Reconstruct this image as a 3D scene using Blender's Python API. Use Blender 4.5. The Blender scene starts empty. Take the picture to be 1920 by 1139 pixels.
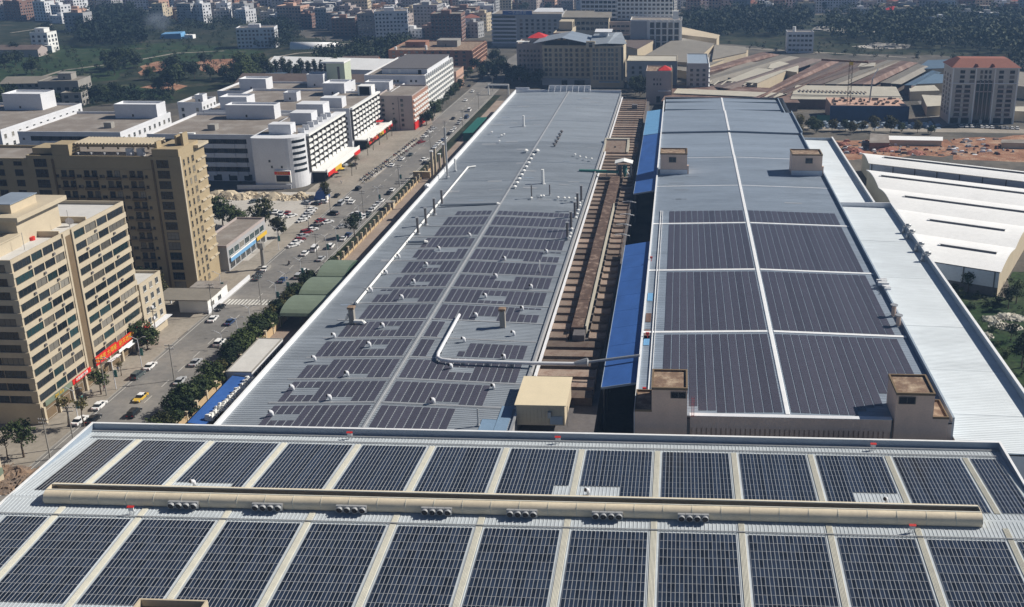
import bpy, math, random
from mathutils import Vector, Matrix
sc = bpy.context.scene
col = sc.collection
R = random.Random(11)

# ------------------------------------------------------------------ camera
F, PX, PY, PITCH, YAW, ROLL, CAMH = 1904.807, 1186.244, 452.962, 0.3187063, -0.0467823, -0.0015902, 118.0
_cp, _sp, _cy, _sy = math.cos(PITCH), math.sin(PITCH), math.cos(YAW), math.sin(YAW)
FW = Vector((_sy*_cp, _cy*_cp, -_sp)); _rt = Vector((_cy, -_sy, 0)); _up = _rt.cross(FW)
RT = math.cos(ROLL)*_rt + math.sin(ROLL)*_up; UP = -math.sin(ROLL)*_rt + math.cos(ROLL)*_up
cam = bpy.data.objects.new('camera', bpy.data.cameras.new('camera')); col.objects.link(cam)
m3 = Matrix((RT, UP, -FW)).transposed()
cam.matrix_world = Matrix.Translation((0, 0, CAMH)) @ m3.to_4x4()
cam.data.sensor_width = 36; cam.data.lens = 36*F/1920
cam.data.shift_x = (960-PX)/1920; cam.data.shift_y = -(569.5-PY)/1920
cam.data.clip_start = 1; cam.data.clip_end = 6000
sc.camera = cam

def P(px, py, z=0.0):
    """point at height z that the photograph shows at (px, py)"""
    d = FW + RT*((px-PX)/F) - UP*((py-PY)/F)
    t = (z-CAMH)/d.z
    return Vector((d.x*t, d.y*t, z))

# ------------------------------------------------------------------ sky, sun, exposure
SUN_AZ, SUN_EL = math.radians(20), math.radians(40)
w = bpy.data.worlds.new('World'); sc.world = w; w.use_nodes = True
nt = w.node_tree
sky = nt.nodes.new('ShaderNodeTexSky'); sky.sky_type = 'NISHITA'; sky.sun_disc = False
sky.sun_elevation = SUN_EL; sky.sun_rotation = math.pi/2 - SUN_AZ
sky.air_density = .6; sky.dust_density = .15; sky.ozone_density = 3.0
nt.links.new(sky.outputs[0], nt.nodes['Background'].inputs[0])
nt.nodes['Background'].inputs[1].default_value = 0.05
sl = bpy.data.lights.new('sun', 'SUN'); sl.energy = 5.0; sl.angle = math.radians(0.5); sl.color = (1.0, 0.94, 0.84)
so = bpy.data.objects.new('sun', sl); col.objects.link(so)
sdir = Vector((math.cos(SUN_AZ)*math.cos(SUN_EL), math.sin(SUN_AZ)*math.cos(SUN_EL), math.sin(SUN_EL)))
so.rotation_euler = (-sdir).to_track_quat('-Z', 'Y').to_euler(); so.location = (200, 200, 400)
sc.view_settings.view_transform = 'Standard'; sc.view_settings.look = 'None'
sc.view_settings.exposure = 0.22; sc.view_settings.gamma = 1.0; sc.view_settings.use_curve_mapping = False
sc.cycles.max_bounces = 5; sc.cycles.diffuse_bounces = 2; sc.cycles.glossy_bounces = 2
sc.cycles.transmission_bounces = 2; sc.cycles.volume_bounces = 0

# ------------------------------------------------------------------ helpers
class MB:
    """collects shapes into ONE mesh object"""
    def __init__(s): s.v = []; s.f = []; s.m = []; s.sm = False
    def poly(s, pts, m=0):
        n = len(s.v); s.v += [tuple(p) for p in pts]; s.f.append(tuple(range(n, n+len(pts)))); s.m.append(m); return s
    def hexa(s, p, m=0, faces='bnsewt', mt=None):
        n = len(s.v); s.v += [tuple(q) for q in p]
        F_ = {'b': (0,3,2,1), 't': (4,5,6,7), 's': (0,1,5,4), 'e': (1,2,6,5), 'n': (2,3,7,6), 'w': (3,0,4,7)}
        for k in faces:
            s.f.append(tuple(n+i for i in F_[k])); s.m.append(mt if (k == 't' and mt is not None) else m)
        return s
    def box(s, x0, x1, y0, y1, z0, z1, m=0, faces='bnsewt', mt=None):
        return s.hexa([(x0,y0,z0),(x1,y0,z0),(x1,y1,z0),(x0,y1,z0),(x0,y0,z1),(x1,y0,z1),(x1,y1,z1),(x0,y1,z1)], m, faces, mt)
    def bar(s, a, b, w, m=0, h=None):
        a = Vector(a); b = Vector(b); d = (b-a)
        if d.length < 1e-6: return s
        d.normalize(); u = d.cross(Vector((0,0,1)))
        if u.length < 1e-3: u = Vector((1,0,0))
        u.normalize(); v = u.cross(d); u *= w/2; v *= (h or w)/2
        return s.hexa([a-u-v, a+u-v, b+u-v, b-u-v, a-u+v, a+u+v, b+u+v, b-u+v], m)
    def tube(s, a, b, r0, r1=None, n=7, m=0, cap=True):
        a = Vector(a); b = Vector(b); d = (b-a).normalized(); r1 = r0 if r1 is None else r1
        u = d.cross(Vector((0,0,1)))
        if u.length < 1e-3: u = Vector((1,0,0))
        u.normalize(); v = d.cross(u); k = len(s.v)
        for c, r in ((a, r0), (b, r1)):
            for i in range(n):
                t = 2*math.pi*i/n; s.v.append(tuple(c + u*(r*math.cos(t)) + v*(r*math.sin(t))))
        for i in range(n):
            j = (i+1) % n; s.f.append((k+i, k+j, k+n+j, k+n+i)); s.m.append(m)
        if cap:
            s.f.append(tuple(k+n+i for i in range(n))); s.m.append(m)
            s.f.append(tuple(k+i for i in reversed(range(n)))); s.m.append(m)
        return s
    def prism(s, pts, z0, z1, m=0, mt=None):
        k = len(s.v); n = len(pts)
        s.v += [(p[0], p[1], z0) for p in pts] + [(p[0], p[1], z1) for p in pts]
        for i in range(n):
            j = (i+1) % n; s.f.append((k+i, k+j, k+n+j, k+n+i)); s.m.append(m)
        s.f.append(tuple(range(k+n, k+2*n))); s.m.append(m if mt is None else mt); return s
    def extrude_x(s, prof, x0, x1, m=0, cap=True, open_=False):
        """profile of (y,z) swept along x"""
        k = len(s.v); n = len(prof)
        s.v += [(x0, p[0], p[1]) for p in prof] + [(x1, p[0], p[1]) for p in prof]
        for i in range(n - (1 if open_ else 0)):
            j = (i+1) % n; s.f.append((k+i, k+n+i, k+n+j, k+j)); s.m.append(m)
        if cap and not open_:
            s.f.append(tuple(range(k, k+n))); s.m.append(m); s.f.append(tuple(reversed(range(k+n, k+2*n)))); s.m.append(m)
        return s
    def mesh(s, name, mats):
        me = bpy.data.meshes.new(name); me.from_pydata(s.v, [], s.f)
        for q in mats: me.materials.append(q)
        if len(mats) > 1: me.polygons.foreach_set('material_index', s.m)
        if s.sm: me.polygons.foreach_set('use_smooth', [True]*len(s.f))
        me.update(); return me
    def build(s, name, mats, parent=None, world=True, kind=None, loc=None):
        if not isinstance(mats, (list, tuple)): mats = [mats]
        if parent is not None and world:
            L = parent_world(parent); s.v = [(a-L.x, b-L.y, c-L.z) for a, b, c in s.v]
        elif loc is not None:
            s.v = [(a-loc[0], b-loc[1], c-loc[2]) for a, b, c in s.v]
        o = bpy.data.objects.new(name, s.mesh(name, mats)); col.objects.link(o)
        if parent is not None: o.parent = parent
        elif loc is not None: o.location = loc
        if kind: o['kind'] = kind
        return o

def parent_world(o):
    L = o.location.copy()
    while o.parent is not None: o = o.parent; L += o.location
    return L
def tag(o, label, cat, group=None, kind=None):
    if label: o['label'] = label
    if cat: o['category'] = cat
    if group: o['group'] = group
    if kind: o['kind'] = kind
    return o
def thing(name, label, cat, loc=(0,0,0), rz=0, group=None):
    o = bpy.data.objects.new(name, None); col.objects.link(o); o.empty_display_size = .1
    o.location = loc; o.rotation_euler = (0, 0, rz)
    return tag(o, label, cat, group)
def inst(name, me, parent, loc, rz=0, scale=None):
    o = bpy.data.objects.new(name, me); col.objects.link(o); o.parent = parent; o.location = loc
    if rz: o.rotation_euler = (0, 0, rz)
    if scale: o.scale = scale
    return o
KIDS = {}
def dup(root, loc, rz=0, scale=1.0, label=None, group=None):
    if root not in KIDS: KIDS[root] = [(c, list(c.children)) for c in root.children]
    r = root.copy(); col.objects.link(r); r.location = loc; r.rotation_euler = (0, 0, rz)
    r.scale = (scale,)*3 if not isinstance(scale, tuple) else scale
    if label: r['label'] = label
    if group: r['group'] = group
    for c, gs in KIDS[root]:
        k = c.copy(); col.objects.link(k); k.parent = r
        for g in gs:
            q = g.copy(); col.objects.link(q); q.parent = k
    return r
ORD = ['first','second','third','fourth','fifth','sixth','seventh','eighth','ninth','tenth','eleventh','twelfth','thirteenth','fourteenth','fifteenth','sixteenth','seventeenth','eighteenth','nineteenth']
TENS = {2:'twent',3:'thirt',4:'fort',5:'fift',6:'sixt',7:'sevent',8:'eight',9:'ninet'}
def ordw(i):
    """1 -> first"""
    if i < 20: return ORD[i-1]
    t, u = divmod(i, 10)
    if t > 9: return 'hundred and ' + ordw(i-100) if i > 100 else 'hundredth'
    return TENS[t]+'ieth' if u == 0 else TENS[t]+'y-'+ORD[u-1]

# ------------------------------------------------------------------ materials
def mk(name, c, rough=.75, var=.12, scale=.35, fine=.08, metal=0.0, bump=0.0, spec=.4, c2=None, mix=.5, rnd=0.0, streak=None):
    """plain paint / concrete / metal with patchy wear; c2 = second colour laid on in noise patches"""
    m = bpy.data.materials.new(name); m.use_nodes = True; t = m.node_tree; N = t.nodes; Lk = t.links
    b = N['Principled BSDF']; b.inputs['Roughness'].default_value = rough; b.inputs['Metallic'].default_value = metal
    b.inputs['Specular IOR Level'].default_value = spec
    tc = N.new('ShaderNodeTexCoord'); src = tc.outputs['Object']
    if streak:
        mp = N.new('ShaderNodeMapping'); mp.inputs['Scale'].default_value = streak; Lk.new(src, mp.inputs[0]); src = mp.outputs[0]
    n1 = N.new('ShaderNodeTexNoise'); n1.inputs['Scale'].default_value = scale; n1.inputs['Detail'].default_value = 6; n1.inputs['Roughness'].default_value = .6
    Lk.new(src, n1.inputs['Vector'])
    n2 = N.new('ShaderNodeTexNoise'); n2.inputs['Scale'].default_value = scale*9; n2.inputs['Detail'].default_value = 4
    Lk.new(src, n2.inputs['Vector'])
    cur = None
    if c2:
        r = N.new('ShaderNodeValToRGB'); r.color_ramp.elements[0].position = mix-.12; r.color_ramp.elements[1].position = mix+.12
        r.color_ramp.elements[0].color = (*c, 1); r.color_ramp.elements[1].color = (*c2, 1)
        Lk.new(n1.outputs[0], r.inputs[0]); cur = r.outputs[0]
    def mul(cur, nout, amt):
        mr = N.new('ShaderNodeMapRange'); mr.inputs['From Min'].default_value = .25; mr.inputs['From Max'].default_value = .75
        mr.inputs['To Min'].default_value = 1-amt; mr.inputs['To Max'].default_value = 1+amt; Lk.new(nout, mr.inputs[0])
        mx = N.new('ShaderNodeVectorMath'); mx.operation = 'SCALE'
        if cur is None: mx.inputs[0].default_value = c
        else: Lk.new(cur, mx.inputs[0])
        Lk.new(mr.outputs[0], mx.inputs['Scale']); return mx.outputs[0]
    if var: cur = mul(cur, n1.outputs[0], var)
    if fine: cur = mul(cur, n2.outputs[0], fine)
    if rnd:
        oi = N.new('ShaderNodeObjectInfo'); mr = N.new('ShaderNodeMapRange')
        mr.inputs['To Min'].default_value = 1-rnd; mr.inputs['To Max'].default_value = 1+rnd; Lk.new(oi.outputs['Random'], mr.inputs[0])
        mx = N.new('ShaderNodeVectorMath'); mx.operation = 'SCALE'
        if cur is None: mx.inputs[0].default_value = c
        else: Lk.new(cur, mx.inputs[0])
        Lk.new(mr.outputs[0], mx.inputs['Scale']); cur = mx.outputs[0]
    if cur is not None: Lk.new(cur, b.inputs['Base Color'])
    else: b.inputs['Base Color'].default_value = (*c, 1)
    if bump:
        bp = N.new('ShaderNodeBump'); bp.inputs['Strength'].default_value = bump; bp.inputs['Distance'].default_value = .05
        Lk.new(n2.outputs[0], bp.inputs['Height']); Lk.new(bp.outputs[0], b.inputs['Normal'])
    return m

M = {}
M['roof_b'] = mk('grey metal roof sheet', (.25,.28,.315), .5, .20, .10, .10, streak=(.3,1.4,1), spec=.5)
M['roof_c'] = mk('blue grey metal roof sheet', (.23,.275,.335), .5, .16, .08, .10, streak=(.3,1.4,1), spec=.5)
M['roof_b2'] = mk('replaced grey roof sheet', (.31,.325,.345), .5, .12, .2, .08)
M['roof_c2'] = mk('replaced blue grey roof sheet', (.20,.235,.285), .5, .12, .2, .08)
M['blue_pale'] = mk('washed blue sheet', (.18,.27,.38), .5, .12, .3, .08)
M['roof_near'] = mk('pale metal roof sheet', (.46,.50,.53), .45, .10, .15, .08, spec=.5)
M['roof_lean'] = mk('white blue metal roof sheet', (.68,.73,.76), .5, .10, .08, .07, streak=(.3,1.2,1))
M['roof_white'] = mk('bright white roof sheet', (.87,.87,.86), .5, .06, .08, .05)
M['trim_white'] = mk('white painted flashing', (.78,.79,.80), .5, .08, .5, .05)
M['trim_grey'] = mk('grey blue parapet sheet', (.30,.36,.43), .45, .10, .3, .06, spec=.5)
M['strip_cream'] = mk('cream fibreglass roof light', (.58,.565,.49), .5, .10, .5, .08)
M['beige_sheet'] = mk('weathered beige sheet', (.72,.62,.46), .6, .12, .2, .08, streak=(1,1,3))
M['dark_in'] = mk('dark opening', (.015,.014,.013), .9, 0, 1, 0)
M['hollow_dark'] = mk('dark brown hollow', (.06,.045,.035), .9, .2, .6, .1)  # near-black brown on throat, fan insides, vent mouths and stair head roof
M['tile_wall'] = mk('brown grey tiled wall', (.70,.51,.40), .6, .10, .3, .08)
M['brown_roof'] = mk('stained brown screed', (.20,.13,.09), .9, .25, .5, .25, c2=(.36,.28,.2), mix=.56)
M['rust_slab'] = mk('rust stained slab', (.235,.18,.145), .9, .28, .5, .3, c2=(.13,.085,.065), mix=.56, rnd=.5)
M['rust_duct'] = mk('rust flaked duct', (.10,.062,.046), .85, .3, .6, .3, c2=(.26,.19,.15), mix=.62)
M['blue_roof'] = mk('cobalt blue roof sheet', (.035,.105,.33), .5, .18, .2, .07, streak=(1,.5,1), spec=.4)
M['blue_light'] = mk('faded blue roof sheet', (.16,.36,.60), .45, .08, .2, .07)
M['steel'] = mk('galvanised steel', (.42,.43,.44), .4, .12, 1, .08, metal=.4)
M['pipe_dark'] = mk('sooty steel pipe', (.13,.12,.12), .6, .2, 1, .1)
M['white'] = mk('white paint', (.80,.80,.78), .55, .04, .3, .04)
M['white_dirty'] = mk('grimy white paint', (.66,.67,.70), .7, .08, .15, .06)
M['grey_wall'] = mk('grey render', (.36,.36,.37), .8, .08, .2, .06)
M['pinkgrey_wall'] = mk('pinkish grey render', (.40,.34,.32), .8, .08, .2, .06)
M['cream'] = mk('cream tile cladding', (.50,.43,.32), .6, .09, .2, .05)
M['tan'] = mk('tan tile cladding', (.37,.295,.185), .65, .07, .2, .06)
M['tan_dark'] = mk('brown pilaster cladding', (.17,.12,.07), .7, .1, .3, .06)
M['beige'] = mk('beige render', (.52,.44,.32), .75, .08, .2, .06)
M['brick'] = mk('red brown brickwork', (.30,.15,.10), .85, .12, .4, .12)
M['pink'] = mk('salmon render', (.52,.33,.25), .8, .1, .3, .06)
M['red'] = mk('red paint', (.55,.03,.025), .55, .06, .4, .05)
M['redsign'] = mk('red sign board', (.62,.02,.015), .5, .05, .4, .03)
M['yellow'] = mk('yellow paint', (.65,.42,.04), .5, .05, .4, .03)
M['green'] = mk('green canopy sheet', (.055,.10,.065), .6, .12, .3, .08)
M['green_lt'] = mk('faded green canopy sheet', (.16,.20,.15), .6, .12, .3, .08)
M['teal'] = mk('teal machine paint', (.06,.22,.20), .55, .1, .5, .06)
M['teal_roof'] = mk('dark teal roof sheet', (.02,.13,.10), .5, .1, .3, .06)
M['conc'] = mk('bare concrete', (.29,.275,.25), .85, .12, .25, .1)
M['conc_roof'] = mk('dusty flat roof', (.22,.19,.165), .9, .14, .12, .10, c2=(.28,.26,.24), mix=.6)
M['pale_roof'] = mk('pale tiled flat roof', (.55,.54,.52), .8, .10, .3, .06)
M['brick_far'] = mk('dull red brickwork', (.22,.13,.105), .85, .12, .4, .12)
M['orange_brick'] = mk('sandy brick wall', (.50,.36,.21), .85, .1, .5, .1)
M['glass'] = mk('dark window glass', (.018,.024,.03), .12, 0, 1, 0, spec=.6, rnd=.5)
M['curtain'] = mk('curtained window glass', (.16,.15,.13), .25, .2, 3, 0, spec=.6, rnd=.6)
M['glass_teal'] = mk('green tinted window glass', (.02,.045,.05), .12, 0, 1, 0, spec=.6, rnd=.5)
M['frame'] = mk('pale window frame', (.55,.55,.53), .5, .05, 1, 0)
M['frame_dk'] = mk('dark window frame', (.10,.09,.08), .5, .05, 1, 0)
M['black'] = mk('black rubber', (.015,.015,.016), .7, 0, 1, 0)
M['wood'] = mk('timber', (.17,.10,.06), .8, .2, 2, .1)
M['shed_rust'] = mk('rusty shed roof', (.15,.085,.065), .8, .25, .12, .18, c2=(.22,.155,.13), mix=.55, rnd=.18)
M['shed_brown'] = mk('brown corrugated roof', (.145,.112,.098), .8, .25, .12, .18, c2=(.09,.065,.06), mix=.55, rnd=.2)
M['shed_grey'] = mk('grey brown sheet roof', (.215,.195,.165), .75, .15, .12, .1, rnd=.15)
M['shed_cream'] = mk('cream sheet roof', (.45,.42,.35), .7, .12, .15, .08, rnd=.1)
M['shed_blue'] = mk('faded blue shed roof', (.10,.16,.23), .6, .15, .15, .08, rnd=.15)
M['fieldbrick'] = mk('terracotta roof tiles', (.27,.10,.07), .8, .12, .5, .12)

def mk_ground(name, cols, scale, rough=.95, fine=.15):
    m = bpy.data.materials.new(name); m.use_nodes = True; t = m.node_tree; N = t.nodes; Lk = t.links
    b = N['Principled BSDF']; b.inputs['Roughness'].default_value = rough; b.inputs['Specular IOR Level'].default_value = .2
    tc = N.new('ShaderNodeTexCoord')
    n = N.new('ShaderNodeTexNoise'); n.inputs['Scale'].default_value = scale; n.inputs['Detail'].default_value = 8; n.inputs['Roughness'].default_value = .65
    Lk.new(tc.outputs['Object'], n.inputs['Vector'])
    r = N.new('ShaderNodeValToRGB'); e = r.color_ramp.elements
    k = len(cols); e[0].position = .3; e[0].color = (*cols[0], 1); e[1].position = .7; e[1].color = (*cols[-1], 1)
    for i in range(1, k-1):
        q = e.new(.3 + .4*i/(k-1)); q.color = (*cols[i], 1)
    Lk.new(n.outputs[0], r.inputs[0])
    n2 = N.new('ShaderNodeTexNoise'); n2.inputs['Scale'].default_value = scale*14; n2.inputs['Detail'].default_value = 5
    Lk.new(tc.outputs['Object'], n2.inputs['Vector'])
    mr = N.new('ShaderNodeMapRange'); mr.inputs['From Min'].default_value = .3; mr.inputs['From Max'].default_value = .7
    mr.inputs['To Min'].default_value = 1-fine; mr.inputs['To Max'].default_value = 1+fine; Lk.new(n2.outputs[0], mr.inputs[0])
    v = N.new('ShaderNodeVectorMath'); v.operation = 'SCALE'; Lk.new(r.outputs[0], v.inputs[0]); Lk.new(mr.outputs[0], v.inputs['Scale'])
    Lk.new(v.outputs[0], b.inputs['Base Color']); return m
M['earth'] = mk_ground('dusty city ground', [(.06,.058,.052),(.10,.092,.08),(.17,.15,.125)], .03)
M['grass'] = mk_ground('rough green field', [(.010,.026,.009),(.018,.042,.012),(.032,.05,.018),(.10,.09,.06)], .06, fine=.55)
M['scrub'] = mk_ground('dark scrub', [(.008,.017,.007),(.020,.028,.013),(.075,.066,.045)], .05, fine=.55)
M['redearth'] = mk_ground('red bare earth', [(.16,.075,.045),(.30,.155,.095),(.44,.33,.24)], .11, fine=.45)
M['asphalt'] = mk_ground('worn asphalt', [(.145,.141,.136),(.19,.182,.173),(.27,.25,.225)], .05, fine=.1)
M['apron'] = mk_ground('dusty concrete apron', [(.22,.195,.165),(.285,.255,.215),(.345,.31,.265)], .06, fine=.12)
M['lot'] = mk_ground('pale concrete lot', [(.36,.34,.30),(.46,.43,.39),(.52,.50,.46)], .05, fine=.08)
M['paving'] = mk_ground('pink grey paving', [(.24,.185,.15),(.29,.23,.19),(.34,.28,.24)], .08, fine=.12)
M['yard'] = mk_ground('dark factory yard', [(.03,.03,.032),(.05,.05,.05),(.07,.068,.065)], .08, fine=.12)
M['marking'] = mk('worn road paint', (.62,.61,.57), .7, .2, 2, .2)

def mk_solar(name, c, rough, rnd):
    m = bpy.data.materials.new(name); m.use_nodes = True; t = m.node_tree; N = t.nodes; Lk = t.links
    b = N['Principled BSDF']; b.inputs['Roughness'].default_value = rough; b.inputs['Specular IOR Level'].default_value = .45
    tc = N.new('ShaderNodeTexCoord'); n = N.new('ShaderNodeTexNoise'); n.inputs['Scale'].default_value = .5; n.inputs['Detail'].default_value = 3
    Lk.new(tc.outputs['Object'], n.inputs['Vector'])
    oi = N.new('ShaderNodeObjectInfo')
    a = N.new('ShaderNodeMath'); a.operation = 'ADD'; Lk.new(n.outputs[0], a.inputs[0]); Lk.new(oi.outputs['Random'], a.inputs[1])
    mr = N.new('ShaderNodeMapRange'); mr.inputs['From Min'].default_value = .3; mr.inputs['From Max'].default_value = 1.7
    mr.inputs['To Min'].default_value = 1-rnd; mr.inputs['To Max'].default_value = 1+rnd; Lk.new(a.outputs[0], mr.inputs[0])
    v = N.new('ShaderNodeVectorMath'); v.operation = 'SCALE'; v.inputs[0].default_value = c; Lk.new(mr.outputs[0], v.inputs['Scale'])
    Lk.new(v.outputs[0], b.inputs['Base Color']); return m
M['rubble'] = mk('brown rubble', (.27,.18,.12), .95, .3, .5, .3, c2=(.14,.11,.09), mix=.5)
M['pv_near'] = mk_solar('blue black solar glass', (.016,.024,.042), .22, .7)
M['pv_far'] = mk_solar('solar glass with painted sky sheen', (.066,.063,.083), .35, .2)  # sky reflected at grazing angle is painted into this violet grey base colour
M['pv_frame'] = mk('aluminium module frame', (.43,.44,.46), .45, .05, 1, 0)

def mk_leaf(name, c, c2):
    m = bpy.data.materials.new(name); m.use_nodes = True; t = m.node_tree; N = t.nodes; Lk = t.links
    b = N['Principled BSDF']; b.inputs['Roughness'].default_value = .7; b.inputs['Specular IOR Level'].default_value = .2
    tc = N.new('ShaderNodeTexCoord'); n = N.new('ShaderNodeTexNoise'); n.inputs['Scale'].default_value = .9; n.inputs['Detail'].default_value = 4
    Lk.new(tc.outputs['Object'], n.inputs['Vector'])
    oi = N.new('ShaderNodeObjectInfo'); mr = N.new('ShaderNodeMapRange'); mr.inputs['To Min'].default_value = -.32; mr.inputs['To Max'].default_value = .36
    Lk.new(oi.outputs['Random'], mr.inputs[0])
    a = N.new('ShaderNodeMath'); a.operation = 'ADD'; Lk.new(n.outputs[0], a.inputs[0]); Lk.new(mr.outputs[0], a.inputs[1])
    r = N.new('ShaderNodeValToRGB'); r.color_ramp.elements[0].position = .3; r.color_ramp.elements[1].position = .75
    r.color_ramp.elements[0].color = (*c, 1); r.color_ramp.elements[1].color = (*c2, 1); Lk.new(a.outputs[0], r.inputs[0])
    Lk.new(r.outputs[0], b.inputs['Base Color']); return m
M['leaf'] = mk_leaf('dark green leaves', (.014,.027,.010), (.062,.085,.025))
M['leaf_olive'] = mk_leaf('olive leaves', (.04,.045,.015), (.11,.095,.03))
M['leaf_far'] = mk_leaf('distant leaves', (.008,.018,.010), (.034,.048,.020))
M['bark'] = mk('bark', (.10,.075,.055), .9, .2, 2, .2)
def Q(px, py, Y):
    """point on the plane y = Y that the photograph shows at (px, py)"""
    d = FW + RT*((px-PX)/F) - UP*((py-PY)/F); t = Y/d.y
    return Vector((d.x*t, Y, CAMH + d.z*t))

# ------------------------------------------------------------------ ground, roads, fields
def sheet(name, pts, m, z, kind='structure', label=None, cat=None):
    mb = MB(); mb.poly([(p[0], p[1], z) for p in pts]); o = mb.build(name, m); o['kind'] = kind
    if label: o['label'] = label
    return o
def rough_poly(pts, amp, step=14.0):
    out = []
    for i in range(len(pts)):
        a = Vector(pts[i][:2]); b = Vector(pts[(i+1) % len(pts)][:2]); n = max(1, int((b-a).length/step))
        d = (b-a).normalized(); nrm = Vector((-d.y, d.x))
        for k in range(n):
            q = a.lerp(b, k/n) + nrm*R.uniform(-amp, amp); out.append(q)
    return out
sheet('ground', [(-1700,-240),(1700,-240),(1700,1850),(-1700,1850)], M['earth'], 0)
# green fields beyond the white factories, scrub, red earth
sheet('field', rough_poly([P(-60,205),P(-80,20),P(300,22),P(480,26),P(520,62),P(640,80),P(772,86),P(772,125),P(640,120),P(480,150),P(350,190),P(150,200)], 12), M['scrub'], .006)
sheet('field', rough_poly([P(-40,165),P(-40,110),P(85,88),P(330,80),P(480,98),P(470,110),P(240,125),P(215,150),P(150,158)], 9), M['grass'], .02)
sheet('field', rough_poly([P(130,170),P(230,160),P(340,168),P(330,185),P(150,190)], 6), M['grass'], .02)
sheet('field', rough_poly([P(170,70),P(200,30),P(430,22),P(480,60),P(430,85),P(330,82)], 10), M['scrub'], .012)
sheet('field', rough_poly([P(500,95),P(520,80),P(700,78),P(770,92),P(700,110),P(560,110)], 8), M['scrub'], .012)
sheet('earth_patch', rough_poly([P(370,128),P(385,112),P(450,110),P(458,128),P(420,140)], 6), M['redearth'], .03)
sheet('earth_patch', rough_poly([P(265,125),P(300,115),P(330,122),P(300,132),P(265,142)], 4), M['redearth'], .03)
sheet('earth_patch', rough_poly([P(270,165),P(310,153),P(360,162),P(330,170)], 4), M['redearth'], .03)
sheet('earth_patch', rough_poly([P(1562,300),P(1556,266),P(1600,262),P(1770,262),P(1790,290),P(1700,296)], 4, 8), M['redearth'], .03)
sheet('earth_patch', rough_poly([P(1790,300),P(1780,262),P(1990,252),P(1990,305)], 3, 9), M['redearth'], .025)
sheet('field', rough_poly([(83,80),(320,80),(320,300),(150,330),(112,330),(104,303),(84,311)], 3, 9), M['grass'], .02)
sheet('field', rough_poly([P(1280,62),P(1330,30),P(2000,25),P(2000,120),P(1760,105),P(1560,105),P(1460,90),P(1330,80)], 12, 20), M['scrub'], .012)
# main road, kerbs, pavements
sheet('road', [(-143,150),(-122.4,150),(-122.4,680),(-128,760),(-121,900),(-100,1100),(-114,1100),(-136,900),(-143,760),(-143,680)], M['asphalt'], .03)
sheet('pavement', [(-166,140),(-143.3,140),(-143.3,600),(-160,600)], M['apron'], .026)
sheet('parking_lot', [(-205,312),(-166.2,312),(-160,330),(-150.5,330),(-150.5,420),(-205,418)], M['lot'], .034)
mb = MB()
for y in range(160, 690, 9): mb.box(-133.07,-132.93,y,y+4,.034,.036, faces='t')
for x in (-142.2,-123.2): mb.box(x-.07,x+.07,150,680,.034,.036, faces='t')
for y in (287,288.6):
    pass
for i in range(17): mb.box(-141.6+i*1.1,-141.05+i*1.1,289,293.5,.038,.040, faces='t')
mb.build('road_marking', M['marking'])['kind'] = 'structure'
mb = MB(); mb.box(-122.4,-122.15,150,660,0,.14); mb.box(-143.3,-143.05,150,262,0,.13); mb.box(-143.3,-143.05,268,600,0,.13)
mb.build('kerb', M['conc'])['kind'] = 'structure'
sheet('verge', [(-122.1,150),(-117.4,150),(-117.4,660),(-122.1,660)], M['scrub'], .05)
sheet('yard_path', [(-117,232),(-99.4,232),(-99.4,640),(-117,640)], M['paving'], .03)
sheet('alley', [(-18,190),(-8.7,190),(-8.7,640),(-18,640)], M['yard'], .03)
sheet('side_road', [P(1720,190),P(1745,185),P(1800,232),P(1760,240)], M['asphalt'], .032)
sheet('side_road', [P(1500,238),P(1500,244),P(2000,252),P(2000,243)], M['apron'], .03)

sheet('forecourt', [(-150,430),(-143.2,430),(-138.6,440),(-138.2,555),(-143.2,575),(-150,570)], M['apron'], .036)
sheet('forecourt_strip', [(-141.2,446),(-139.2,446),(-138.9,520),(-140.9,520)], M['lot'], .042)
# haze: one closed box of thin even air round the camera and everything built
mb = MB(); mb.box(-1750,1750,-260,1900,-1.0,122.0)
hz = mb.build('haze', bpy.data.materials.new('thin blue air')); hz['kind'] = 'stuff'
hm = hz.data.materials[0]; hm.use_nodes = True; t = hm.node_tree
for n in list(t.nodes):
    if n.type == 'BSDF_PRINCIPLED': t.nodes.remove(n)
pv = t.nodes.new('ShaderNodeVolumePrincipled'); pv.inputs['Color'].default_value = (.36,.6,1.0,1); pv.inputs['Density'].default_value = .00017
pv.inputs['Anisotropy'].default_value = .1
outn = [n for n in t.nodes if n.type == 'OUTPUT_MATERIAL'][0]; t.links.new(pv.outputs[0], outn.inputs['Volume'])
hz.display_type = 'WIRE'

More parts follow.
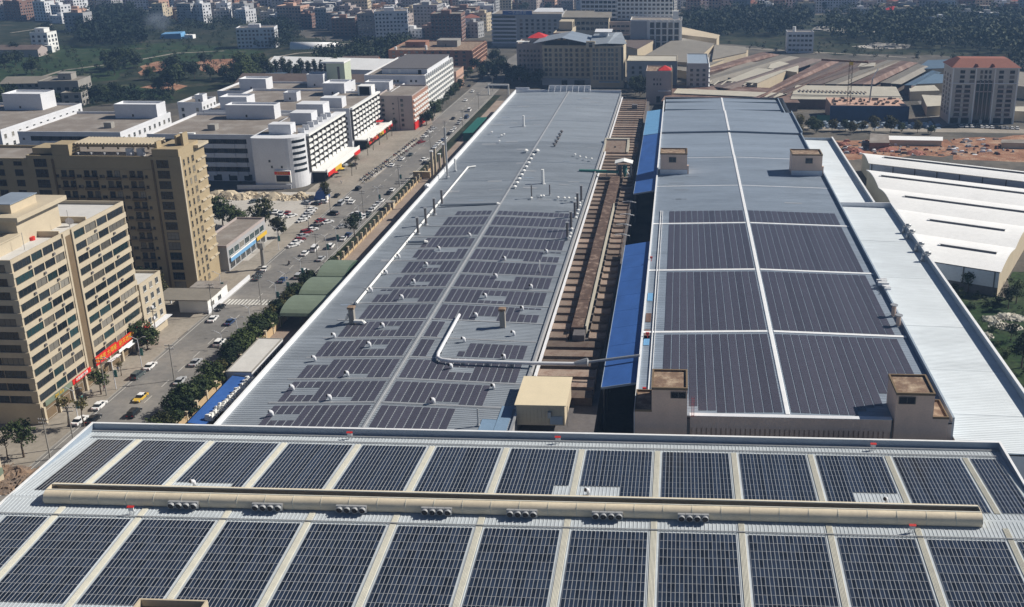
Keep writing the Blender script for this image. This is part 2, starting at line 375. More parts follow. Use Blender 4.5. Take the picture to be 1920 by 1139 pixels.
# ------------------------------------------------------------------ front factory with the ridge ventilator
FX0, FX1, FY0, FY1, RY = -124.6, 66.6, 131.2, 188.8, 160.2
SL = .0635
def zf(y): return 13.2 - abs(y-RY)*SL
f = thing('solar_factory', 'wide pale roofed factory along the bottom of the photo with a long ridge ventilator', 'factory', (FX0, FY0, 0))
mb = MB(); mb.box(FX0,FX1,FY0,FY1,0,11.0, faces='nsew'); mb.build('wall', M['grey_wall'], f)
mb = MB(); y0 = FY0-.3
mb.poly([(FX0,y0,zf(y0)),(FX1,y0,zf(y0)),(FX1,RY,zf(RY)),(FX0,RY,zf(RY))]); mb.poly([(FX0,RY,zf(RY)),(FX1,RY,zf(RY)),(FX1,FY1,zf(FY1)),(FX0,FY1,zf(FY1))])
mb.build('roof', M['roof_near'], f)
mb = MB(); x = FX0+.4
while x < FX1-.3:
    for a, b in ((y0, RY-.4), (RY+.4, FY1-.3)):
        za, zb = zf(a), zf(b)
        mb.hexa([(x-.11,a,za-.02),(x+.11,a,za-.02),(x+.11,b,zb-.02),(x-.11,b,zb-.02),(x-.06,a,za+.08),(x+.06,a,za+.08),(x+.06,b,zb+.08),(x-.06,b,zb+.08)], 0, 'sewt')
    x += .705
mb.build('roof_rib', M['roof_near'], f, kind='stuff')
# parapets: far side and both gable ends
mb = MB(); mb.box(FX0-.35,FX1+.35,FY1,FY1+.35,0,13.0); mb.build('parapet', M['trim_grey'], f)
mb = MB(); mb.box(FX0-.45,FX1+.45,FY1-.08,FY1+.45,13.003,13.12); mb.build('parapet_cap', M['trim_white'], f)
for xa, xb in ((FX0-.35,FX0),(FX1,FX1+.35)):
    mb = MB(); mb.box(xa,xb,FY0,FY1-.003,0,13.0); mb.build('parapet', M['trim_grey'], f)
    mb = MB(); mb.box(xa-.08,xb+.1,FY0,FY1-.1,13.003,13.12); mb.build('parapet_cap', M['trim_white'], f)
mb = MB(); mb.box(FX0+.02,FX1-.02,FY1-.9,FY1-.02,zf(FY1)+.05,zf(FY1)+.35); mb.build('gutter', M['steel'], f)
mb = MB(); mb.box(FX0,FX1,y0-.4,y0-.02,zf(y0)-.5,zf(y0)-.02); mb.build('eave_trim', M['blue_roof'], f)
mb = MB(); mb.box(FX0-.46,FX0-.36,150,FY1,12.72,12.98); mb.build('edge_stripe', M['red'], f)
# cream roof lights, one strip per slope and bay
SX = [-112.5+15.56*k for k in range(12)]
for xs in SX:
    for a, b in ((y0+.1, 154.7), (155.0, RY-2.3), (RY+2.3, 184.6)):
        mb = MB()
        n = 5; wd = 1.1
        for i in range(n):
            xa = xs-wd/2+wd*i/n; xb = xa+wd/n*.62
            mb.hexa([(xa,a,zf(a)+.05),(xb,a,zf(a)+.05),(xb,b,zf(b)+.05),(xa,b,zf(b)+.05),(xa+.03,a,zf(a)+.17),(xb-.03,a,zf(a)+.17),(xb-.03,b,zf(b)+.17),(xa+.03,b,zf(b)+.17)],0,'sewt')
        mb.hexa([(xs-wd/2,a,zf(a)),(xs+wd/2,a,zf(a)),(xs+wd/2,b,zf(b)),(xs-wd/2,b,zf(b)),(xs-wd/2,a,zf(a)+.10),(xs+wd/2,a,zf(a)+.10),(xs+wd/2,b,zf(b)+.10),(xs-wd/2,b,zf(b)+.10)],0,'snewt')
        mb.build('roof_light_strip', M['strip_cream'], f)
# ridge ventilator: curved beige cheeks round an open throat
VX0, VX1 = -116.4, 54.6

def cheek(sgn):
    pr = [(.8,2.3),(1.0,2.34)] + [(1.0+1.35*math.sin(t*math.pi/12), .95+1.39*math.cos(t*math.pi/12)) for t in range(1,7)] + [(2.35-.35*(1-math.cos(t*math.pi/8)), .95-.93*math.sin(t*math.pi/8)) for t in range(1,5)]
    pr += [(1.7,.0),(2.05,.9),(1.7,1.75),(.8,2.15)]
    return [(RY+sgn*a, 13.15+b) for a, b in pr]
mb = MB(); mb.sm = True; mb.extrude_x(list(reversed(cheek(-1))), VX0, VX1, cap=False); v = mb.build('ridge_ventilator', M['beige_sheet'], f)
mb = MB(); mb.sm = True; mb.extrude_x(cheek(1), VX0, VX1, cap=False); mb.build('cheek', M['beige_sheet'], v)
mb = MB(); mb.box(VX0+.1,VX1-.1,RY-.8,RY+.8,13.1,13.6, 0); mb.build('throat', M['hollow_dark'], v)
for xx in (VX0, VX1):
    mb = MB(); pr = [(RY-2.0,13.1),(RY-2.37,14.1),(RY-2.0,15.0),(RY-1.0,15.5),(RY+1.0,15.5),(RY+2.0,15.0),(RY+2.37,14.1),(RY+2.0,13.1)]
    mb.extrude_x(pr, xx-.06, xx+.06); mb.build('end_plate', M['beige_sheet'], v)
mb = MB(); x = VX0+5.2
while x < VX1:
    k_ = [(q[0]-.03, q[1]+.01) for q in cheek(-1)[1:12]]
    for a_, b_ in zip(k_[:-1], k_[1:]): mb.bar((x,a_[0],a_[1]),(x,b_[0],b_[1]),.10,0,.05)
    x += 5.2
mb.build('joint_strap', M['strip_cream'], v, kind='stuff')
mb = MB(); mb.box(VX0,VX1,RY-1.05,RY-.8,15.5,15.56); mb.box(VX0,VX1,RY+.8,RY+1.05,15.5,15.56); mb.build('lip', M['strip_cream'], v)
# seven banks of four round fans on the camera side of the ventilator
fm = MB(); n = 14
fm.tube((0,0,0),(0,-.42,0),.47,.47,n,0,cap=False); fm.tube((0,-.05,0),(0,-.34,0),.43,.43,n,1)
for k in range(n):
    a0, a1 = 2*math.pi*k/n, 2*math.pi*(k+1)/n
    fm.poly([(.47*math.cos(a),-.425,.47*math.sin(a)) for a in (a0,a1)]+[(.42*math.cos(a),-.425,.42*math.sin(a)) for a in (a1,a0)],0)
for k in range(4):
    a = k*math.pi/2+.4; fm.bar((0,-.36,0),(.38*math.cos(a),-.36,.38*math.sin(a)),.14,2,.03)
fm.box(-.52,.52,.002,.5,-.52,.52,3)
for k in range(6):
    a0, a1 = math.pi*(.1+.8*k/6), math.pi*(.1+.8*(k+1)/6)
    fm.hexa([(.46*math.cos(a1),-.66,.46*math.sin(a1)),(.46*math.cos(a0),-.66,.46*math.sin(a0)),(.46*math.cos(a0),-.42,.46*math.sin(a0)),(.46*math.cos(a1),-.42,.46*math.sin(a1)),(.5*math.cos(a1),-.66,.5*math.sin(a1)),(.5*math.cos(a0),-.66,.5*math.sin(a0)),(.5*math.cos(a0),-.42,.5*math.sin(a0)),(.5*math.cos(a1),-.42,.5*math.sin(a1))],0)
fan_me = fm.mesh('round exhaust fan', [M['steel'], M['hollow_dark'], M['pipe_dark'], M['steel']])
vl = parent_world(v)
for px in (337,496,655,816,977,1138,1300):
    c = P(px, 955+(px-337)*.0215, 14.0)
    for i in range(4):
        inst('exhaust_fan', fan_me, v, (c.x-2.1+i*1.4-vl.x, RY-2.75-vl.y, 14.0-vl.z), 0, (1.3,1.0,1.3))
# cable trays both sides of the ventilator
for ya, yb in ((154.85,155.05),(185.2,185.45)):
    mb = MB(); mb.box(FX0+1.5,FX1-1.5,ya,yb,zf(ya)+.18,zf(ya)+.32); mb.build('cable_tray', M['steel'], f)

# ------------------------------------------------------------------ solar arrays
def module_mesh(wd, ln, slope, th=.045, name='module', pv='pv_near', fr=.035):
    mb = MB(); dz = slope*ln/2
    a, b = wd/2, ln/2; fx = .036
    mb.hexa([(-a,-b,-dz),(a,-b,-dz),(a,b,dz),(-a,b,dz),(-a,-b,th-dz),(a,-b,th-dz),(a,b,th+dz),(-a,b,th+dz)],1,'nsewt')
    i = fr; dzi = slope*(b-i)
    mb.poly([(-a+fx,-b+i,th+.004-dzi),(a-fx,-b+i,th+.004-dzi),(a-fx,b-i,th+.004+dzi),(-a+fx,b-i,th+.004+dzi)],0)
    return mb.mesh(name, [M[pv], M['pv_frame']])
bays = []
xs = [-121.3] + SX + [65.4]
for i in range(13):
    a = xs[i]+(.85 if i else 0); b = xs[i+1]-(.85 if i < 12 else 0); bays.append((a, b))
PWD = .705
me_lo = module_mesh(.668, 2.14, SL, name='portrait module', fr=.028); 
def rot_bounds(x0, x1): return x0, x1
LOG = []
for bi, (a, b) in enumerate(bays):
    nc = int((b-a+.06)/PWD); off = (b-a-nc*PWD)/2
    # near slope: every module an object
    s = thing('solar_array', f'block of dark solar panels in front of the ridge ventilator, {ordw(bi+1)} bay from the left' if bi else 'narrow block of dark solar panels in front of the ridge ventilator at its left end', 'solar array', (a, 132.5, zf(132.5)), group='solar blocks on the near slope')
    rail = MB()
    for r_ in range(10):
        yc = 154.3 - 1.1 - r_*2.16
        for dy in (-.6,.6): rail.box(a+off,b-off,yc+dy-.03,yc+dy+.03,zf(yc+dy)+.05,zf(yc+dy)+.09,0,'sewn')
        for c in range(nc):
            xc = a+off+PWD*(c+.5)
            inst('solar_panel', me_lo, s, (xc-a, yc-132.5, zf(yc)+.095+R.uniform(-.006,.006)-zf(132.5)))
    rail.build('mounting_rail', M['pv_frame'], s)
    # far slope: one column of modules = one part
    s = thing('solar_array', f'block of dark solar panels between parapet and ridge ventilator, {ordw(bi+1)} bay from the left' if bi else 'narrow block of dark solar panels between parapet and ridge ventilator at its left end', 'solar array', (a, 160, zf(160)), group='solar blocks on the far slope')
    for c in range(nc):
        xc = a+off+PWD*(c+.5); mb = MB(); cut = 0
        for (ca, cb, k) in ((P(322,905,13.1).x, P(441,905,13.1).x, 2), (P(1037,908,13.1).x, P(1164,912,13.1).x, 3), (P(1601,922,13.1).x, P(1697,925,13.1).x, 3)):
            if ca < xc < cb: cut = k
        for r_ in range(10-cut):
            yc = 184.3-1.1-r_*2.16
            z1, z2 = zf(yc-1.06)+.09, zf(yc+1.06)+.09
            w_ = .333
            mb.hexa([(xc-w_,yc-1.06,z1),(xc+w_,yc-1.06,z1),(xc+w_,yc+1.06,z2),(xc-w_,yc+1.06,z2),(xc-w_,yc-1.06,z1+.045),(xc+w_,yc-1.06,z1+.045),(xc+w_,yc+1.06,z2+.045),(xc-w_,yc+1.06,z2+.045)],1,'sew')
            e_ = .038; f_ = .015; mb.poly([(xc-w_,yc-1.06,z1+.045),(xc+w_,yc-1.06,z1+.045),(xc+w_,yc+1.06,z2+.045),(xc-w_,yc+1.06,z2+.045)],1); mb.poly([(xc-w_+e_,yc-1.06+f_,z1+.05),(xc+w_-e_,yc-1.06+f_,z1+.05),(xc+w_-e_,yc+1.06-f_,z2+.05),(xc-w_+e_,yc+1.06-f_,z2+.05)],0)
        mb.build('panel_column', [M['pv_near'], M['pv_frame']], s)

# little inverter signs with red hoods, vents on the cleared patches
def roof_sign(px, py, z, lab):
    p = P(px, py, z) if py > 900 else Q(px, py+4, 187.2); p.z = zf(p.y); s = thing('roof_sign', lab, 'warning board', p)
    mb = MB(); 
    for dx in (-.35,.35): mb.bar((dx,0,0),(dx,0,1.1),.08); mb.bar((dx,.5,0),(dx,0,.9),.06)
    mb.build('stand', M['steel'], s, world=False)
    mb = MB(); mb.box(-.5,.5,-.06,.14,.75,1.45); mb.build('board', M['white'], s, world=False)
    mb = MB(); mb.hexa([(-.62,-.25,1.46),(.62,-.25,1.46),(.62,.2,1.62),(-.62,.2,1.62),(-.62,-.25,1.54),(.62,-.25,1.54),(.62,.2,1.72),(-.62,.2,1.72)]); mb.build('hood', M['red'], s, world=False)
roof_sign(656,815,11.4,'red topped white board behind the third cream strip from the left, by the parapet')
roof_sign(1046,824,11.4,'red topped white board on the parapet gutter below the cream roof shed')
roof_sign(1637,839,11.4,'red topped white board by the parapet below the right stair tower')
roof_sign(247,964,13.0,'red topped white board left of the first fan bank on the ridge ventilator')
roof_sign(1710,999,13.0,'red topped white board near the right end of the ridge ventilator')
vent = MB(); vent.tube((0,0,0),(0,0,.9),.28,.26,9); vent.tube((0,0,.85),(.55,-.25,1.1),.32,.38,9); vent_root = None
vent.sm = True
vent_me = vent.mesh('elbow vent', [M['white_dirty']])
mouth = MB(); mouth.tube((.56,-.255,1.105),(.6,-.27,1.12),.31,.31,9); mouth_me = mouth.mesh('vent mouth', [M['hollow_dark']])
def elbow(px, py, z, lab, rz=0, s=1.0, group=None):
    p = P(px, py, z); o = thing('roof_vent', lab, 'roof vent', (p.x, p.y, z), rz, group); o.scale = (s,)*3
    inst('vent_pipe', vent_me, o, (0,0,0)); inst('vent_mouth', mouth_me, o, (0,0,0)); return o
elbow(365,911,13.0,'small elbow vent on the cleared white patch left of the ventilator middle', -1.9, 1.1)
elbow(1103,927,13.0,'small elbow vent on the cleared white patch crossing a cream strip', -1.9, 1.1)
elbow(1662,944,13.0,'small elbow vent on the cleared white patch near the ventilator right end', -1.9, 1.1)
# open topped stair head that rises into the frame at the bottom edge
s = thing('stair_block', 'dark open topped stair head rising in front of the roof at the bottom edge', 'stair head', (-78, 126, 0))
a = P(262,1122,14.6); b = P(392,1122,14.6); yb_ = a.y
mb = MB(); mb.box(a.x,b.x,yb_-4,yb_,0,13.2); mb.build('wall', M['tile_wall'], s)
mb = MB()
for (q0,q1,q2,q3) in ((a.x,b.x,yb_-.3,yb_),(a.x,a.x+.3,yb_-4,yb_-.303),(b.x-.3,b.x,yb_-4,yb_-.303),(a.x+.303,b.x-.303,yb_-4,yb_-3.7)): mb.box(q0,q1,q2,q3,13.203,14.6)
mb.build('parapet', M['beige'], s)
mb = MB(); mb.box(a.x+.31,b.x-.31,yb_-3.69,yb_-.31,13.203,13.3); mb.build('roof', M['hollow_dark'], s)

# thin smoke over the field
sm = MB(); n_ = 14
for i in range(n_+1):
    for j in range(18):
        t_, a_ = math.pi*i/n_, 2*math.pi*j/18; sm.v.append((20*math.sin(t_)*math.cos(a_), 14*math.sin(t_)*math.sin(a_), 13+13*math.cos(t_)))
for i in range(n_):
    for j in range(18): sm.f.append((i*18+j,(i+1)*18+j,(i+1)*18+(j+1)%18,i*18+(j+1)%18)); sm.m.append(0)
p_ = P(300,66); so_ = sm.build('smoke', bpy.data.materials.new('thin smoke')); so_.location = (p_.x,p_.y,.3); so_['kind'] = 'stuff'
m_ = so_.data.materials[0]; m_.use_nodes = True; t = m_.node_tree
for n in list(t.nodes):
    if n.type == 'BSDF_PRINCIPLED': t.nodes.remove(n)
pv = t.nodes.new('ShaderNodeVolumePrincipled'); pv.inputs['Color'].default_value = (.7,.8,.95,1); 
g = t.nodes.new('ShaderNodeTexCoord'); ln = t.nodes.new('ShaderNodeVectorMath'); ln.operation = 'MULTIPLY_ADD'; ln.inputs[1].default_value = (1/20,1/14,1/13); ln.inputs[2].default_value = (0,0,-1); t.links.new(g.outputs['Object'], ln.inputs[0])
le = t.nodes.new('ShaderNodeVectorMath'); le.operation = 'LENGTH'; t.links.new(ln.outputs[0], le.inputs[0])
nz = t.nodes.new('ShaderNodeTexNoise'); nz.inputs['Scale'].default_value = .12; nz.inputs['Detail'].default_value = 3; t.links.new(g.outputs['Object'], nz.inputs['Vector'])
m1 = t.nodes.new('ShaderNodeMath'); m1.operation = 'SUBTRACT'; m1.inputs[0].default_value = 1.15; t.links.new(le.outputs['Value'], m1.inputs[1])
m2 = t.nodes.new('ShaderNodeMath'); m2.operation = 'MULTIPLY'; t.links.new(m1.outputs[0], m2.inputs[0]); t.links.new(nz.outputs[0], m2.inputs[1])
m3_ = t.nodes.new('ShaderNodeMath'); m3_.operation = 'SUBTRACT'; m3_.use_clamp = True; m3_.inputs[1].default_value = .16; t.links.new(m2.outputs[0], m3_.inputs[0])
m4 = t.nodes.new('ShaderNodeMath'); m4.operation = 'MULTIPLY'; m4.inputs[1].default_value = .09; t.links.new(m3_.outputs[0], m4.inputs[0]); t.links.new(m4.outputs[0], pv.inputs['Density'])
t.links.new(pv.outputs[0], [n for n in t.nodes if n.type == 'OUTPUT_MATERIAL'][0].inputs['Volume'])
# ------------------------------------------------------------------ long grey factory (left long roof)
BX0, BX1, BR, BY0, BY1 = -98.7, -35.2, -66.7, 190.3, 607.0
def zb(x): return 11.2 + (1.0 - abs(x-BR)/32.0)*1.0
lf = thing('long_factory', 'long low grey roofed factory in the middle, solar blocks on its near half', 'factory', (BX0, BY0, 0))
mb = MB(); mb.box(BX0,BX1,BY0,BY1,0,11.1,faces='nsew'); mb.build('wall', M['grey_wall'], lf)
mb = MB()
NS = 34
for i in range(NS):   # laid in bays; a hair of step at every joint
    ya = BY0+(BY1-BY0)*i/NS; yb = BY0+(BY1-BY0)*(i+1)/NS
    for xa, xb in ((BX0,BR),(BR,BX1)):
        mb.hexa([(xa,ya,zb(xa)-.1),(xb,ya,zb(xb)-.1),(xb,yb,zb(xb)-.1),(xa,yb,zb(xa)-.1),(xa,ya,zb(xa)),(xb,ya,zb(xb)),(xb,yb,zb(xb)-.015),(xa,yb,zb(xa)-.015)],0,'st')
mb.build('roof', M['roof_b'], lf)
mb = MB()
for ya,yb in ((BY0+.2,BY1-.5),):
    mb.hexa([(BR-.55,ya,zb(BR-.55)+.02),(BR+.55,ya,zb(BR+.55)+.02),(BR+.55,yb,zb(BR+.55)+.02),(BR-.55,yb,zb(BR-.55)+.02),(BR-.55,ya,zb(BR-.55)+.1),(BR+.55,ya,zb(BR+.55)+.1),(BR+.55,yb,zb(BR+.55)+.1),(BR-.55,yb,zb(BR-.55)+.1)],0,'snewt')
    mb.hexa([(BR-.3,ya,zb(BR)+.1),(BR+.3,ya,zb(BR)+.1),(BR+.3,yb,zb(BR)+.1),(BR-.3,yb,zb(BR)+.1),(BR-.2,ya,zb(BR)+.32),(BR+.2,ya,zb(BR)+.32),(BR+.2,yb,zb(BR)+.32),(BR-.2,yb,zb(BR)+.32)],0,'snewt')
mb.build('ridge_cap', M['steel'], lf)
BYS = [190.6+12.13*i for i in range(0, 15)]
def xstrip(y, wd, h, parent, name, m, xa, xb, zf_, mid):
    mb = MB()
    for a, b in ((xa, mid-.8),(mid+.8, xb)):
        mb.hexa([(a,y-wd,zf_(a)),(b,y-wd,zf_(b)),(b,y+wd,zf_(b)),(a,y+wd,zf_(a)),(a,y-wd,zf_(a)+h),(b,y-wd,zf_(b)+h),(b,y+wd,zf_(b)+h),(a,y+wd,zf_(a)+h)],0,'snewt')
    return mb.build(name, m, parent)
for i, y in enumerate(BYS):
    if 0 < i < 14: xstrip(y, .35, .10, lf, 'cross_strip', M['steel'], -92.0, BX1-.5, zb, BR)
for y in (372, 398, 430, 470, 520, 565): xstrip(y, .12, .05, lf, 'roof_joint', M['trim_grey'], BX0+.5, BX1-.5, zb, BR)
# long parapet along the left, in two lengths
mb = MB(); mb.box(BX0-.5,BX0-.003,BY0,384,0,12.4); mb.build('parapet', M['trim_white'], lf)
mb = MB(); mb.box(BX0-.5,BX0-.003,384.01,BY1,0,12.9); mb.box(BX0-1.6,BX0-.503,387,BY1,0,12.0); mb.box(BX0-1.6,BX0-.5,384,386.9,0,13.4); mb.build('parapet', M['trim_white'], lf)
mb = MB(); mb.box(BX0,BX1,BY1,BY1+.5,0,13.0); mb.build('end_parapet', M['white_dirty'], lf)
mb = MB(); mb.box(P(1030,165,14).x,P(1108,165,14).x,BY1+.6,BY1+1.2,0,15.6); mb.build('end_parapet', M['white_dirty'], lf)
mb = MB(); mb.box(BX0-.4,BX0+8,BY1+.6,BY1+1,0,14.2); mb.build('end_parapet', M['white_dirty'], lf)
mb = MB(); mb.box(BX1-.25,BX1+.25,BY0,BY1-.5,11.25,11.75); mb.build('gutter', M['steel'], lf)
for i in range(8):
    mb = MB(); x = P(1030,165,14).x + i*(P(1108,165,14).x-P(1030,165,14).x)/7; mb.bar((x,BY1+.6,15.3),(x,BY1-3,12.3),.2); mb.build('stay', M['trim_white'], lf)

# vents on the long roof: (photo x, y of the foot)
VENTS = [(719,615),(627.5,634),(694,651),(591,677.5),(652.5,706),(550,732.5),(620,751),(511,781),(894,596),(847,692),(926,730),(814,757),
         (871,642),(946,674),(882,445),(824,470),(801,500),(777,532),(755,562),(725,515),(749,485),(947,489),(931,522),(911,559),(1026,476),(997,542),(980,583),(697,548),(964,630)]
HOLES = []
for px, py in VENTS:
    p = P(px, py, 11.9); HOLES.append((p.x-.9, p.x+5.0, p.y-1.6, p.y+1.7))
raised = (-60.0, -35.0, 222.6, 254.0)
def right_lim(i): return -47.6 if i == 0 else (-42.5 if i == 1 else -36.4)
LLIM = [-91.2,-91.6,-92.0,-92.0,-89.0,-86.8,-86.7,-86.6,-86.5,-86.6,-86.6,-84.6,-83,-81]
PW = 1.87
def strip_array(lab, group, x0, x1, xdir, y0, y1, zfun, holes, parent_name='solar_array', pw=PW, rowp=1.0, minrows=1):
    """columns of landscape modules; every column between two walkways is one part"""
    s = thing(parent_name, lab, 'solar array', (min(x0,x1), y0, zfun((x0+x1)/2)), group=group)
    n = int(abs(x1-x0)/pw); made = 0
    for c in range(n):
        xa = x0 + xdir*pw*c; xb = xa + xdir*(pw-.27); a, b = min(xa,xb), max(xa,xb); mb = MB()
        nr = int((y1-y0)/rowp)
        for r_ in range(nr):
            ya = y0 + rowp*r_; yb = ya + rowp-.05; xm, ym = (a+b)/2, (ya+yb)/2
            if any(h[0] < xm < h[1] and h[2] < ym < h[3] for h in holes): continue
            za, zc = zfun(a)+.05, zfun(b)+.05
            mb.hexa([(a,ya,za),(b,ya,zc),(b,yb,zc),(a,yb,za),(a,ya,za+.05),(b,ya,zc+.05),(b,yb,zc+.05),(a,yb,za+.05)],1,'sewn')
            mb.poly([(a,ya,za+.05),(b,ya,zc+.05),(b,yb,zc+.05),(a,yb,za+.05)],0)
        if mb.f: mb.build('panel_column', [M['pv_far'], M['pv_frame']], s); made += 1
    return s
for i in range(14):
    ya, yb = BYS[i]+.65, (BYS[i+1]-.65)
    if i == 13: yb = ya+5
    if i == 12: pass
    strip_array(f'solar block left of the grey ridge, {ordw(i+1)} row counted from the near end', 'solar blocks left of the grey ridge', BR-1.2, LLIM[i], -1, ya, yb, zb, HOLES)
    rl = right_lim(i)
    hs = HOLES + ([(-60.6,-30,0,999)] if i in (3,4) else [(-60.4,-30,225.3,999)] if i == 2 else [])
    if i in (3,4): rl = -60.0
    strip_array(f'solar block right of the grey ridge, {ordw(i+1)} row counted from the near end', 'solar blocks right of the grey ridge', BR+1.2, rl, 1, ya, yb, zb, hs)
strip_array('small solar block enclosed by the thick white roof duct', None, -54.5, -36.6, 1, 228.5, 236.5, zb, [(-55,-52.4,231,240)])
strip_array('short strip of panels just inside the bend of the white roof duct', None, -55.6, -44.5, 1, 225.2, 227.3, zb, [])
for i, (px, py) in enumerate(VENTS):
    p = P(px, py, 11.9)
    elbow(px, py, zb(p.x), f'white elbow vent on the long grey roof, {ordw(1+sum(1 for q in VENTS if q[1] > py or (q[1] == py and q[0] < px)))} counted from the near end', R.uniform(-2.3,-1.6), 1.2, 'elbow vents on the long grey roof')

# round white vents along the ridge, black ones in a short row, tall stacks
mush = MB(); mush.tube((0,0,0),(0,0,.7),.3,.3,9); mush.tube((0,0,.6),(0,0,.85),.75,.75,10); mush.tube((0,0,.85),(0,0,1.2),.75,.2,10); mush_me = mush.mesh('capped vent', [M['white']])
mush_dk = MB(); mush_dk.v, mush_dk.f, mush_dk.m = mush.v, mush.f, mush.m; mush_dk_me = mush_dk.mesh('capped vent dark', [M['pipe_dark']])
def capvent(px, py, lab, group, me=mush_me, s=1.0, z=12.0):
    p = P(px, py, z); o = bpy.data.objects.new('capped_vent', me); col.objects.link(o); o.location = p; o.scale = (s,)*3
    tag(o, lab, 'roof vent', group); return o
for i in range(10): capvent(965+i*4.3, 354-i*7.5, f'white capped vent in the row beside the grey ridge, {ordw(i+1)} from the near end', 'capped vents beside the ridge', s=1.2)
capvent(986,287,'white ball vent at the ridge on the long cross pipe, left one',None,s=1.5); capvent(1007,287,'white ball vent at the ridge on the long cross pipe, right one',None,s=1.5)
for i in range(5): capvent(1040+i*3.3, 275-i*6.3, f'black capped vent in the short row behind the ridge vents, {ordw(i+1)} from the near end', 'black vents in a short row', me=mush_dk_me, s=1.2)
for i, (x, y) in enumerate([(996,374),(1014,370),(1019,370),(1046,373),(1058,374),(1066,374),(1078,375),(1087,383),(1087,388),(1084,397),(1082,404),(1080,411),(1072,432),(1070,441),(1068,447)]):
    capvent(x, y, f'small white cap vent among the stacks by the gutter, {ordw(i+1)} from the far left', 'small vents among the right hand stacks', s=.8)
for i, (x, y) in enumerate([(1078,292),(1087,296),(1098,298),(1109,300),(945,254),(940,256),(922,250),(936,267)]): capvent(x, y, f'tiny white cap vent on the far part of the grey roof, {ordw(i+1)} of its kind', 'tiny vents on the far part', s=.8)
def stack(px, py, top, lab, r=.35, m='pipe_dark', cap=True, z=11.8, group=None, name='vent_stack'):
    p = P(px, py, z); lo, hi = 0, 30
    t = Q(px, top, p.y).z - z
    o = thing(name, lab, 'stack', p, group=group)
    mb = MB(); mb.tube((0,0,-.2),(0,0,t),r,r,9); mb.sm = False; mb.build('pipe', M[m], o, world=False)
    if cap: mb = MB(); mb.tube((0,0,t+.02),(0,0,t+.22),r*1.7,r*1.7,9); mb.build('rain_cap', M['steel'], o, world=False)
    mb = MB(); mb.tube((0,0,-.1),(0,0,.3),r*2,r*1.5,9); mb.build('collar', M['steel'], o, world=False)
    return o
for i, (x, y, t) in enumerate([(784,438,409),(799,421,391),(815,402,373),(829,384,357)]): stack(x,y,t,f'sooty steel stack along the white roof pipe, {ordw(i+1)} from the near end',.42,'pipe_dark',group='stacks along the white roof pipe')
for i, (x, y, t) in enumerate([(1090,377,349),(1083,393,363),(1078,406,380),(1071,430,398),(1064,446,418)]): stack(x,y,t,f'dark stack beside the brown slab roof, {ordw(i+1)} from the far end',.42,'pipe_dark',group='stacks beside the slab roof')
stack(1031,366,347,'thin dark stack left of the far gutter stacks',.25); stack(997,373,348,'thin dark stack standing left of the row of small vents',.25)
stack(982,237,217,'tall white tube standing alone on the far grey roof',.55,'white',False); stack(1018,345,318,'tall white and teal tube right of the ridge vents',.6,'white',False)
stack(839,332,240,'tall pale grey flue rising past the left roof edge',.45,'steel',False,z=12); stack(854,320,298,'short white post flue near the bent pipe end',.4,'white',False)
stack(897,797,766,'thin grey flue near the near right corner of the grey roof',.22,'steel',False); stack(1012,509,488,'thin white post between two solar blocks by the gutter',.15,'white',False)
# white pipe along the left of the roof with bent end and side ducts
s = thing('roof_pipe', 'long white pipe lying along the left side of the grey roof', 'pipe', (-90.2,262,12))
mb = MB(); mb.tube((-90.2,262,12.0),(-90.2,419,12.0),.38,.38,8); mb.tube((-90.2,419,12.0),(-87.2,421,12.0),.38,.38,8); mb.build('pipe', M['white'], s)
mb = MB()
for y in range(266,418,8): mb.box(-90.6,-89.8,y-.1,y+.1,11.2,11.7)
mb.build('support', M['steel'], s)
for nm, (xa,ya,xb,yb), lab in (('roof_duct',(827,385,931,382),'dark low duct running right from the white roof pipe towards the ridge'),('roof_duct',(765,454,795,453),'short dark duct stub at the white roof pipe')):
    a, b = P(xa,ya,12.3), P(xb,yb,12.5); s = thing(nm, lab, 'duct', a); mb = MB(); mb.tube(a,b,.5,.5,8); mb.build('duct', M['roof_b'], s)
    mb = MB(); mb.tube(b,b+Vector((1.2,.3,-.4)),.55,.5,8); mb.build('duct_end', M['white'], s)
# thick white duct bending round a corner and crossing to the next roof
def path_duct(name, lab, pts, r, m, bend=0):
    s = thing(name, lab, 'duct', pts[0]); mb = MB(); mb.sm = True; n = 10; k = 0
    P_ = [Vector(p) for p in pts]; rings = []
    for i, p in enumerate(P_):
        d = ((P_[min(i+1,len(P_)-1)]-P_[max(i-1,0)])).normalized(); u = d.cross(Vector((0,0,1))).normalized(); v_ = u.cross(d)
        for j in range(n): a = 2*math.pi*j/n; mb.v.append(tuple(p+u*(r*math.cos(a))+v_*(r*math.sin(a))))
    for i in range(len(P_)-1):
        for j in range(n):
            q = (j+1)%n; mb.f.append((i*n+j,i*n+q,(i+1)*n+q,(i+1)*n+j)); mb.m.append(0)
    mb.build('duct', m, s); return s
s = path_duct('roof_duct','thick white duct bending round a corner on the grey roof and crossing right',
    [(-59,253,12.8),(-59,228,12.8),(-58.6,225.6,12.8),(-57.2,224.3,12.8),(-55,223.9,12.8),(-35,223.9,12.5),(-24.5,224,12.5)],.45,M['white_dirty'])
mb = MB()
for q in ((-59,250),(-59,243),(-59,236),(-59,230),(-52,223.9),(-46,223.9),(-40,223.9)): mb.box(q[0]-.5,q[0]+.5,q[1]-.15,q[1]+.15,11.2,12.4)
mb.build('support', M['steel'], s)
mb = MB(); mb.tube((-24.5,224,12.5),(-21.5,224,13.0),.6,1.1,9); mb.tube((-21.5,224,13.0),(-21.2,224,13),1.1,.5,9); mb.tube((-21.5,224,13.0),(-8.8,224.3,14.9),.38,.38,8); mb.build('nozzle', M['steel'], s)
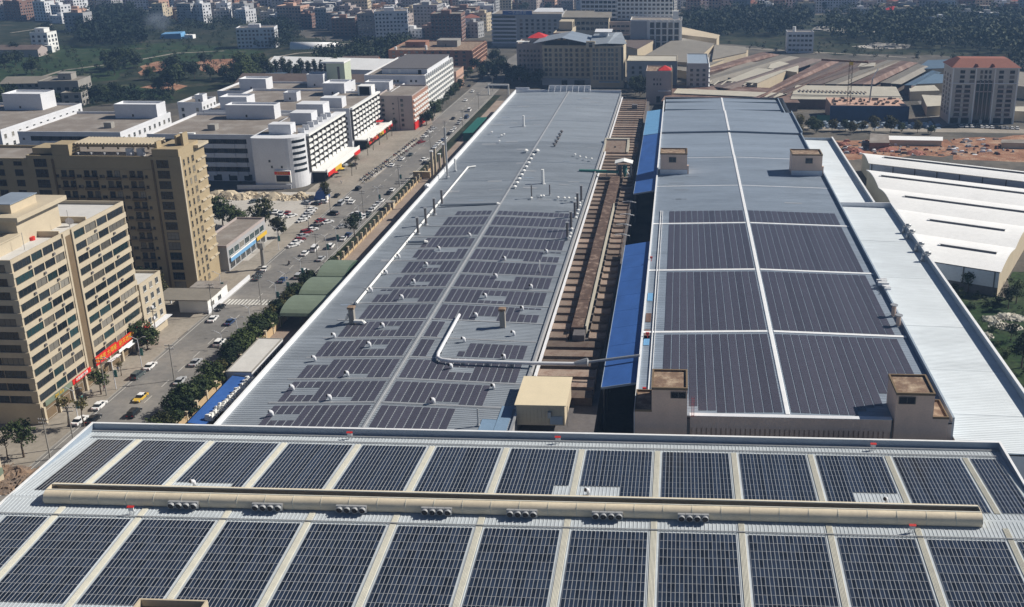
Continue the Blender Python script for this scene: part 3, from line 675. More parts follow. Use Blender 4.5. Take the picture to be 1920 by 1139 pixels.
# two square chimneys with dark hoods
for px, py, tp, lab in ((943,611,578,'square grey chimney with dark red hood behind the white duct'),(661,604,575,'square grey chimney with white ducts at the left of the grey roof')):
    p = P(px,py,12); t = Q(px,tp,p.y).z; s = thing('chimney', lab, 'chimney', (p.x,p.y,11.5))
    mb = MB(); mb.box(p.x-.7,p.x+.7,p.y-.7,p.y+.7,11.5,t-.8); mb.build('shaft', M['conc'], s)
    mb = MB(); mb.box(p.x-.9,p.x+.9,p.y-.9,p.y+.9,t-.6,t); mb.build('hood', M['brown_roof'], s)
    mb = MB()
    for dx in (-.6,.6):
        for dy in (-.6,.6): mb.box(p.x+dx-.1,p.x+dx+.1,p.y+dy-.1,p.y+dy+.1,t-.8,t-.6)
    mb.build('hood_post', M['steel'], s)
    if px == 661:
        mb = MB(); mb.tube((p.x+.6,p.y-.5,12.4),(p.x+3,p.y-.6,12.4),.5,.5,9); mb.tube((p.x+3,p.y-.6,12.4),(p.x+3.6,p.y-.9,11.8),.5,.6,9); mb.tube((p.x-2.2,p.y+1.5,12.1),(p.x-1,p.y+.3,14),.35,.5,8); mb.build('side_duct', M['white'], s)
# blue sheets at the near right corner of the grey roof
for i, (xa,xb,ya,yb) in enumerate(((-42.2,-39,191.2,197),(-38.9,-36.2,191.2,203.5))):
    mb = MB(); mb.hexa([(xa,ya,zb(xa)+.05),(xb,ya,zb(xb)+.05),(xb,yb,zb(xb)+.05),(xa,yb,zb(xa)+.05),(xa,ya,zb(xa)+.15),(xb,ya,zb(xb)+.15),(xb,yb,zb(xb)+.15),(xa,yb,zb(xa)+.15)])
    tag(mb.build('blue_sheet', M['blue_pale'], loc=(xa,ya,zb(xa))), ('narrower' if i == 0 else 'wider')+' pale blue sheet at the near right corner of the grey roof', 'roof sheet')
# cream roof shed
za, zc = Q(968,754,199.5), Q(1061,764,199.5); zd, ze = Q(984,702,213.0), Q(1068,713,213.0)
s = thing('roof_shed', 'cream box shed with sloping roof at the near end between the long roofs', 'shed', (-35.5,199.5,9))
x0_, x1_ = (za.x+zd.x)/2, (zc.x+ze.x)/2; za.z = zc.z = (za.z+zc.z)/2; zd.z = ze.z = (zd.z+ze.z)/2
h = [(x0_,199.5,9),(x1_,199.5,9),(x1_,213,9),(x0_,213,9),(x0_,199.5,za.z-.2),(x1_,199.5,zc.z-.2),(x1_,213,ze.z-.2),(x0_,213,zd.z-.2)]
mb = MB(); mb.hexa(h,0,'snew'); 
for i in range(14):
    xx = x0_+.5+i*.83; mb.box(xx-.06,xx+.06,199.42,199.497,9,za.z+(zc.z-za.z)*(xx-x0_)/(x1_-x0_)-.25)
mb.build('wall', M['beige'], s)
mb = MB(); hh = [(p[0]+(-.35 if p[0]==x0_ else .35), p[1]+(-.35 if p[1]<200 else .35), z_) for p, z_ in zip(h[4:], (za.z,zc.z,ze.z,zd.z))]
mb.hexa([(p[0],p[1],p[2]-.18) for p in hh]+hh); mb.build('roof', mk('cream roof sheet',(.70,.60,.42),.6,.05,.3,.04), s)
mb = MB(); mb.box(x0_+7,x0_+7.7,198.6,199.41,11.2,12.6); mb.build('wall_unit', M['steel'], s)
mb = MB(); mb.box(x0_+7.4,x0_+10.2,199.36,199.415,9.3,11.3); mb.build('door', M['trim_grey'], s)

# ------------------------------------------------------------------ brown slab roof with rusty duct
sr = thing('slab_roof', 'old brown roof of stepped concrete slabs between the two long factories', 'roof', (-34.9,195,0))
mb = MB(); mb.box(-34.9,-18.2,195,606,0,6.6,faces='snewt'); mb.build('wall', M['pipe_dark'], sr)
pitch = 5.8; y = 215.5; i = 0
slab = {}
def slab_me(wd, v_):
    k = (round(wd,2), v_)
    if k not in slab:
        mb = MB(); a = wd/2; t = .42
        mb.hexa([(-a,-2.15,-1.2),(a,-2.15,-1.2),(a,2.15,-1.2),(-a,2.15,-1.2),(-a,-2.15,.82),(a,-2.15,.82),(a,2.15,.62),(-a,2.15,.62)],0)
        for dx in (-a+.2,a-.2): mb.box(dx-.15,dx+.15,-2.0,2.0,.84,.95)
        slab[k] = mb.mesh('slab', [M['rust_slab']])
    return slab[k]
while y < 604:
    if 249 < y < 415:
        inst('roof_slab', slab_me(5.4,0), sr, (-31.6+34.9, y-195, 7.9+R.uniform(-.06,.06))); inst('roof_slab', slab_me(4.6,1), sr, (-21.2+34.9, y-195, 7.9+R.uniform(-.06,.06)))
    else:
        w_ = 14.6; inst('roof_slab', slab_me(w_,2), sr, (-26.9+34.9, y-195, 7.9+R.uniform(-.06,.06)))
    y += pitch; i += 1
mb = MB(); mb.box(-34.6,-34.0,215,604,8.6,9.5); mb.build('gutter_edge', M['white_dirty'], sr)
rd = thing('rusty_duct', 'long rusty box duct running along the middle of the brown slab roof', 'duct', (-26,250,8))
mb = MB(); n = 24
for i in range(n):
    ya = 251+i*(412-251)/n; yb = 251+(i+1)*(412-251)/n-.08; z_ = 10.6+R.uniform(-.05,.05); xo = R.uniform(-.06,.06)
    mb.box(-28.3+xo,-24.6+xo,ya,yb,8.4,z_)
mb.build('casing', M['rust_duct'], rd)
mb = MB(); mb.box(-24.55,-24.2,251,370,8.6,11.0); mb.build('edge_beam', M['shed_cream'], rd)
mb = MB(); mb.box(-27.5,-24.4,246.5,250.4,8.4,10.2); mb.build('end_box', M['pipe_dark'], rd)
# small gear on the slab roof
for i, (px, py) in enumerate([(1182,380),(1178,404),(1172,423),(1169,442)]):
    p = P(px,py,9); s = thing('bracket_lamp', f'white pipe arm over the dark gap, {ordw(i+1)} from the far end', 'pipe arm', p, group='white pipe arms over the gap')
    mb = MB(); mb.bar(p+Vector((-3.2,.8,0)),p+Vector((-1.2,0,.5)),.28); mb.bar(p+Vector((-1.2,0,.5)),p+Vector((2.2,-.8,.2)),.28); mb.build('arm', M['trim_white'], s)
    mb = MB(); mb.box(p.x-.9,p.x+.9,p.y-.35,p.y+.15,p.z+.25,p.z+.65); mb.build('head', M['steel'], s)
    mb = MB(); mb.bar(p+Vector((-.5,.2,-1)),p+Vector((-.5,.2,.3)),.2); mb.build('post', M['pipe_dark'], s)
mb = MB()
for xa in (-18.6,):
    for yy in range(232,420,12): mb.box(xa-.1,xa+.1,yy-.1,yy+.1,7.7,9.3)
    for zz in (8.6,9.2): mb.box(xa-.05,xa+.05,232,414,zz,zz+.1)
o = mb.build('guard_rail', M['pipe_dark'], loc=(-18.6,232,7.7)); tag(o,'dark guard rail along the edge of the brown slab roof','railing')
# machine house on legs with teal cyclone and conveyor
p = P(1170,330,9); s = thing('cyclone_unit','teal dust extractor under a small white gable canopy on the slab roof','dust extractor',(p.x,p.y,8.6))
mb = MB()
for dx in (-3,3):
    for dy in (-2,2): mb.box(dx-.15,dx+.15,dy-.15,dy+.15,0,6.4)
mb.build('frame', M['steel'], s, world=False)
mb = MB(); mb.hexa([(-3.8,-3,6.3),(0,-3,7.3),(0,3,7.3),(-3.8,3,6.3),(-3.8,-3,6.5),(0,-3,7.5),(0,3,7.5),(-3.8,3,6.5)]); mb.hexa([(0,-3,7.3),(3.8,-3,6.3),(3.8,3,6.3),(0,3,7.3),(0,-3,7.5),(3.8,-3,6.5),(3.8,3,6.5),(0,3,7.5)]); mb.build('canopy', M['white'], s, world=False)
mb = MB(); mb.tube((.4,-.5,0),(.4,-.5,2.2),.3,1.0,10); mb.tube((.4,-.5,2.2),(.4,-.5,5.2),1.0,1.0,10); mb.build('cyclone', M['teal'], s, world=False)
mb = MB(); mb.box(-2.6,-.9,-1.8,1.2,.4,4.8); mb.build('filter_box', M['pipe_dark'], s, world=False)
mb = MB(); mb.tube((1.2,-1.6,3.0),(2.8,-2.2,.6),.28,.28,8); mb.tube((1.2,-1.6,.5),(2.8,-2.2,.5),.25,.25,8); mb.build('pipe_loop', M['white'], s, world=False)
a, b = P(1086,321,11.5), P(1160,323,11.5); s = thing('conveyor','teal covered conveyor crossing from the grey roof to the dust extractor','conveyor',a)
mb = MB(); mb.bar(a,b,1.1,0,1.0); mb.build('casing', M['teal'], s); mb = MB(); mb.bar(a+Vector((0,0,.56)),b+Vector((0,0,.56)),1.4,0,.1); mb.build('cover', M['teal_roof'], s)
mb = MB(); 
for q in (.05,.35,.7): c = a.lerp(b,q); mb.box(c.x-.12,c.x+.12,c.y-.5,c.y+.5,8,11)
mb.build('leg', M['steel'], s)
# cream rimmed brown box
c = [Q(1133,287,430), Q(1176,287,430)]; p = P(1133,287,9); y_ = p.y
s = thing('roof_house','brown topped box with a cream rim standing on the slab roof','roof house',(P(1133,287,9).x,y_,8.6))
xa, xb = P(1134,287,9).x, P(1174,287,9).x; h_ = 2.4; d_ = 12.5
mb = MB(); mb.hexa([(xa,y_,8.6),(xb,y_,8.6),(xb,y_+d_,8.6),(xa,y_+d_,8.6),(xa,y_,9.3),(xb,y_,9.3),(xb,y_+d_,12.2),(xa,y_+d_,12.2)],0,'snewt'); mb.build('body', M['rust_slab'], s)
mb = MB()
for q in ((xa-.9,xa-.003),(xb+.003,xb+.9)): mb.hexa([(q[0],y_-.2,8.6),(q[1],y_-.2,8.6),(q[1],y_+d_,8.6),(q[0],y_+d_,8.6),(q[0],y_-.2,9.6),(q[1],y_-.2,9.6),(q[1],y_+d_,12.7),(q[0],y_+d_,12.7)])
mb.box(xa-.9,xb+.9,y_+d_+.003,y_+d_+2.2,8.6,12.9); mb.build('rim', M['shed_cream'], s)
mb = MB(); mb.tube(((xa+xb)/2-.5,y_+5.4,10.4),((xa+xb)/2-.5,y_+5.2,10.75),.5,.5,8); mb.build('hole_cover', M['dark_in'], s)
# grey stair hatch at the far end
mb = MB(); mb.box(P(1193,190,9).x-1.5,P(1193,190,9).x+1.5,570,574,8.6,11); tag(mb.build('roof_hatch', M['pipe_dark'], loc=(P(1193,190,9).x,570,8.6)),'dark roof hatch near the far end of the slab roof','hatch')

# ------------------------------------------------------------------ blue monopitch roofs over the alley
def blue_roof(lab, xa, xb, ya, yb, zl, zr, m, seams):
    s = thing('blue_roof', lab, 'roof', (xa,ya,zr))
    mb = MB(); n = seams
    for i in range(n):
        a = ya+(yb-ya)*i/n; b = ya+(yb-ya)*(i+1)/n-.10
        mb.hexa([(xa,a,zl-.12),(xb,a,zr-.12),(xb,b,zr-.12),(xa,b,zl-.12),(xa,a,zl),(xb,a,zr),(xb,b,zr),(xa,b,zl)]) if False else None
        q = MB(); q.hexa([(xa,a,zl-.12),(xb,a,zr-.12),(xb,b,zr-.12),(xa,b,zl-.12),(xa,a,zl),(xb,a,zr),(xb,b,zr),(xa,b,zl)]); q.build('roof_panel', m, s)
    mb = MB(); mb.hexa([(xa,ya-.12,zl-.5),(xb,ya-.12,zr-.5),(xb,ya-.003,zr-.5),(xa,ya-.003,zl-.5),(xa,ya-.12,zl+.05),(xb,ya-.12,zr+.05),(xb,ya-.003,zr+.05),(xa,ya-.003,zl+.05)]); mb.box(xa-.15,xa-.003,ya,yb,zl-.5,zl+.1); mb.build('fascia', M['trim_grey'], s)
    mb = MB()
    for yy in range(int(ya)+2, int(yb), 10): mb.box(xa+.2,xa+.5,yy,yy+.3,0,zl-.13)
    mb.build('post', M['pipe_dark'], s); return s
bl, br = P(1128,716,12.2), P(1195,728,13.7)
blue_roof('near cobalt blue sheet roof over the alley beside the right factory', -17.2,-8.9,(bl.y+br.y)/2,P(1200,456,13).y,12.2,13.7,M['blue_roof'],9)
blue_roof('far cobalt blue sheet roof over the alley, with its open dark end', -17.3,-8.9,P(1210,360,13).y,P(1228,252,13).y-.2,12.2,13.7,M['blue_roof'],6)
blue_roof('faded light blue sheet roof at the far end of the alley', -17.4,-8.9,P(1228,252,13).y,P(1229,207,13).y,12.4,13.7,M['blue_light'],7)

# fine standing ribs, stains and repair sheets on the two long roofs
mb = MB(); y = BY0+.6
while y < 470:
    for xa, xb in ((BX0+.4,BR-.6),(BR+.6,BX1-.3)): mb.hexa([(xa,y-.04,zb(xa)-.01),(xb,y-.04,zb(xb)-.01),(xb,y+.04,zb(xb)-.01),(xa,y+.04,zb(xa)-.01),(xa,y-.02,zb(xa)+.06),(xb,y-.02,zb(xb)+.06),(xb,y+.02,zb(xb)+.06),(xa,y+.02,zb(xa)+.06)],0,'snt')
    y += .92 if y < 300 else 1.4
mb.build('roof_rib', M['roof_b'], lf, kind='stuff')
for i in range(34):
    side = R.random() < .6; x0 = R.uniform(BX0+1,-90) if side and R.random() < .5 else R.uniform(-95,-40); y0_ = R.uniform(356,590) if x0 > -89 else R.uniform(195,590); w_, d_ = R.uniform(2,7), R.uniform(1.0,3.0)
    if x0 < BR < x0+w_: continue
    q = [(x0,y0_),(x0+w_,y0_),(x0+w_,y0_+d_),(x0,y0_+d_)]; mb = MB(); mb.hexa([(a,b,zb(a)+.0) for a,b in q]+[(a,b,zb(a)+.035) for a,b in q],0,'tsnew'); mb.build('repair_sheet', R.choice([M['roof_c'],M['steel'],M['roof_b2'],M['roof_b2']]), lf)

# ------------------------------------------------------------------ right factory
CX0, CX1, CR = -8.5, 58.6, 23.9
def zc_(x): return 14.0 + (1-abs(x-CR)/34.0)*.9
rf = thing('right_factory', 'right hand grey blue factory whose near half carries eight big solar blocks', 'factory', (CX0,195,0))
mb = MB(); mb.box(CX0,CX1,195.4,580,0,13.9,faces='nsew'); mb.build('wall', M['grey_wall'], rf)
def roof_seg(xa, xb, ya, yb, dz, n):
    mb = MB()
    for i in range(n):
        a = ya+(yb-ya)*i/n; b = ya+(yb-ya)*(i+1)/n
        for x0, x1 in ((xa,CR),(CR,xb)):
            mb.hexa([(x0,a,13.5),(x1,a,13.5),(x1,b,13.5),(x0,b,13.5),(x0,a,zc_(x0)+dz),(x1,a,zc_(x1)+dz),(x1,b,zc_(x1)+dz-.012),(x0,b,zc_(x0)+dz-.012)],0,'snewt' if i in (0,n-1) else 't')
    mb.build('roof', M['roof_c'], rf)
    mb = MB(); mb.box(xb,xb+.45,ya,yb-.01,9,15.1+dz); mb.build('parapet', M['trim_grey'], rf)
    mb = MB()
    mb.hexa([(CR-.55,ya+.1,zc_(CR)+dz-.02),(CR+.55,ya+.1,zc_(CR)+dz-.02),(CR+.55,yb-.1,zc_(CR)+dz-.02),(CR-.55,yb-.1,zc_(CR)+dz-.02),(CR-.4,ya+.1,zc_(CR)+dz+.2),(CR+.4,ya+.1,zc_(CR)+dz+.2),(CR+.4,yb-.1,zc_(CR)+dz+.2),(CR-.4,yb-.1,zc_(CR)+dz+.2)],0,'snewt'); mb.build('ridge_cap', M['trim_white'], rf)
roof_seg(CX0, CX1, 195.4, 434, 0, 20)
roof_seg(CX0, P(1500,248,14.5).x, 434.05, 482.5, -.5, 4)
roof_seg(CX0, P(1483,213,14).x, 483.5, 534, .25, 4)
roof_seg(CX0+.6, P(1460,190,13.5).x, 534.5, 580, -1.3, 4)
for xa, xb in ((CX0,19),(39,P(1500,248,14.5).x)):
    mb = MB(); mb.box(xa,xb,482.55,483.45,12,13.4); mb.build('valley', M['pipe_dark'], rf)
mb = MB(); mb.box(CX0-.5,CX0-.003,195.4,566,9,14.7); mb.build('gutter', M['trim_white'], rf)
mb = MB(); mb.box(CX0+2.2,CX0+2.45,205,349,14.25,14.5); mb.box(CX0+2.9,CX0+3.05,205,349,14.25,14.42); mb.build('cable_tray', M['trim_white'], rf)
for y in (240.3,286.9,334.0): xstrip(y,.55,.16,rf,'cross_strip',M['trim_white'],CX0,CX1-.3,zc_,CR)
for y in (383.4,430.0): xstrip(y,.25,.08,rf,'roof_joint',M['trim_white'],CX0,CX1-.3,zc_,CR)
for i, (xa, xb) in enumerate(((CX0+.05,CX0+2),)):
    for k, y in enumerate((232,247,262,236)):
        mb = MB(); mb.box(xa+.2,xb-.3,y,y+6,14.16,14.2); mb.build('patch', M['shed_rust'] if k%2 else M['blue_light'], rf)
CROWS = [(196.6,239.4),(241.2,286.0),(287.8,333.1),(334.9,349.3)]
stepsL = [(-9,3.2,0,206),(3.0,5.1,0,199.2),(5.1,9,0,198.0)]
stepsR = [(44.8,60,0,207.5),(42.7,44.9,0,201.4),(40.6,42.8,0,200.2),(38.5,40.6,0,198.8)]
for i, (ya, yb) in enumerate(CROWS):
    strip_array(f'large solar block left of the right factory ridge, {ordw(i+1)} from the near end', 'solar blocks on the right factory', CR-1.0, CX0+4.0, -1, ya, yb, zc_, stepsL if i == 0 else [], pw=2.02)
    strip_array(f'large solar block right of the right factory ridge, {ordw(i+1)} from the near end', 'solar blocks on the right factory', CR+1.0, CX1-2.4, 1, ya, yb, zc_, stepsR if i == 0 else [], pw=2.06)
mb = MB(); y = 196
while y < 478:
    for xa, xb in ((CX0+.4,CR-.6),(CR+.6,CX1-.3)): mb.hexa([(xa,y-.04,zc_(xa)-.02),(xb,y-.04,zc_(xb)-.02),(xb,y+.04,zc_(xb)-.02),(xa,y+.04,zc_(xa)-.02),(xa,y-.02,zc_(xa)+(.03 if y < 434 else -.44)),(xb,y-.02,zc_(xb)+(.03 if y < 434 else -.44)),(xb,y+.02,zc_(xb)+(.03 if y < 434 else -.44)),(xa,y+.02,zc_(xa)+(.03 if y < 434 else -.44))],0,'snt') if y < 433 else None
    y += 1.3
mb.build('roof_rib', M['roof_c'], rf, kind='stuff')
for i in range(14):
    x0 = R.uniform(CX0+1,50); y0_ = R.uniform(354,425); w_, d_ = R.uniform(3,9), R.uniform(.8,2.4)
    if x0 < CR < x0+w_: continue
    q = [(x0,y0_),(x0+w_,y0_),(x0+w_,y0_+d_),(x0,y0_+d_)]; mb = MB(); mb.hexa([(a,b,zc_(a)+.0) for a,b in q]+[(a,b,zc_(a)+.032) for a,b in q],0,'tsnew'); mb.build('repair_sheet', R.choice([M['roof_b2'],M['roof_c2']]), rf)
# near front wall with pilasters and two stair towers
fw = thing('front_wall','brown tiled end wall with slots joining the two near stair towers','wall',(CX0,194,0))
mb = MB(); mb.box(3.1,45.6,194.6,195.35,0,14.9); mb.build('wall', M['tile_wall'], fw)
mb = MB()
for i in range(40):
    x = 4.0+i*1.04; mb.box(x-.38,x+.38,194.2,194.597,0,12.1)
mb.build('pilaster', M['tile_wall'], fw, kind='stuff')
mb = MB(); mb.box(3.1,45.6,194.15,194.597,12.103,14.9); mb.build('band', M['tile_wall'], fw)
mb = MB(); mb.box(3.0,45.7,194.1,195.4,14.903,15.0); mb.build('coping', M['white_dirty'], fw)
def stair_tower(lab, xa, xb, ya, yb, z0, z1, win, step=None, rim='tan_dark'):
    s = thing('stair_tower', lab, 'stair tower', (xa,ya,z0))
    mb = MB(); mb.box(xa,xb,ya,yb,z0,z1); mb.build('wall', M['tile_wall'], s)
    mb = MB(); t = .3
    for q in ((xa-.1,xb+.1,ya-.1,ya+t),(xa-.1,xb+.1,yb-t,yb+.1),(xa-.1,xa+t,ya+t+.003,yb-t-.003),(xb-t,xb+.1,ya+t+.003,yb-t-.003)): mb.box(*q,z1+.003,z1+.55)
    mb.build('parapet', M[rim], s)
    mb = MB(); mb.box(xa+t+.01,xb-t-.01,ya+t+.01,yb-t-.01,z1+.004,z1+.1); mb.build('roof', M['brown_roof'], s)
    wx, wz, ww, wh = win
    fr = MB()
    for q in ((wx-ww/2-.15,wx+ww/2+.15,wz-wh/2-.15,wz-wh/2),(wx-ww/2-.15,wx+ww/2+.15,wz+wh/2,wz+wh/2+.15),(wx-ww/2-.15,wx-ww/2,wz-wh/2,wz+wh/2),(wx+ww/2,wx+ww/2+.15,wz-wh/2,wz+wh/2),(wx-.06,wx+.06,wz-wh/2,wz+wh/2)): fr.box(q[0],q[1],ya-.14,ya-.004,q[2],q[3])
    o = fr.build('window', M['frame_dk'], s); mb = MB(); mb.box(wx-ww/2,wx+ww/2,ya-.06,ya-.004,wz-wh/2,wz+wh/2); mb.build('pane', M['glass'], o)
    if step:
        xa, xb, ya, yb, zs = step
        mb = MB(); mb.box(xa,xb,ya,yb,0,zs); mb.build('wing', M['tile_wall'], s)
        mb = MB(); mb.box(xa-.05,xb+.05,ya-.05,ya+.25,zs+.003,zs+.5); mb.box(xa-.05,xb+.05,yb-.25,yb+.05,zs+.003,zs+.5); mb.box(xa-.05,xa+.25,ya+.253,yb-.253,zs+.003,zs+.5); mb.box(xb-.25,xb+.05,ya+.253,yb-.253,zs+.003,zs+.5); mb.build('wing_parapet', M['tan_dark'], s)
        mb = MB(); mb.box(xa+.26,xb-.26,ya+.26,yb-.26,zs+.004,zs+.08); mb.build('wing_roof', M['brown_roof'], s)
    return s
tl = Q(1222,727,194); tr = Q(1289,727,194)
stair_tower('near left stair tower with a small window at the corner of the right factory', tl.x, tr.x, 194, 203, 0, tl.z-.5, (Q(1272,741,194).x, Q(1272,741,194).z, 3.0, 1.2), (tl.x-3.6,tl.x-.003,194,203.5,Q(1205,769,194).z-.4))
tl = Q(1682,737,194); tr = Q(1754,737,194)
stair_tower('near right stair tower with a stained top and a dark window', tl.x, tr.x, 194, 203, 0, tl.z-.5, (Q(1701,751,194).x, Q(1701,751,194).z, 3.2, 1.4), (tr.x+.003,tr.x+3.3,194,202,Q(1766,783,194).z-.4))
for px0, px1, py, lab in ((1238,1288,328,'far left roof stair house with one window on the right factory'),(1484,1540,330,'far right roof stair house with one window on the right factory')):
    a, b = P(px0,py,14), P(px1,py,14); t = Q(px0,290 if px0<1300 else 292,a.y).z
    wx = Q(1261 if px0<1300 else 1517, 300 if px0<1300 else 302, a.y)
    s = stair_tower(lab, a.x, b.x, a.y, a.y+9.5, 13.8, t, (wx.x, wx.z, 2.6, 1.9))
    mb = MB(); mb.box(a.x-.15,b.x+.15,a.y-.2,a.y-.004,14,16.2); mb.build('base_flashing', M['white_dirty'], s)
    mb = MB(); mb.box(b.x+.003,b.x+.7,a.y,a.y+1,13.8,18); mb.build('duct', M['tile_wall'], s)
# ladder by the left tower, two stacks at the right edge
s = thing('ladder','red rusty ladder against the near left stair tower','ladder',(3.4,193.9,14.9)); mb = MB()
for x in (3.4,3.9): mb.box(x-.04,x+.04,193.9,193.98,14.9,19.5)
for i in range(12): mb.box(3.4,3.9,193.92,193.97,15.1+i*.36,15.15+i*.36)
mb.build('rail', M['red'], s)
for i, (px, py, tp) in enumerate(((1675,594,573),(1684,612,592))): stack(px,py,tp,('farther' if i==0 else 'nearer')+' square vent stack on the right edge of the right factory',.6,'tile_wall',True,z=14,name='vent_stack')
for i, (px, py) in enumerate(((1214,634),(1208,738),(1221,490))):
    p = P(px,py,14.2); s = thing('roof_valve',f'small red valve stand on the left gutter of the right factory, {ordw(i+1)} in reading order','valve',p)
    mb = MB(); mb.tube((0,0,0),(0,0,1.3),.12,.12,6); mb.build('post', M['red'], s, world=False); mb = MB(); mb.box(-.4,.4,-.2,.2,.9,1.5); mb.build('box', M['red'], s, world=False)
# white clutter on the edge parapet
p = P(1650,531,15); mb = MB()
for i in range(9): mb.box(p.x+R.uniform(-1,1.4),p.x+R.uniform(1.5,2.2),p.y-6+i*.9,p.y-5.5+i*.9,15.1,15.4+R.uniform(0,.6))
tag(mb.build('spare_pipes', M['trim_white'], loc=p),'heap of white fittings on the right parapet of the right factory','fittings')

# ------------------------------------------------------------------ lean-to roofs on the right
lt = thing('lean_to','long white blue lean-to roof down the right side of the right factory','roof',(59.3,189.5,0))
mb = MB(); mb.box(59.2,79.6,189.5,371,0,9.9,faces='snew'); mb.build('wall', M['white_dirty'], lt)
mb = MB(); n = 5
YS = [189.5,206,229,256.5,294,330,371]
for i in range(len(YS)-1):
    q = MB(); a, b = YS[i], YS[i+1]-.12; zz = 10+.02*(i%2)
    q.hexa([(59.2,a,zz-.2),(79.6,a,zz-.6),(79.6,b,zz-.6),(59.2,b,zz-.2),(59.2,a,zz+.5),(79.6,a,zz),(79.6,b,zz),(59.2,b,zz+.5)]); q.build('roof_panel', M['roof_lean'], lt)
mb = MB(); y = 190.2
while y < 370: mb.hexa([(59.3,y-.05,10.4),(79.5,y-.05,9.9),(79.5,y+.05,9.9),(59.3,y+.05,10.4),(59.3,y-.025,10.55),(79.5,y-.025,10.05),(79.5,y+.025,10.05),(59.3,y+.025,10.55)],0,'snt'); y += .8
mb.build('roof_rib', M['roof_lean'], lt, kind='stuff')
mb = MB(); mb.box(79.6,80.1,189.5,371.5,0,12.0); mb.build('parapet', M['trim_grey'], lt)
mb = MB(); mb.box(79.5,80.25,189.5,371.5,12.003,12.12); mb.build('coping', M['trim_white'], lt)
mb = MB(); mb.box(59.2,79.6,371.0,371.5,0,12.0); mb.build('end_parapet', M['white_dirty'], lt)
lt2 = thing('lean_to','narrower far lean-to roof beyond the step, right of the far stair house','roof',(59.3,371.6,0))
xr = P(1640,384,11.8).x
mb = MB(); mb.box(59.2,xr,371.6,485,0,10.2,faces='snew'); mb.build('wall', M['white_dirty'], lt2)
YS = [371.6,384,410,440,485]
for i in range(len(YS)-1):
    q = MB(); a, b = YS[i], YS[i+1]-.12; q.hexa([(59.2,a,10),(xr,a,9.8),(xr,b,9.8),(59.2,b,10),(59.2,a,10.7),(xr,a,10.3),(xr,b,10.3),(59.2,b,10.7)]); q.build('roof_panel', M['roof_lean'], lt2)
mb = MB(); mb.box(xr,xr+.5,371.6,485.5,0,12.0); mb.build('parapet', M['trim_grey'], lt2); mb = MB(); mb.box(xr-.1,xr+.65,371.6,485.5,12.003,12.12); mb.build('coping', M['trim_white'], lt2)
mb = MB(); mb.box(59.2,xr-.003,485.0,485.5,0,11.6); mb.build('end_parapet', M['trim_grey'], lt2)
for i, (px, py) in enumerate(((1690,436),(1698,447),(1717,471),(1728,489))):
    p = P(px,py,10.3); s = thing('gooseneck_vent',f'steel gooseneck vent hooked over the lean-to parapet, {ordw(i+1)} from the far end','vent',(78.2,p.y,10))
    mb = MB(); mb.sm = True; mb.tube((0,0,0),(0,0,2.2),.55,.55,9); mb.tube((0,0,2.1),(.7,0,2.9),.55,.55,9); mb.tube((.7,0,2.9),(2.4,0,2.9),.55,.55,9); mb.build('duct', M['steel'], s, world=False)
    mb = MB(); mb.box(-.7,.7,-.7,.7,-.05,.25); mb.build('flange', M['steel'], s, world=False)

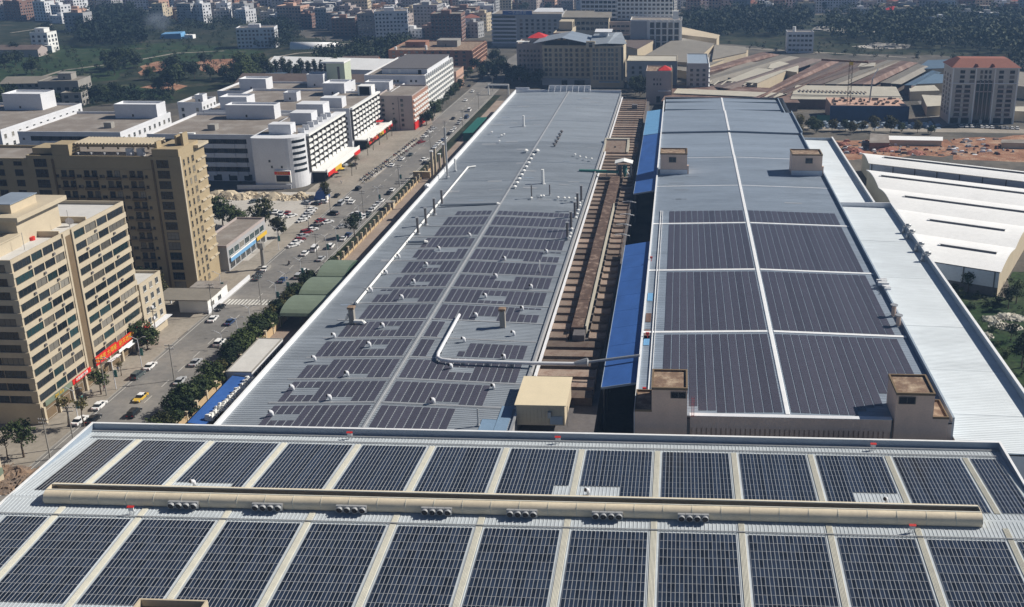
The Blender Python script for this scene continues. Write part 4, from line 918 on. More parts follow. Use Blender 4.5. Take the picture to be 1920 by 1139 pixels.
# ------------------------------------------------------------------ white warehouses at the right
WD = Vector((.897,-.442)); WE = Vector((.442,.897))
def warehouse(lab, N, spans, sw, h, rise, vr, strips, wall):
    """N near left corner; arched bays run along WD, stack up along WE; the left ends follow the slanting site edge"""
    N = Vector(N[:2]); s = thing('warehouse', lab, 'warehouse', (N.x, N.y, 0))
    def W(u, v_, z): q = N+WE*u+WD*v_; return (q.x, q.y, z)
    def vl(u): return -.49*u
    k = 8
    for i in range(spans):
        mb = MB(); gw = MB(); gw2 = MB(); u0 = sw*i
        for j in range(k):
            ua, ub = u0+sw*j/k, u0+sw*(j+1)/k; za, zb2 = h+rise*math.sin(math.pi*j/k), h+rise*math.sin(math.pi*(j+1)/k)
            mb.hexa([W(ua,vl(ua)-.5,za-.3),W(ua,vr+.4,za-.3),W(ub,vr+.4,zb2-.3),W(ub,vl(ub)-.5,zb2-.3),W(ua,vl(ua)-.5,za),W(ua,vr+.4,za),W(ub,vr+.4,zb2),W(ub,vl(ub)-.5,zb2)],0,'tsewn'[0:1]+'we')
            gw.poly([W(ub,vl(ub),0),W(ua,vl(ua),0),W(ua,vl(ua),za-.31),W(ub,vl(ub),zb2-.31)])
            gw2.poly([W(ua,vr,0),W(ub,vr,0),W(ub,vr,zb2-.31),W(ua,vr,za-.31)])
        mb.build('roof_bay', M['roof_white'], s); gw.build('gable_wall', wall, s); gw2.build('gable_wall', wall, s)
        if i < len(strips):
            (a, b), um = strips[i], u0+sw*.5; z_ = h+rise; mb = MB()
            mb.hexa([W(um-.5,a,z_-.1),W(um-.5,b,z_-.1),W(um+.5,b,z_-.1),W(um+.5,a,z_-.1),W(um-.45,a,z_+.55),W(um-.45,b,z_+.55),W(um+.45,b,z_+.55),W(um+.45,a,z_+.55)]); mb.build('ridge_vent', M['pipe_dark'], s)
            mb = MB(); mb.hexa([W(um-.4,a-.5,z_+.553),W(um-.4,b+.5,z_+.553),W(um+1.0,b+.5,z_+.553),W(um+1.0,a-.5,z_+.553),W(um-.4,a-.5,z_+.68),W(um-.4,b+.5,z_+.68),W(um+1.0,b+.5,z_+.68),W(um+1.0,a-.5,z_+.68)]); mb.build('vent_cap', M['roof_white'], s)
    mb = MB(); mb.hexa([W(0,0,3.0),W(0,vr,3.0),W(.25,vr,3.0),W(.25,0,3.0),W(0,0,h-.31),W(0,vr,h-.31),W(.25,vr,h-.31),W(.25,0,h-.31)]); mb.build('eave_wall', M['white_dirty'], s)
    mb = MB(); mb.hexa([W(.3,.1,0),W(.3,vr-.1,0),W(.5,vr-.1,0),W(.5,.1,0),W(.3,.1,3.0),W(.3,vr-.1,3.0),W(.5,vr-.1,3.0),W(.5,.1,3.0)]); mb.build('louvre_band', M['pipe_dark'], s)
    mb = MB(); v_ = 1.0
    while v_ < vr+.5: mb.hexa([W(-.2,v_-.2,0),W(-.2,v_+.2,0),W(-.005,v_+.2,0),W(-.005,v_-.2,0),W(-.2,v_-.2,h-.31),W(-.2,v_+.2,h-.31),W(-.005,v_+.2,h-.31),W(-.005,v_-.2,h-.31)]); v_ += 9.6
    mb.build('downpipe', M['pipe_dark'], s); return s
warehouse('white roofed warehouse of four arched bays with dark ridge vents, right of the lean-to', P(1745,489,8.6), 4, 27, 8.4, 1.5, 21.5, [(0,18),(-10,16),(-26,21),(-43,21)], M['beige'])
warehouse('farther white roofed warehouse with a single dark ridge vent, behind the arched bays', P(1631,306,8.6), 1, 18, 8.4, 1.2, 78, [(4,78)], M['beige'])
# ------------------------------------------------------------------ building kit
WINM = {}
def win_mesh(wd, hg, glass='glass', fr='frame', mull=1, trans=0, proud=.10, sill=True):
    key = (round(wd,2), round(hg,2), glass, fr, mull, trans)
    if key not in WINM:
        mb = MB(); a = wd/2; t = .07
        mb.box(-a,a,-.03,.0,0,hg,0,'snewt')
        for x in (-a, a-t): mb.box(x,x+t,-proud,-.031,0,hg,1)
        mb.box(-a+t,a-t,-proud,-.031,hg-t,hg,1); mb.box(-a+t,a-t,-proud,-.031,0,t,1)
        for i in range(mull):
            x = -a+wd*(i+1)/(mull+1); mb.box(x-.03,x+.03,-proud+.02,-.031,t,hg-t,1)
        for i in range(trans):
            z = hg*(i+1)/(trans+1); mb.box(-a+t,a-t,-proud+.02,-.031,z-.03,z+.03,1)
        if sill: mb.box(-a-.08,a+.08,-.2,-.001,-.1,-.001,1)
        WINM[key] = mb.mesh('window', [M[glass], M[fr]])
    return WINM[key]
class Bld:
    """box building; local x along its camera side, y away from the camera"""
    def __init__(s, name, label, cat, x, y, wd, d, h, wall, rz=0, group=None):
        s.w, s.d, s.h = wd, d, h; s.wall = M[wall] if isinstance(wall, str) else wall
        s.r = thing(name, label, cat, (x, y, 0), rz, group)
    def body(s, z0=0):
        mb = MB(); mb.box(0,s.w,0,s.d,z0,s.h,faces='nsewt'); mb.build('wall', s.wall, s.r, world=False); return s
    def roof(s, m='conc_roof', ph=1.0, t=.3, pm=None):
        mb = MB(); mb.box(t+.005,s.w-t-.005,t+.005,s.d-t-.005,s.h+.004,s.h+.12); mb.build('roof', M[m], s.r, world=False)
        if ph:
            mb = MB()
            for q in ((-.06,s.w+.06,-.06,t),(-.06,s.w+.06,s.d-t,s.d+.06),(-.06,t,t+.003,s.d-t-.003),(s.w-t,s.w+.06,t+.003,s.d-t-.003)): mb.box(*q,s.h+.003,s.h+ph)
            mb.build('parapet', s.wall if pm is None else M[pm], s.r, world=False)
        return s
    def part(s, name, m, *boxes, kind=None):
        mb = MB()
        for b in boxes: mb.box(*b)
        return mb.build(name, M[m] if isinstance(m, str) else m, s.r, world=False, kind=kind)
    def side(s, sd, u, z, off=0):
        if sd == 'f': return (u, -off, z), 0
        if sd == 'r': return (s.w+off, u, z), math.pi/2
        if sd == 'l': return (-off, s.d-u, z), -math.pi/2
        return (s.w-u, s.d+off, z), math.pi
    def wins(s, sd, us, zs, wd, hg, name='window', **k):
        me = win_mesh(wd, hg, **k); me2 = win_mesh(wd, hg, **dict(k, glass='curtain'))
        for z in zs:
            for u in us:
                p, r = s.side(sd, u, z, .002); inst(name, me2 if R.random() < .16 else me, s.r, p, r)
        return s
    def far_wins(s, sides, floors, wd=1.4, hg=1.5, gap=3.2, z0=1.1, fh=3.1, glass='glass', skip=0.0, frame='white_dirty'):
        mb = MB()
        for sd in sides:
            L = s.w if sd in 'fb' else s.d; n = max(1, int((L-1.0)/gap)); st = L/n
            for fl in range(floors):
                for i in range(n):
                    if skip and R.random() < skip: continue
                    u = st*(i+.5); z = z0+fl*fh
                    if sd == 'f': mb.box(u-wd/2,u+wd/2,-.05,-.002,z,z+hg,0,'snewt'); mb.box(u-wd/2-.1,u+wd/2+.1,-.25,-.052,z-.15,z-.003,1)
                    elif sd == 'r': mb.box(s.w+.002,s.w+.05,u-wd/2,u+wd/2,z,z+hg,0,'snewt'); mb.box(s.w+.052,s.w+.25,u-wd/2-.1,u+wd/2+.1,z-.15,z-.003,1)
                    elif sd == 'l': mb.box(-.05,-.002,u-wd/2,u+wd/2,z,z+hg,0,'snewt')
        if mb.f: mb.build('windows', [M[glass], M[frame]], s.r, world=False, kind='stuff')
        return s
    def penthouse(s, x, y, wd, d, hh, m=None, cap=True, win=True):
        mt = s.wall if m is None else M[m]
        mb = MB(); mb.box(x,x+wd,y,y+d,s.h+.125,s.h+hh); o = mb.build('stair_house', mt, s.r, world=False)
        if cap: mb = MB(); mb.box(x-.25,x+wd+.25,y-.25,y+d+.25,s.h+hh+.003,s.h+hh+.3); mb.build('cap', mt, o, world=False)
        if win: mb = MB(); mb.box(x+wd*.4,x+wd*.4+.9,y-.04,y-.002,s.h+1,s.h+2.2); mb.build('opening', M['glass'], o, world=False)
        return o
    def tank(s, x, y, r=1.0, hh=1.8, m='steel'):
        mb = MB(); mb.tube((x,y,s.h+.5),(x,y,s.h+.5+hh),r,r,10); mb.box(x-r*.7,x+r*.7,y-r*.7,y+r*.7,s.h+.13,s.h+.49); return mb.build('water_tank', M[m], s.r, world=False)

# ------------------------------------------------------------------ near left office with strip windows
OX, OY, OW, OD, OH = -151.5, 211, 46, 49, 40.7
b = Bld('office_block','cream office block with dark ribbon windows and red shop signs at the left edge','office building',OX-OW,OY,OW,OD,OH,'cream').body()
b.roof('pale_roof',1.1)
fh = 3.3
# floor bands on the road side and the camera side stand proud of the window ribbons
b.part('pilaster','tan_dark',(OW+.004,OW+.12,20.6,23.6,4.6,OH-.2)); b.part('pilaster','cream',(OW+.004,OW+.45,19.9,20.6,4.5,OH+1.0)); b.part('pilaster','cream',(OW+.004,OW+.45,23.6,24.3,4.5,OH+1.0))
for fl in range(11):
    z = 4.6+fl*fh
    b.part('floor_band','cream',(OW+.004,OW+.30,0,19.895,z-.2,z+1.12)); b.part('floor_band','cream',(OW+.004,OW+.30,24.305,OD,z-.2,z+1.12))
    b.part('floor_band','cream',(0,OW+.30,-.30,-.004,z-.2,z+1.12))
    for u_, w__ in ((3.7,6.2),(9.2,4.1),(13.6,3.9),(17.7,3.6),(27.0,4.4),(32.2,5.0),(37.4,4.6),(44.2,7.6)): b.wins('r',[u_],[z+1.14],w__,1.93,glass='glass_teal' if R.random() < .3 else 'glass',fr='frame_dk',mull=1 if w__ < 6 else 3,sill=False)
    for u_ in (6.97,11.4,15.7,19.7,29.5,34.9,39.95,48.5): b.part('mullion_post','cream',(OW+.004,OW+.22,u_-.17,u_+.17,z+1.122,z+3.098))
    b.wins('f',[4+5.4*i for i in range(8)],[z+1.14],5.2,1.93,glass='glass',fr='frame_dk',mull=3,sill=False)
    for u in ([5.7,15.1] if fl%2 == 0 else [10.6]): b.part('air_conditioner','pipe_dark',(OW+.303,OW+.7,u-.36,u+.36,z+.35,z+.85))
    for u in ([29.0,41.8] if fl%2 else [33.6]): b.part('air_conditioner','pipe_dark',(OW+.303,OW+.7,u-.36,u+.36,z+.35,z+.85))
b.part('ground_floor','tan_dark',(OW+.004,OW+.1,.5,OD-.5,.1,4.3))
for i in range(9):
    u = .6+i*5.9; b.part('column','cream',(OW+.104,OW+.7,u-.35,u+.35,0,4.38))
for i in range(8): b.wins('r',[3.55+i*5.9],[.4],4.4,2.6,name='shop_window',mull=3,sill=False)
# roof works
o = b.penthouse(OW-17,13,11,17,6.5,cap=False)
mb = MB(); mb.box(OW-18.6,OW-4.4,11.4,31.6,OH+6.503,OH+7.6); mb.build('roof_slab', M['cream'], o, world=False)
mb = MB(); mb.box(OW-14,OW-8,15,25,OH+7.603,OH+9.8); mb.build('lift_house', M['beige'], o, world=False)
mb = MB(); mb.box(OW-14.3,OW-7.7,14.7,25.3,OH+9.803,OH+10.0); mb.build('lift_roof', M['roof_c'], o, world=False)
o = b.penthouse(OW-34,2,12,14,4.6,cap=False); mb = MB(); mb.box(OW-35,OW-21,.8,17,OH+4.603,OH+5.6); mb.build('roof_slab', M['cream'], o, world=False)
o = b.penthouse(OW-13,1.5,7.5,11.3,3.0,win=False); 
b.part('roof_wall','beige',(OW-7,OW-.6,20,20.4,OH+.125,OH+1.6),(OW-9,OW-8.6,20,32,OH+.125,OH+1.8),(OW-8.5,OW-.6,31.9,32.3,OH+.125,OH+1.7))
mb = MB(); mb.tube((OW-6,17.5,OH+.13),(OW-6,17.5,OH+1.0),.8,.8,10); mb.build('red_drum', M['red'], b.r, world=False)
mb = MB(); mb.bar((OW-2,27,OH+.13),(OW-2,27,OH+5),.09); mb.bar((OW-3,10,OH+.13),(OW-3,10,OH+4.5),.09); mb.build('aerial', M['steel'], b.r, world=False)
mb = MB(); q = Vector((OW-3.2,29,OH+1.2)); mb.tube(q,q+Vector((.3,-.25,.35)),.15,1.0,12); mb.bar((q.x,q.y,OH+.1),q,.12); mb.build('satellite_dish', M['pipe_dark'], b.r, world=False)
# text signs over the shops
def glyphs(parent, pos, rz, txt, size, m, name='lettering', tilt=math.pi/2):
    cu = bpy.data.curves.new('letters','FONT'); cu.body = txt; cu.size = size; cu.align_x = 'CENTER'; cu.align_y = 'CENTER'; cu.extrude = .03; cu.resolution_u = 2
    t = bpy.data.objects.new('letters', cu); me = bpy.data.meshes.new_from_object(t); bpy.data.objects.remove(t)
    me.materials.clear(); me.materials.append(M[m])
    o = bpy.data.objects.new(name, me); col.objects.link(o); o.parent = parent; o.location = pos; o.rotation_euler = (tilt,0,rz); o['kind'] = 'stuff'; return o
def sign(b, sd, u0, u1, z0, z1, m, txt=None, size=1.2, tm='yellow', off=.75, th=.12, name='shop_sign'):
    u = (u0+u1)/2; p, r = b.side(sd, u, z0, off); a = (u1-u0)/2
    mb = MB(); mb.box(-a,a,-th,0,0,z1-z0); o = mb.build(name, M[m], b.r, world=False); o.location = p; o.rotation_euler = (0,0,r)
    if txt: glyphs(o, (0,-th-.04,(z1-z0)/2), 0, txt, size, tm)
    return o
sign(b,'r',23.2,33.2,4.45,7.0,'redsign','\u4f73\u7f8e\u5bb6 \u5927\u9152\u697c',1.6,'yellow')
sign(b,'r',33.3,45.8,4.45,6.6,'redsign','\u65b0\u5929\u5730\u5bb6\u5177\u57ce',1.7,'yellow')
sign(b,'r',33.3,45.8,3.6,4.44,'white',None,off=1.2)
sign(b,'r',46.0,49.5,1.0,6.0,'redsign',None,off=1.6)
sign(b,'r',12.4,20.5,4.35,5.7,'redsign','\u4e2d\u56fd\u798f\u5229\u5f69\u7968',.9,'white')
sign(b,'r',1.0,12.2,4.35,5.7,'green_lt','\u5efa\u6750 \u6279\u53d1',.9,'yellow')
for k in range(2): b.part('awning','trim_white',(OW+.75,OW+1.9,28+k*9,33+k*9,3.4,3.55))
p = P(10,905); b = Bld('corner_block','cream building of which only a sliver with a green sign shows at the left edge','building',p.x-34,p.y-30,34,30,27,'cream').body(); b.roof('pale_roof',1); b.wins('r',[4,10,16,22],[4.5+3.3*i for i in range(6)],2.0,1.8,fr='frame_dk'); b.part('green_sign','green_lt',(34.005,34.5,20,29.5,2.6,4.0))
# cream annex on its far side
b = Bld('annex_block','narrow cream annex with square windows at the far end of the ribbon window office','building',OX-14,OY+OD+.1,14.6,12,16.4,'cream').body(); b.roof('pale_roof',.9)
b.wins('r',[2.6,6.0,9.4],[1.2+3.3*i for i in range(1,5)],1.6,1.8); b.wins('f',[11],[4.5,7.8,11.1],1.6,1.8)
b.part('canopy','white_dirty',(14.65,16.6,.5,11.5,3.6,3.8))
for z in (5.2,8.5): b.part('air_conditioner','white_dirty',(14.65,15.2,4.0,4.8,z,z+.7))

# ------------------------------------------------------------------ tan tower with pergola, and its twin at the left edge
def tan_tower(lab, x, y, W_, D_, H_, full=True):
    b = Bld('tan_tower', lab, 'apartment tower', x, y, W_, D_, H_-3.4, 'tan').body(); h = b.h
    if full:
        # podium
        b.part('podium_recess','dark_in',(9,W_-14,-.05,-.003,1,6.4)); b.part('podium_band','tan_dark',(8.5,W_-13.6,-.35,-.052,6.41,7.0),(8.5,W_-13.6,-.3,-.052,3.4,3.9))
        for i in range(4): b.part('podium_column','tan',(9+i*(W_-23.6)/3,9.6+i*(W_-23.6)/3,-.5,-.053,0,6.4))
        zs = [7.6+3.35*i for i in range(11)]
        b.wins('f',[4.2],zs,4.0,2.5,mull=2,trans=1,fr='frame_dk'); b.wins('f',[W_-5.5],[1.0,4.2]+zs,3.8,2.4,mull=2,trans=1,fr='frame_dk')
        x0 = 8.6; mod = (W_-19.5)/4
        for k in range(4):
            o0 = x0+mod*k
            b.wins('f',[o0+mod*.36,o0+mod*.70],zs[:-1],1.7,2.3,mull=1,trans=1,fr='frame_dk'); b.wins('f',[o0+mod*.06,o0+mod*.96],zs[:-1],.8,.9,mull=0,fr='frame_dk')
            for z in zs[:-1]: b.part('balcony','tan_dark',(o0+mod*.24,o0+mod*.82,-.9,-.004,z-.55,z+.3))
        for z in zs: b.part('floor_line','tan',(8.3,W_-9.5,-.12,-.003,z+2.62,z+2.78))
        b.part('pilaster','tan_dark',(W_-8.9,W_-8.4,-.4,-.003,0,h),(8.0,8.5,-.4,-.003,0,h))
        b.roof('conc_roof',1.1)
        # end blocks and pergola on the roof
        b.part('roof_block','tan',(W_-8.4,W_,0,D_*.8,h+1.12,h+3.4)); b.part('roof_block','tan',(8.5,14,0,6,h+1.12,h+4.6)); b.part('roof_block','tan',(1.0,8.0,2,9,h+1.12,h+3.0))
        b.part('fin','tan',(W_-3.2,W_-2.6,D_*.3,D_*.5,h+3.403,h+6.5)); b.part('fin','tan',(W_-1.2,W_-.5,D_*.3,D_*.5,h+3.403,h+7.2)); b.part('fin','tan',(W_-7.6,W_-7,1,4,h+3.403,h+5.4))
        b.part('pergola_beam','cream',(14,W_-8.5,9,9.5,h+3.6,h+4.2)); b.part('pergola_beam','cream',(14,W_-8.5,4.2,4.6,h+3.6,h+4.2))
        n = 24
        for i in range(n):
            xx = 14.2+i*(W_-23.2)/n; b.part('pergola_slat','cream',(xx,xx+.55,2.6,11.5,h+4.203,h+4.6))
        for i in range(6): xx = 14.4+i*(W_-24)/5; b.part('pergola_post','tan',(xx,xx+.5,9.02,9.48,h+1.1,h+3.6))
        b.tank(W_-14,4,1.2,2.2,'white_dirty'); b.tank(W_-17.5,4,1.2,2.2,'white_dirty')
        for i in range(7): mb = MB(); mb.tube((16+i*4.2,1.4,h+1.1),(16+i*4.2,1.4,h+1.8),.2,.35,6); mb.build('vent_cap', M['white_dirty'], b.r, world=False)
        zr = [1.2]+[4.4]+zs
        b.wins('r',[2.6,5.6],zr,1.0,2.2,mull=0,trans=1,fr='tan'); b.wins('r',[8.6],zr,1.5,2.2,mull=1,trans=1,fr='tan')
        for z in zs: b.part('bay_ledge','cream',(W_+.004,W_+.55,10.6,13.4,z-.5,z+.1)); b.part('bay_ledge','cream',(W_+.004,W_+.5,13.9,D_,z-.3,z+.2))
        b.part('corner_strip','cream',(W_+.004,W_+.25,0,.7,0,h+1.1)); b.part('roof_ledge','cream',(W_-2,W_+1.5,10.2,D_+.6,h+1.5,h+2.4))
    else:
        b.roof('conc_roof',1.0); zs = [4.5+3.35*i for i in range(12)]
        b.wins('r',[3.2,6.6,10,13.2],zs,1.7,2.1,mull=1,trans=1,fr='tan'); b.wins('f',[W_-4-6*i for i in range(5)],zs,2.6,2.0,fr='frame_dk')
        b.part('roof_ledge','cream',(W_-1,W_+1.2,9,D_+.6,h+1.2,h+2.2)); b.part('balcony','tan_dark',(W_+.004,W_+1.3,6,12,14,15.1),(W_+.004,W_+1.3,6,12,17.4,18.4))
    return b
p0 = P(350,551); tx = P(311,302,46.3)
tan_tower('tall tan apartment tower with a roof pergola of cream slats, right face in sun', -203, 299.5, 48.6, 17, 47.0)
e = P(52,283,46)
tan_tower('tan apartment tower cut by the left edge of the photo beside the pergola tower', e.x-40, 300, 40, 18, 46, False)
# low shop annex with sky blue sign
b = Bld('shop_block','shop row with blue and yellow sign strips at the foot of the tan tower','shops',-163,319,10.5,33,8.4,'grey_wall').body(); b.roof('conc_roof',.8,pm='pinkgrey_wall')
b.wins('r',[3+4.4*i for i in range(7)],[4.9],3.6,2.2,mull=2,glass='glass_teal'); b.wins('r',[3+4.4*i for i in range(7)],[.4],3.6,2.3,name='shop_window',mull=2,sill=False)
sign(b,'r',1,22,3.0,4.3,'blue_light',None,off=.5); sign(b,'r',1,22,4.35,4.75,'white',None,off=.55); sign(b,'r',23,32,3.2,4.6,'yellow',None,off=.6)
# small white guard house with flat canopy beside the cream annex
b = Bld('gate_house','small white single storey house with wide grey canopy roof by the road','house',-152,282,9,14,4.6,'white').body(); b.wins('r',[3,8],[1.2],2.2,1.6,glass='glass',mull=1)
b.part('roof','shed_grey',(-7,10,-2,8,4.603,4.9)); b.part('roof','conc_roof',(-.4,9.6,8.3,14.6,4.603,5.0)); b.part('post','white_dirty',(-6.6,-6.2,-1.6,-1.2,0,4.6),(-6.6,-6.2,7,7.4,0,4.6))
b.part('boundary_wall','white_dirty',(9.2,9.5,-1,30,0,1.5))

# ------------------------------------------------------------------ white factory blocks
def white_block(lab, x, y, wd, d, h, floors=4, front=True, pent=(), rows=10, group=None):
    b = Bld('factory_block', lab, 'factory block', x, y, wd, d, h, 'white_dirty', group=group).body(); b.roof('conc_roof',1.2,pm='white_dirty')
    fh = (h-3.2)/floors
    if front:
        for k in range(floors):
            z = 3.2+fh*k+1.2
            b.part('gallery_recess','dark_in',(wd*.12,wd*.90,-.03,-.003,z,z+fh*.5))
            n = 8
            for i in range(n):
                u = wd*.12+wd*.78*(i+.5)/n
                inst('window', win_mesh(wd*.78/n*.62, fh*.46, glass='glass', fr='frame_dk', mull=2, sill=False), b.r, (u,-.035,z+.1))
                if i%3 != 2: b.part('balcony_panel','white_dirty',(u-wd*.78/n*.36,u+wd*.78/n*.36,-.5,-.004,z-fh*.42,z-.02))
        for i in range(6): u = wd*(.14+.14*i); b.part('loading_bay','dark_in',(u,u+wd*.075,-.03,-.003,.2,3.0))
        b.wins('f',[wd*.05,wd*.95],[3.2+fh*k+1.6 for k in range(floors)],.9,.9,mull=0,fr='frame_dk')
    n = rows
    b.wins('r',[d*(i+.5)/n for i in range(n)],[3.2+fh*k+.9 for k in range(floors)],1.7,fh*.48,mull=1,trans=1,fr='frame')
    b.wins('r',[d*(i+.5)/n for i in range(0,n,2)],[.3],2.4,2.4,name='gate_window',mull=2,sill=False)
    for (px, py, pw, pd, ph) in pent:
        o = b.penthouse(px,py,pw,pd,ph,m='white_dirty',cap=False)
        mb = MB()
        for q in ((px-.05,px+pw+.05,py-.05,py+.25),(px-.05,px+pw+.05,py+pd-.25,py+pd+.05),(px-.05,px+.25,py+.253,py+pd-.253),(px+pw-.25,px+pw+.05,py+.253,py+pd-.253)): mb.box(*q,h+ph+.003,h+ph+.9)
        mb.build('parapet', M['white_dirty'], o, world=False)
    return b
w_a = white_block('white factory block with grey gallery front behind the pergola tower', -238.5, 437, 50.2, 49, 20.2, 4, pent=((19,40,24,8,6.0),))
w_a.part('roof_hut','conc',(22,25.5,13,17,20.33,23)); w_a.part('roof_skylight','white',(14,21,1.4,3.0,20.33,21.6))
w_b = white_block('white factory block with one gallery row showing, second white block from the left', -300, 440, 47.6, 47.5, 20.2, 4, pent=((26,36,21,9,6.2),))
w_b.part('roof_hut','conc',(33,36.5,13,16,20.33,23))
w_c = white_block('white factory block cut by the left edge with a tall white stair house', -372, 443, 62, 66, 20.2, 4, front=False, pent=((30,52,20,12,7.5),), rows=12)
w_d = white_block('flat roofed white factory block farther back behind the gallery fronted pair', -240, 497, 58, 62, 19.6, 4, pent=((8,2,14,10,6.5),(45,48,12,12,6.0),(30,30,7,6,4)), rows=12)
b = white_block('white stair block with a few dark windows between two factory roofs', -253, 497, 12.6, 16, 23.4, 5, front=False, pent=((8,3,4,5,3.5),), rows=4); b.wins('f',[2.5,10],[17,12,20],1.3,1.7,mull=0,fr='frame_dk')
w_e = white_block('low wide roofed white block at the back of the factory group', -268, 575, 60, 34, 15.5, 3, front=False, pent=((10,8,16,10,6),(46,20,10,10,7)), rows=8)
w_e2 = white_block('white block with two stair houses at the back beside the slim pale tower', -205, 565, 42, 30, 17.5, 3, front=False, pent=((4,4,14,8,5),(26,4,14,8,5)), rows=7)

# road side white blocks with balconies
def balcony_block(lab, x, y, wd, d, h, floors, bays, curved=False, shop=None):
    b = Bld('balcony_block', lab, 'apartment block', x, y, wd, d, h, 'white_dirty')
    if curved:
        r = 8; pts = [(0,d),(0,3)] + [(2-2*math.cos(a), 3-3*math.sin(a)) for a in (math.pi/6,math.pi/3)] + [(4,0)]
        n = 8
        for i in range(n+1):
            a = -math.pi/2 + math.pi/2*i/n*.9; pts.append((wd-r+r*math.cos(a), r*1.0+r*math.sin(a)))
        pts += [(wd,12),(wd,d)]
        mb = MB(); mb.prism(list(pts), 0, h); mb.build('wall', M['white_dirty'], b.r, world=False)
        mb = MB(); k = len(pts)
        mb.prism(list(pts), h+.003, h+1.1); mb.build('parapet', M['white_dirty'], b.r, world=False)
        mb = MB(); mb.box(1,wd-4,9,d-.5,h+1.104,h+1.2); mb.build('roof', M['conc_roof'], b.r, world=False)
        b.part('board','white',(wd-12,wd-5,-.9,-.1,3.0,8.3)); b.part('dark_screen','dark_in',(wd-11.4,wd-5.6,-1.0,-.903,3.4,6.2)); o = b.part('shop_sign','redsign',(wd-12,wd-5,-1.05,-.904,6.5,7.9)); glyphs(o,(wd-8.5,-1.08,7.2),0,'\u4e07\u5bb6\u5bb6\u5177\u57ce',1.0,'yellow')
        b.wins('f',[9,13.4],[9.2],.9,1.1,mull=0,sill=False,fr='frame_dk'); b.wins('f',[8.2],[11.8],.9,1.1,mull=0,sill=False,fr='frame_dk')
        for k in range(6):
            z = 6.0+k*2.62; mb = MB()
            for i in range(5):
                a0 = -math.pi/2+math.pi/2*(.40+.12*i)*.9; a1 = -math.pi/2+math.pi/2*(.40+.12*(i+1))*.9
                mb.poly([(wd-r+(r+.05)*math.cos(a0), r+(r+.05)*math.sin(a0), z+1.0),(wd-r+(r+.05)*math.cos(a1), r+(r+.05)*math.sin(a1), z+1.0),(wd-r+(r+.05)*math.cos(a1), r+(r+.05)*math.sin(a1), z+2.2),(wd-r+(r+.05)*math.cos(a0), r+(r+.05)*math.sin(a0), z+2.2)])
            mb.build('corner_window', M['glass'], b.r, world=False)
    else:
        b.body(); b.roof('conc_roof',1.1,pm='white_dirty')
        b.wins('f',[wd*.8,wd*.9],[5.5+2.7*i for i in range(int((h-6)/2.7))],1.2,1.3,mull=0,fr='frame_dk')
    u0 = 9 if curved else .8; zf0 = 5.6; fh = (h-zf0-.2)/floors
    for k in range(floors):
        z = zf0+fh*k
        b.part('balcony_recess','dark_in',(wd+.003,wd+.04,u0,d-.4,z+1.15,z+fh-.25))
        for i in range(bays):
            u = u0+(d-u0-.4)*(i+.5)/bays; bw = (d-u0)/bays
            b.part('balcony','white',(wd+.045,wd+1.0,u-bw*.40,u+bw*.40,z+.05,z+1.1))
            if (i+k)%3: inst('window', win_mesh(bw*.66,fh*.42,fr='white_dirty',mull=2,sill=False), b.r, (wd+.08,u,z+1.2), math.pi/2)
    for i in range(bays+1):
        u = u0+(d-u0-.4)*i/bays; b.part('fin','frame_dk',(wd+.05,wd+1.05,u-.12,u+.12,zf0,h))
    b.part('eave','white',(wd+.07,wd+1.3,u0,d,h+.2,h+1.15))
    # shop podium towards the street
    b.part('podium_slab','white',(wd+.05,wd+7,u0+2,d-2,4.7,5.3)); b.part('podium_front','white',(wd+7.003,wd+7.3,u0+2,d-2,3.4,6.2))
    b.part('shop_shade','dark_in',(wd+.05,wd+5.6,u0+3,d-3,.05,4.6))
    if shop:
        n = len(shop); L = (d-4-u0)/n
        for i, (m_, t_) in enumerate(shop):
            s0 = u0+2+L*i
            if m_: sign(b,'r',s0+.3,s0+L-.3,2.6,4.5,m_,t_,1.2,'yellow' if m_ == 'redsign' else 'redsign',off=7.45)
    return b
bd = balcony_block('white balcony block with a rounded near corner and a red sign, beside the road', -187, 425, 22.2, 61, 21.4, 6, 9, True, [('redsign',None),('yellow',None),(None,None),(None,None),('redsign',None)])
bd.part('stair_house','white_dirty',(6,16,8,14,22.61,27.0)); bd.part('stair_house','white_dirty',(8,18,29,37,22.61,28.0)); bd.part('stair_house','white_dirty',(4,17,48,57,22.61,28.5))
for k in range(7): bd.part('roof_frame','white_dirty',(17.5,20.5,12+k*6,12.5+k*6,22.61,24.6+.2*(k%3)))
bd.part('beach_umbrella_red','red',(24,27.5,18,21.5,2.6,2.8))
be = balcony_block('white balcony block with a red shop sign frieze, second along the road', -186, 497.5, 20.6, 50, 20.8, 6, 9, False, [('redsign','\u5bb6\u5177'),('redsign','\u706f\u9970'),('yellow',None),('redsign','\u9152\u5e97'),('redsign',None)])
be.part('stair_house','white_dirty',(4,15,6,13,20.93,26)); be.part('stair_house','white',(12,19.5,42,49,20.93,26)); be.part('doorway','dark_in',(13,18.5,41.96,41.997,21.2,25.6)); be.part('awning','red',(20.7,24,40,45,6.6,6.9))
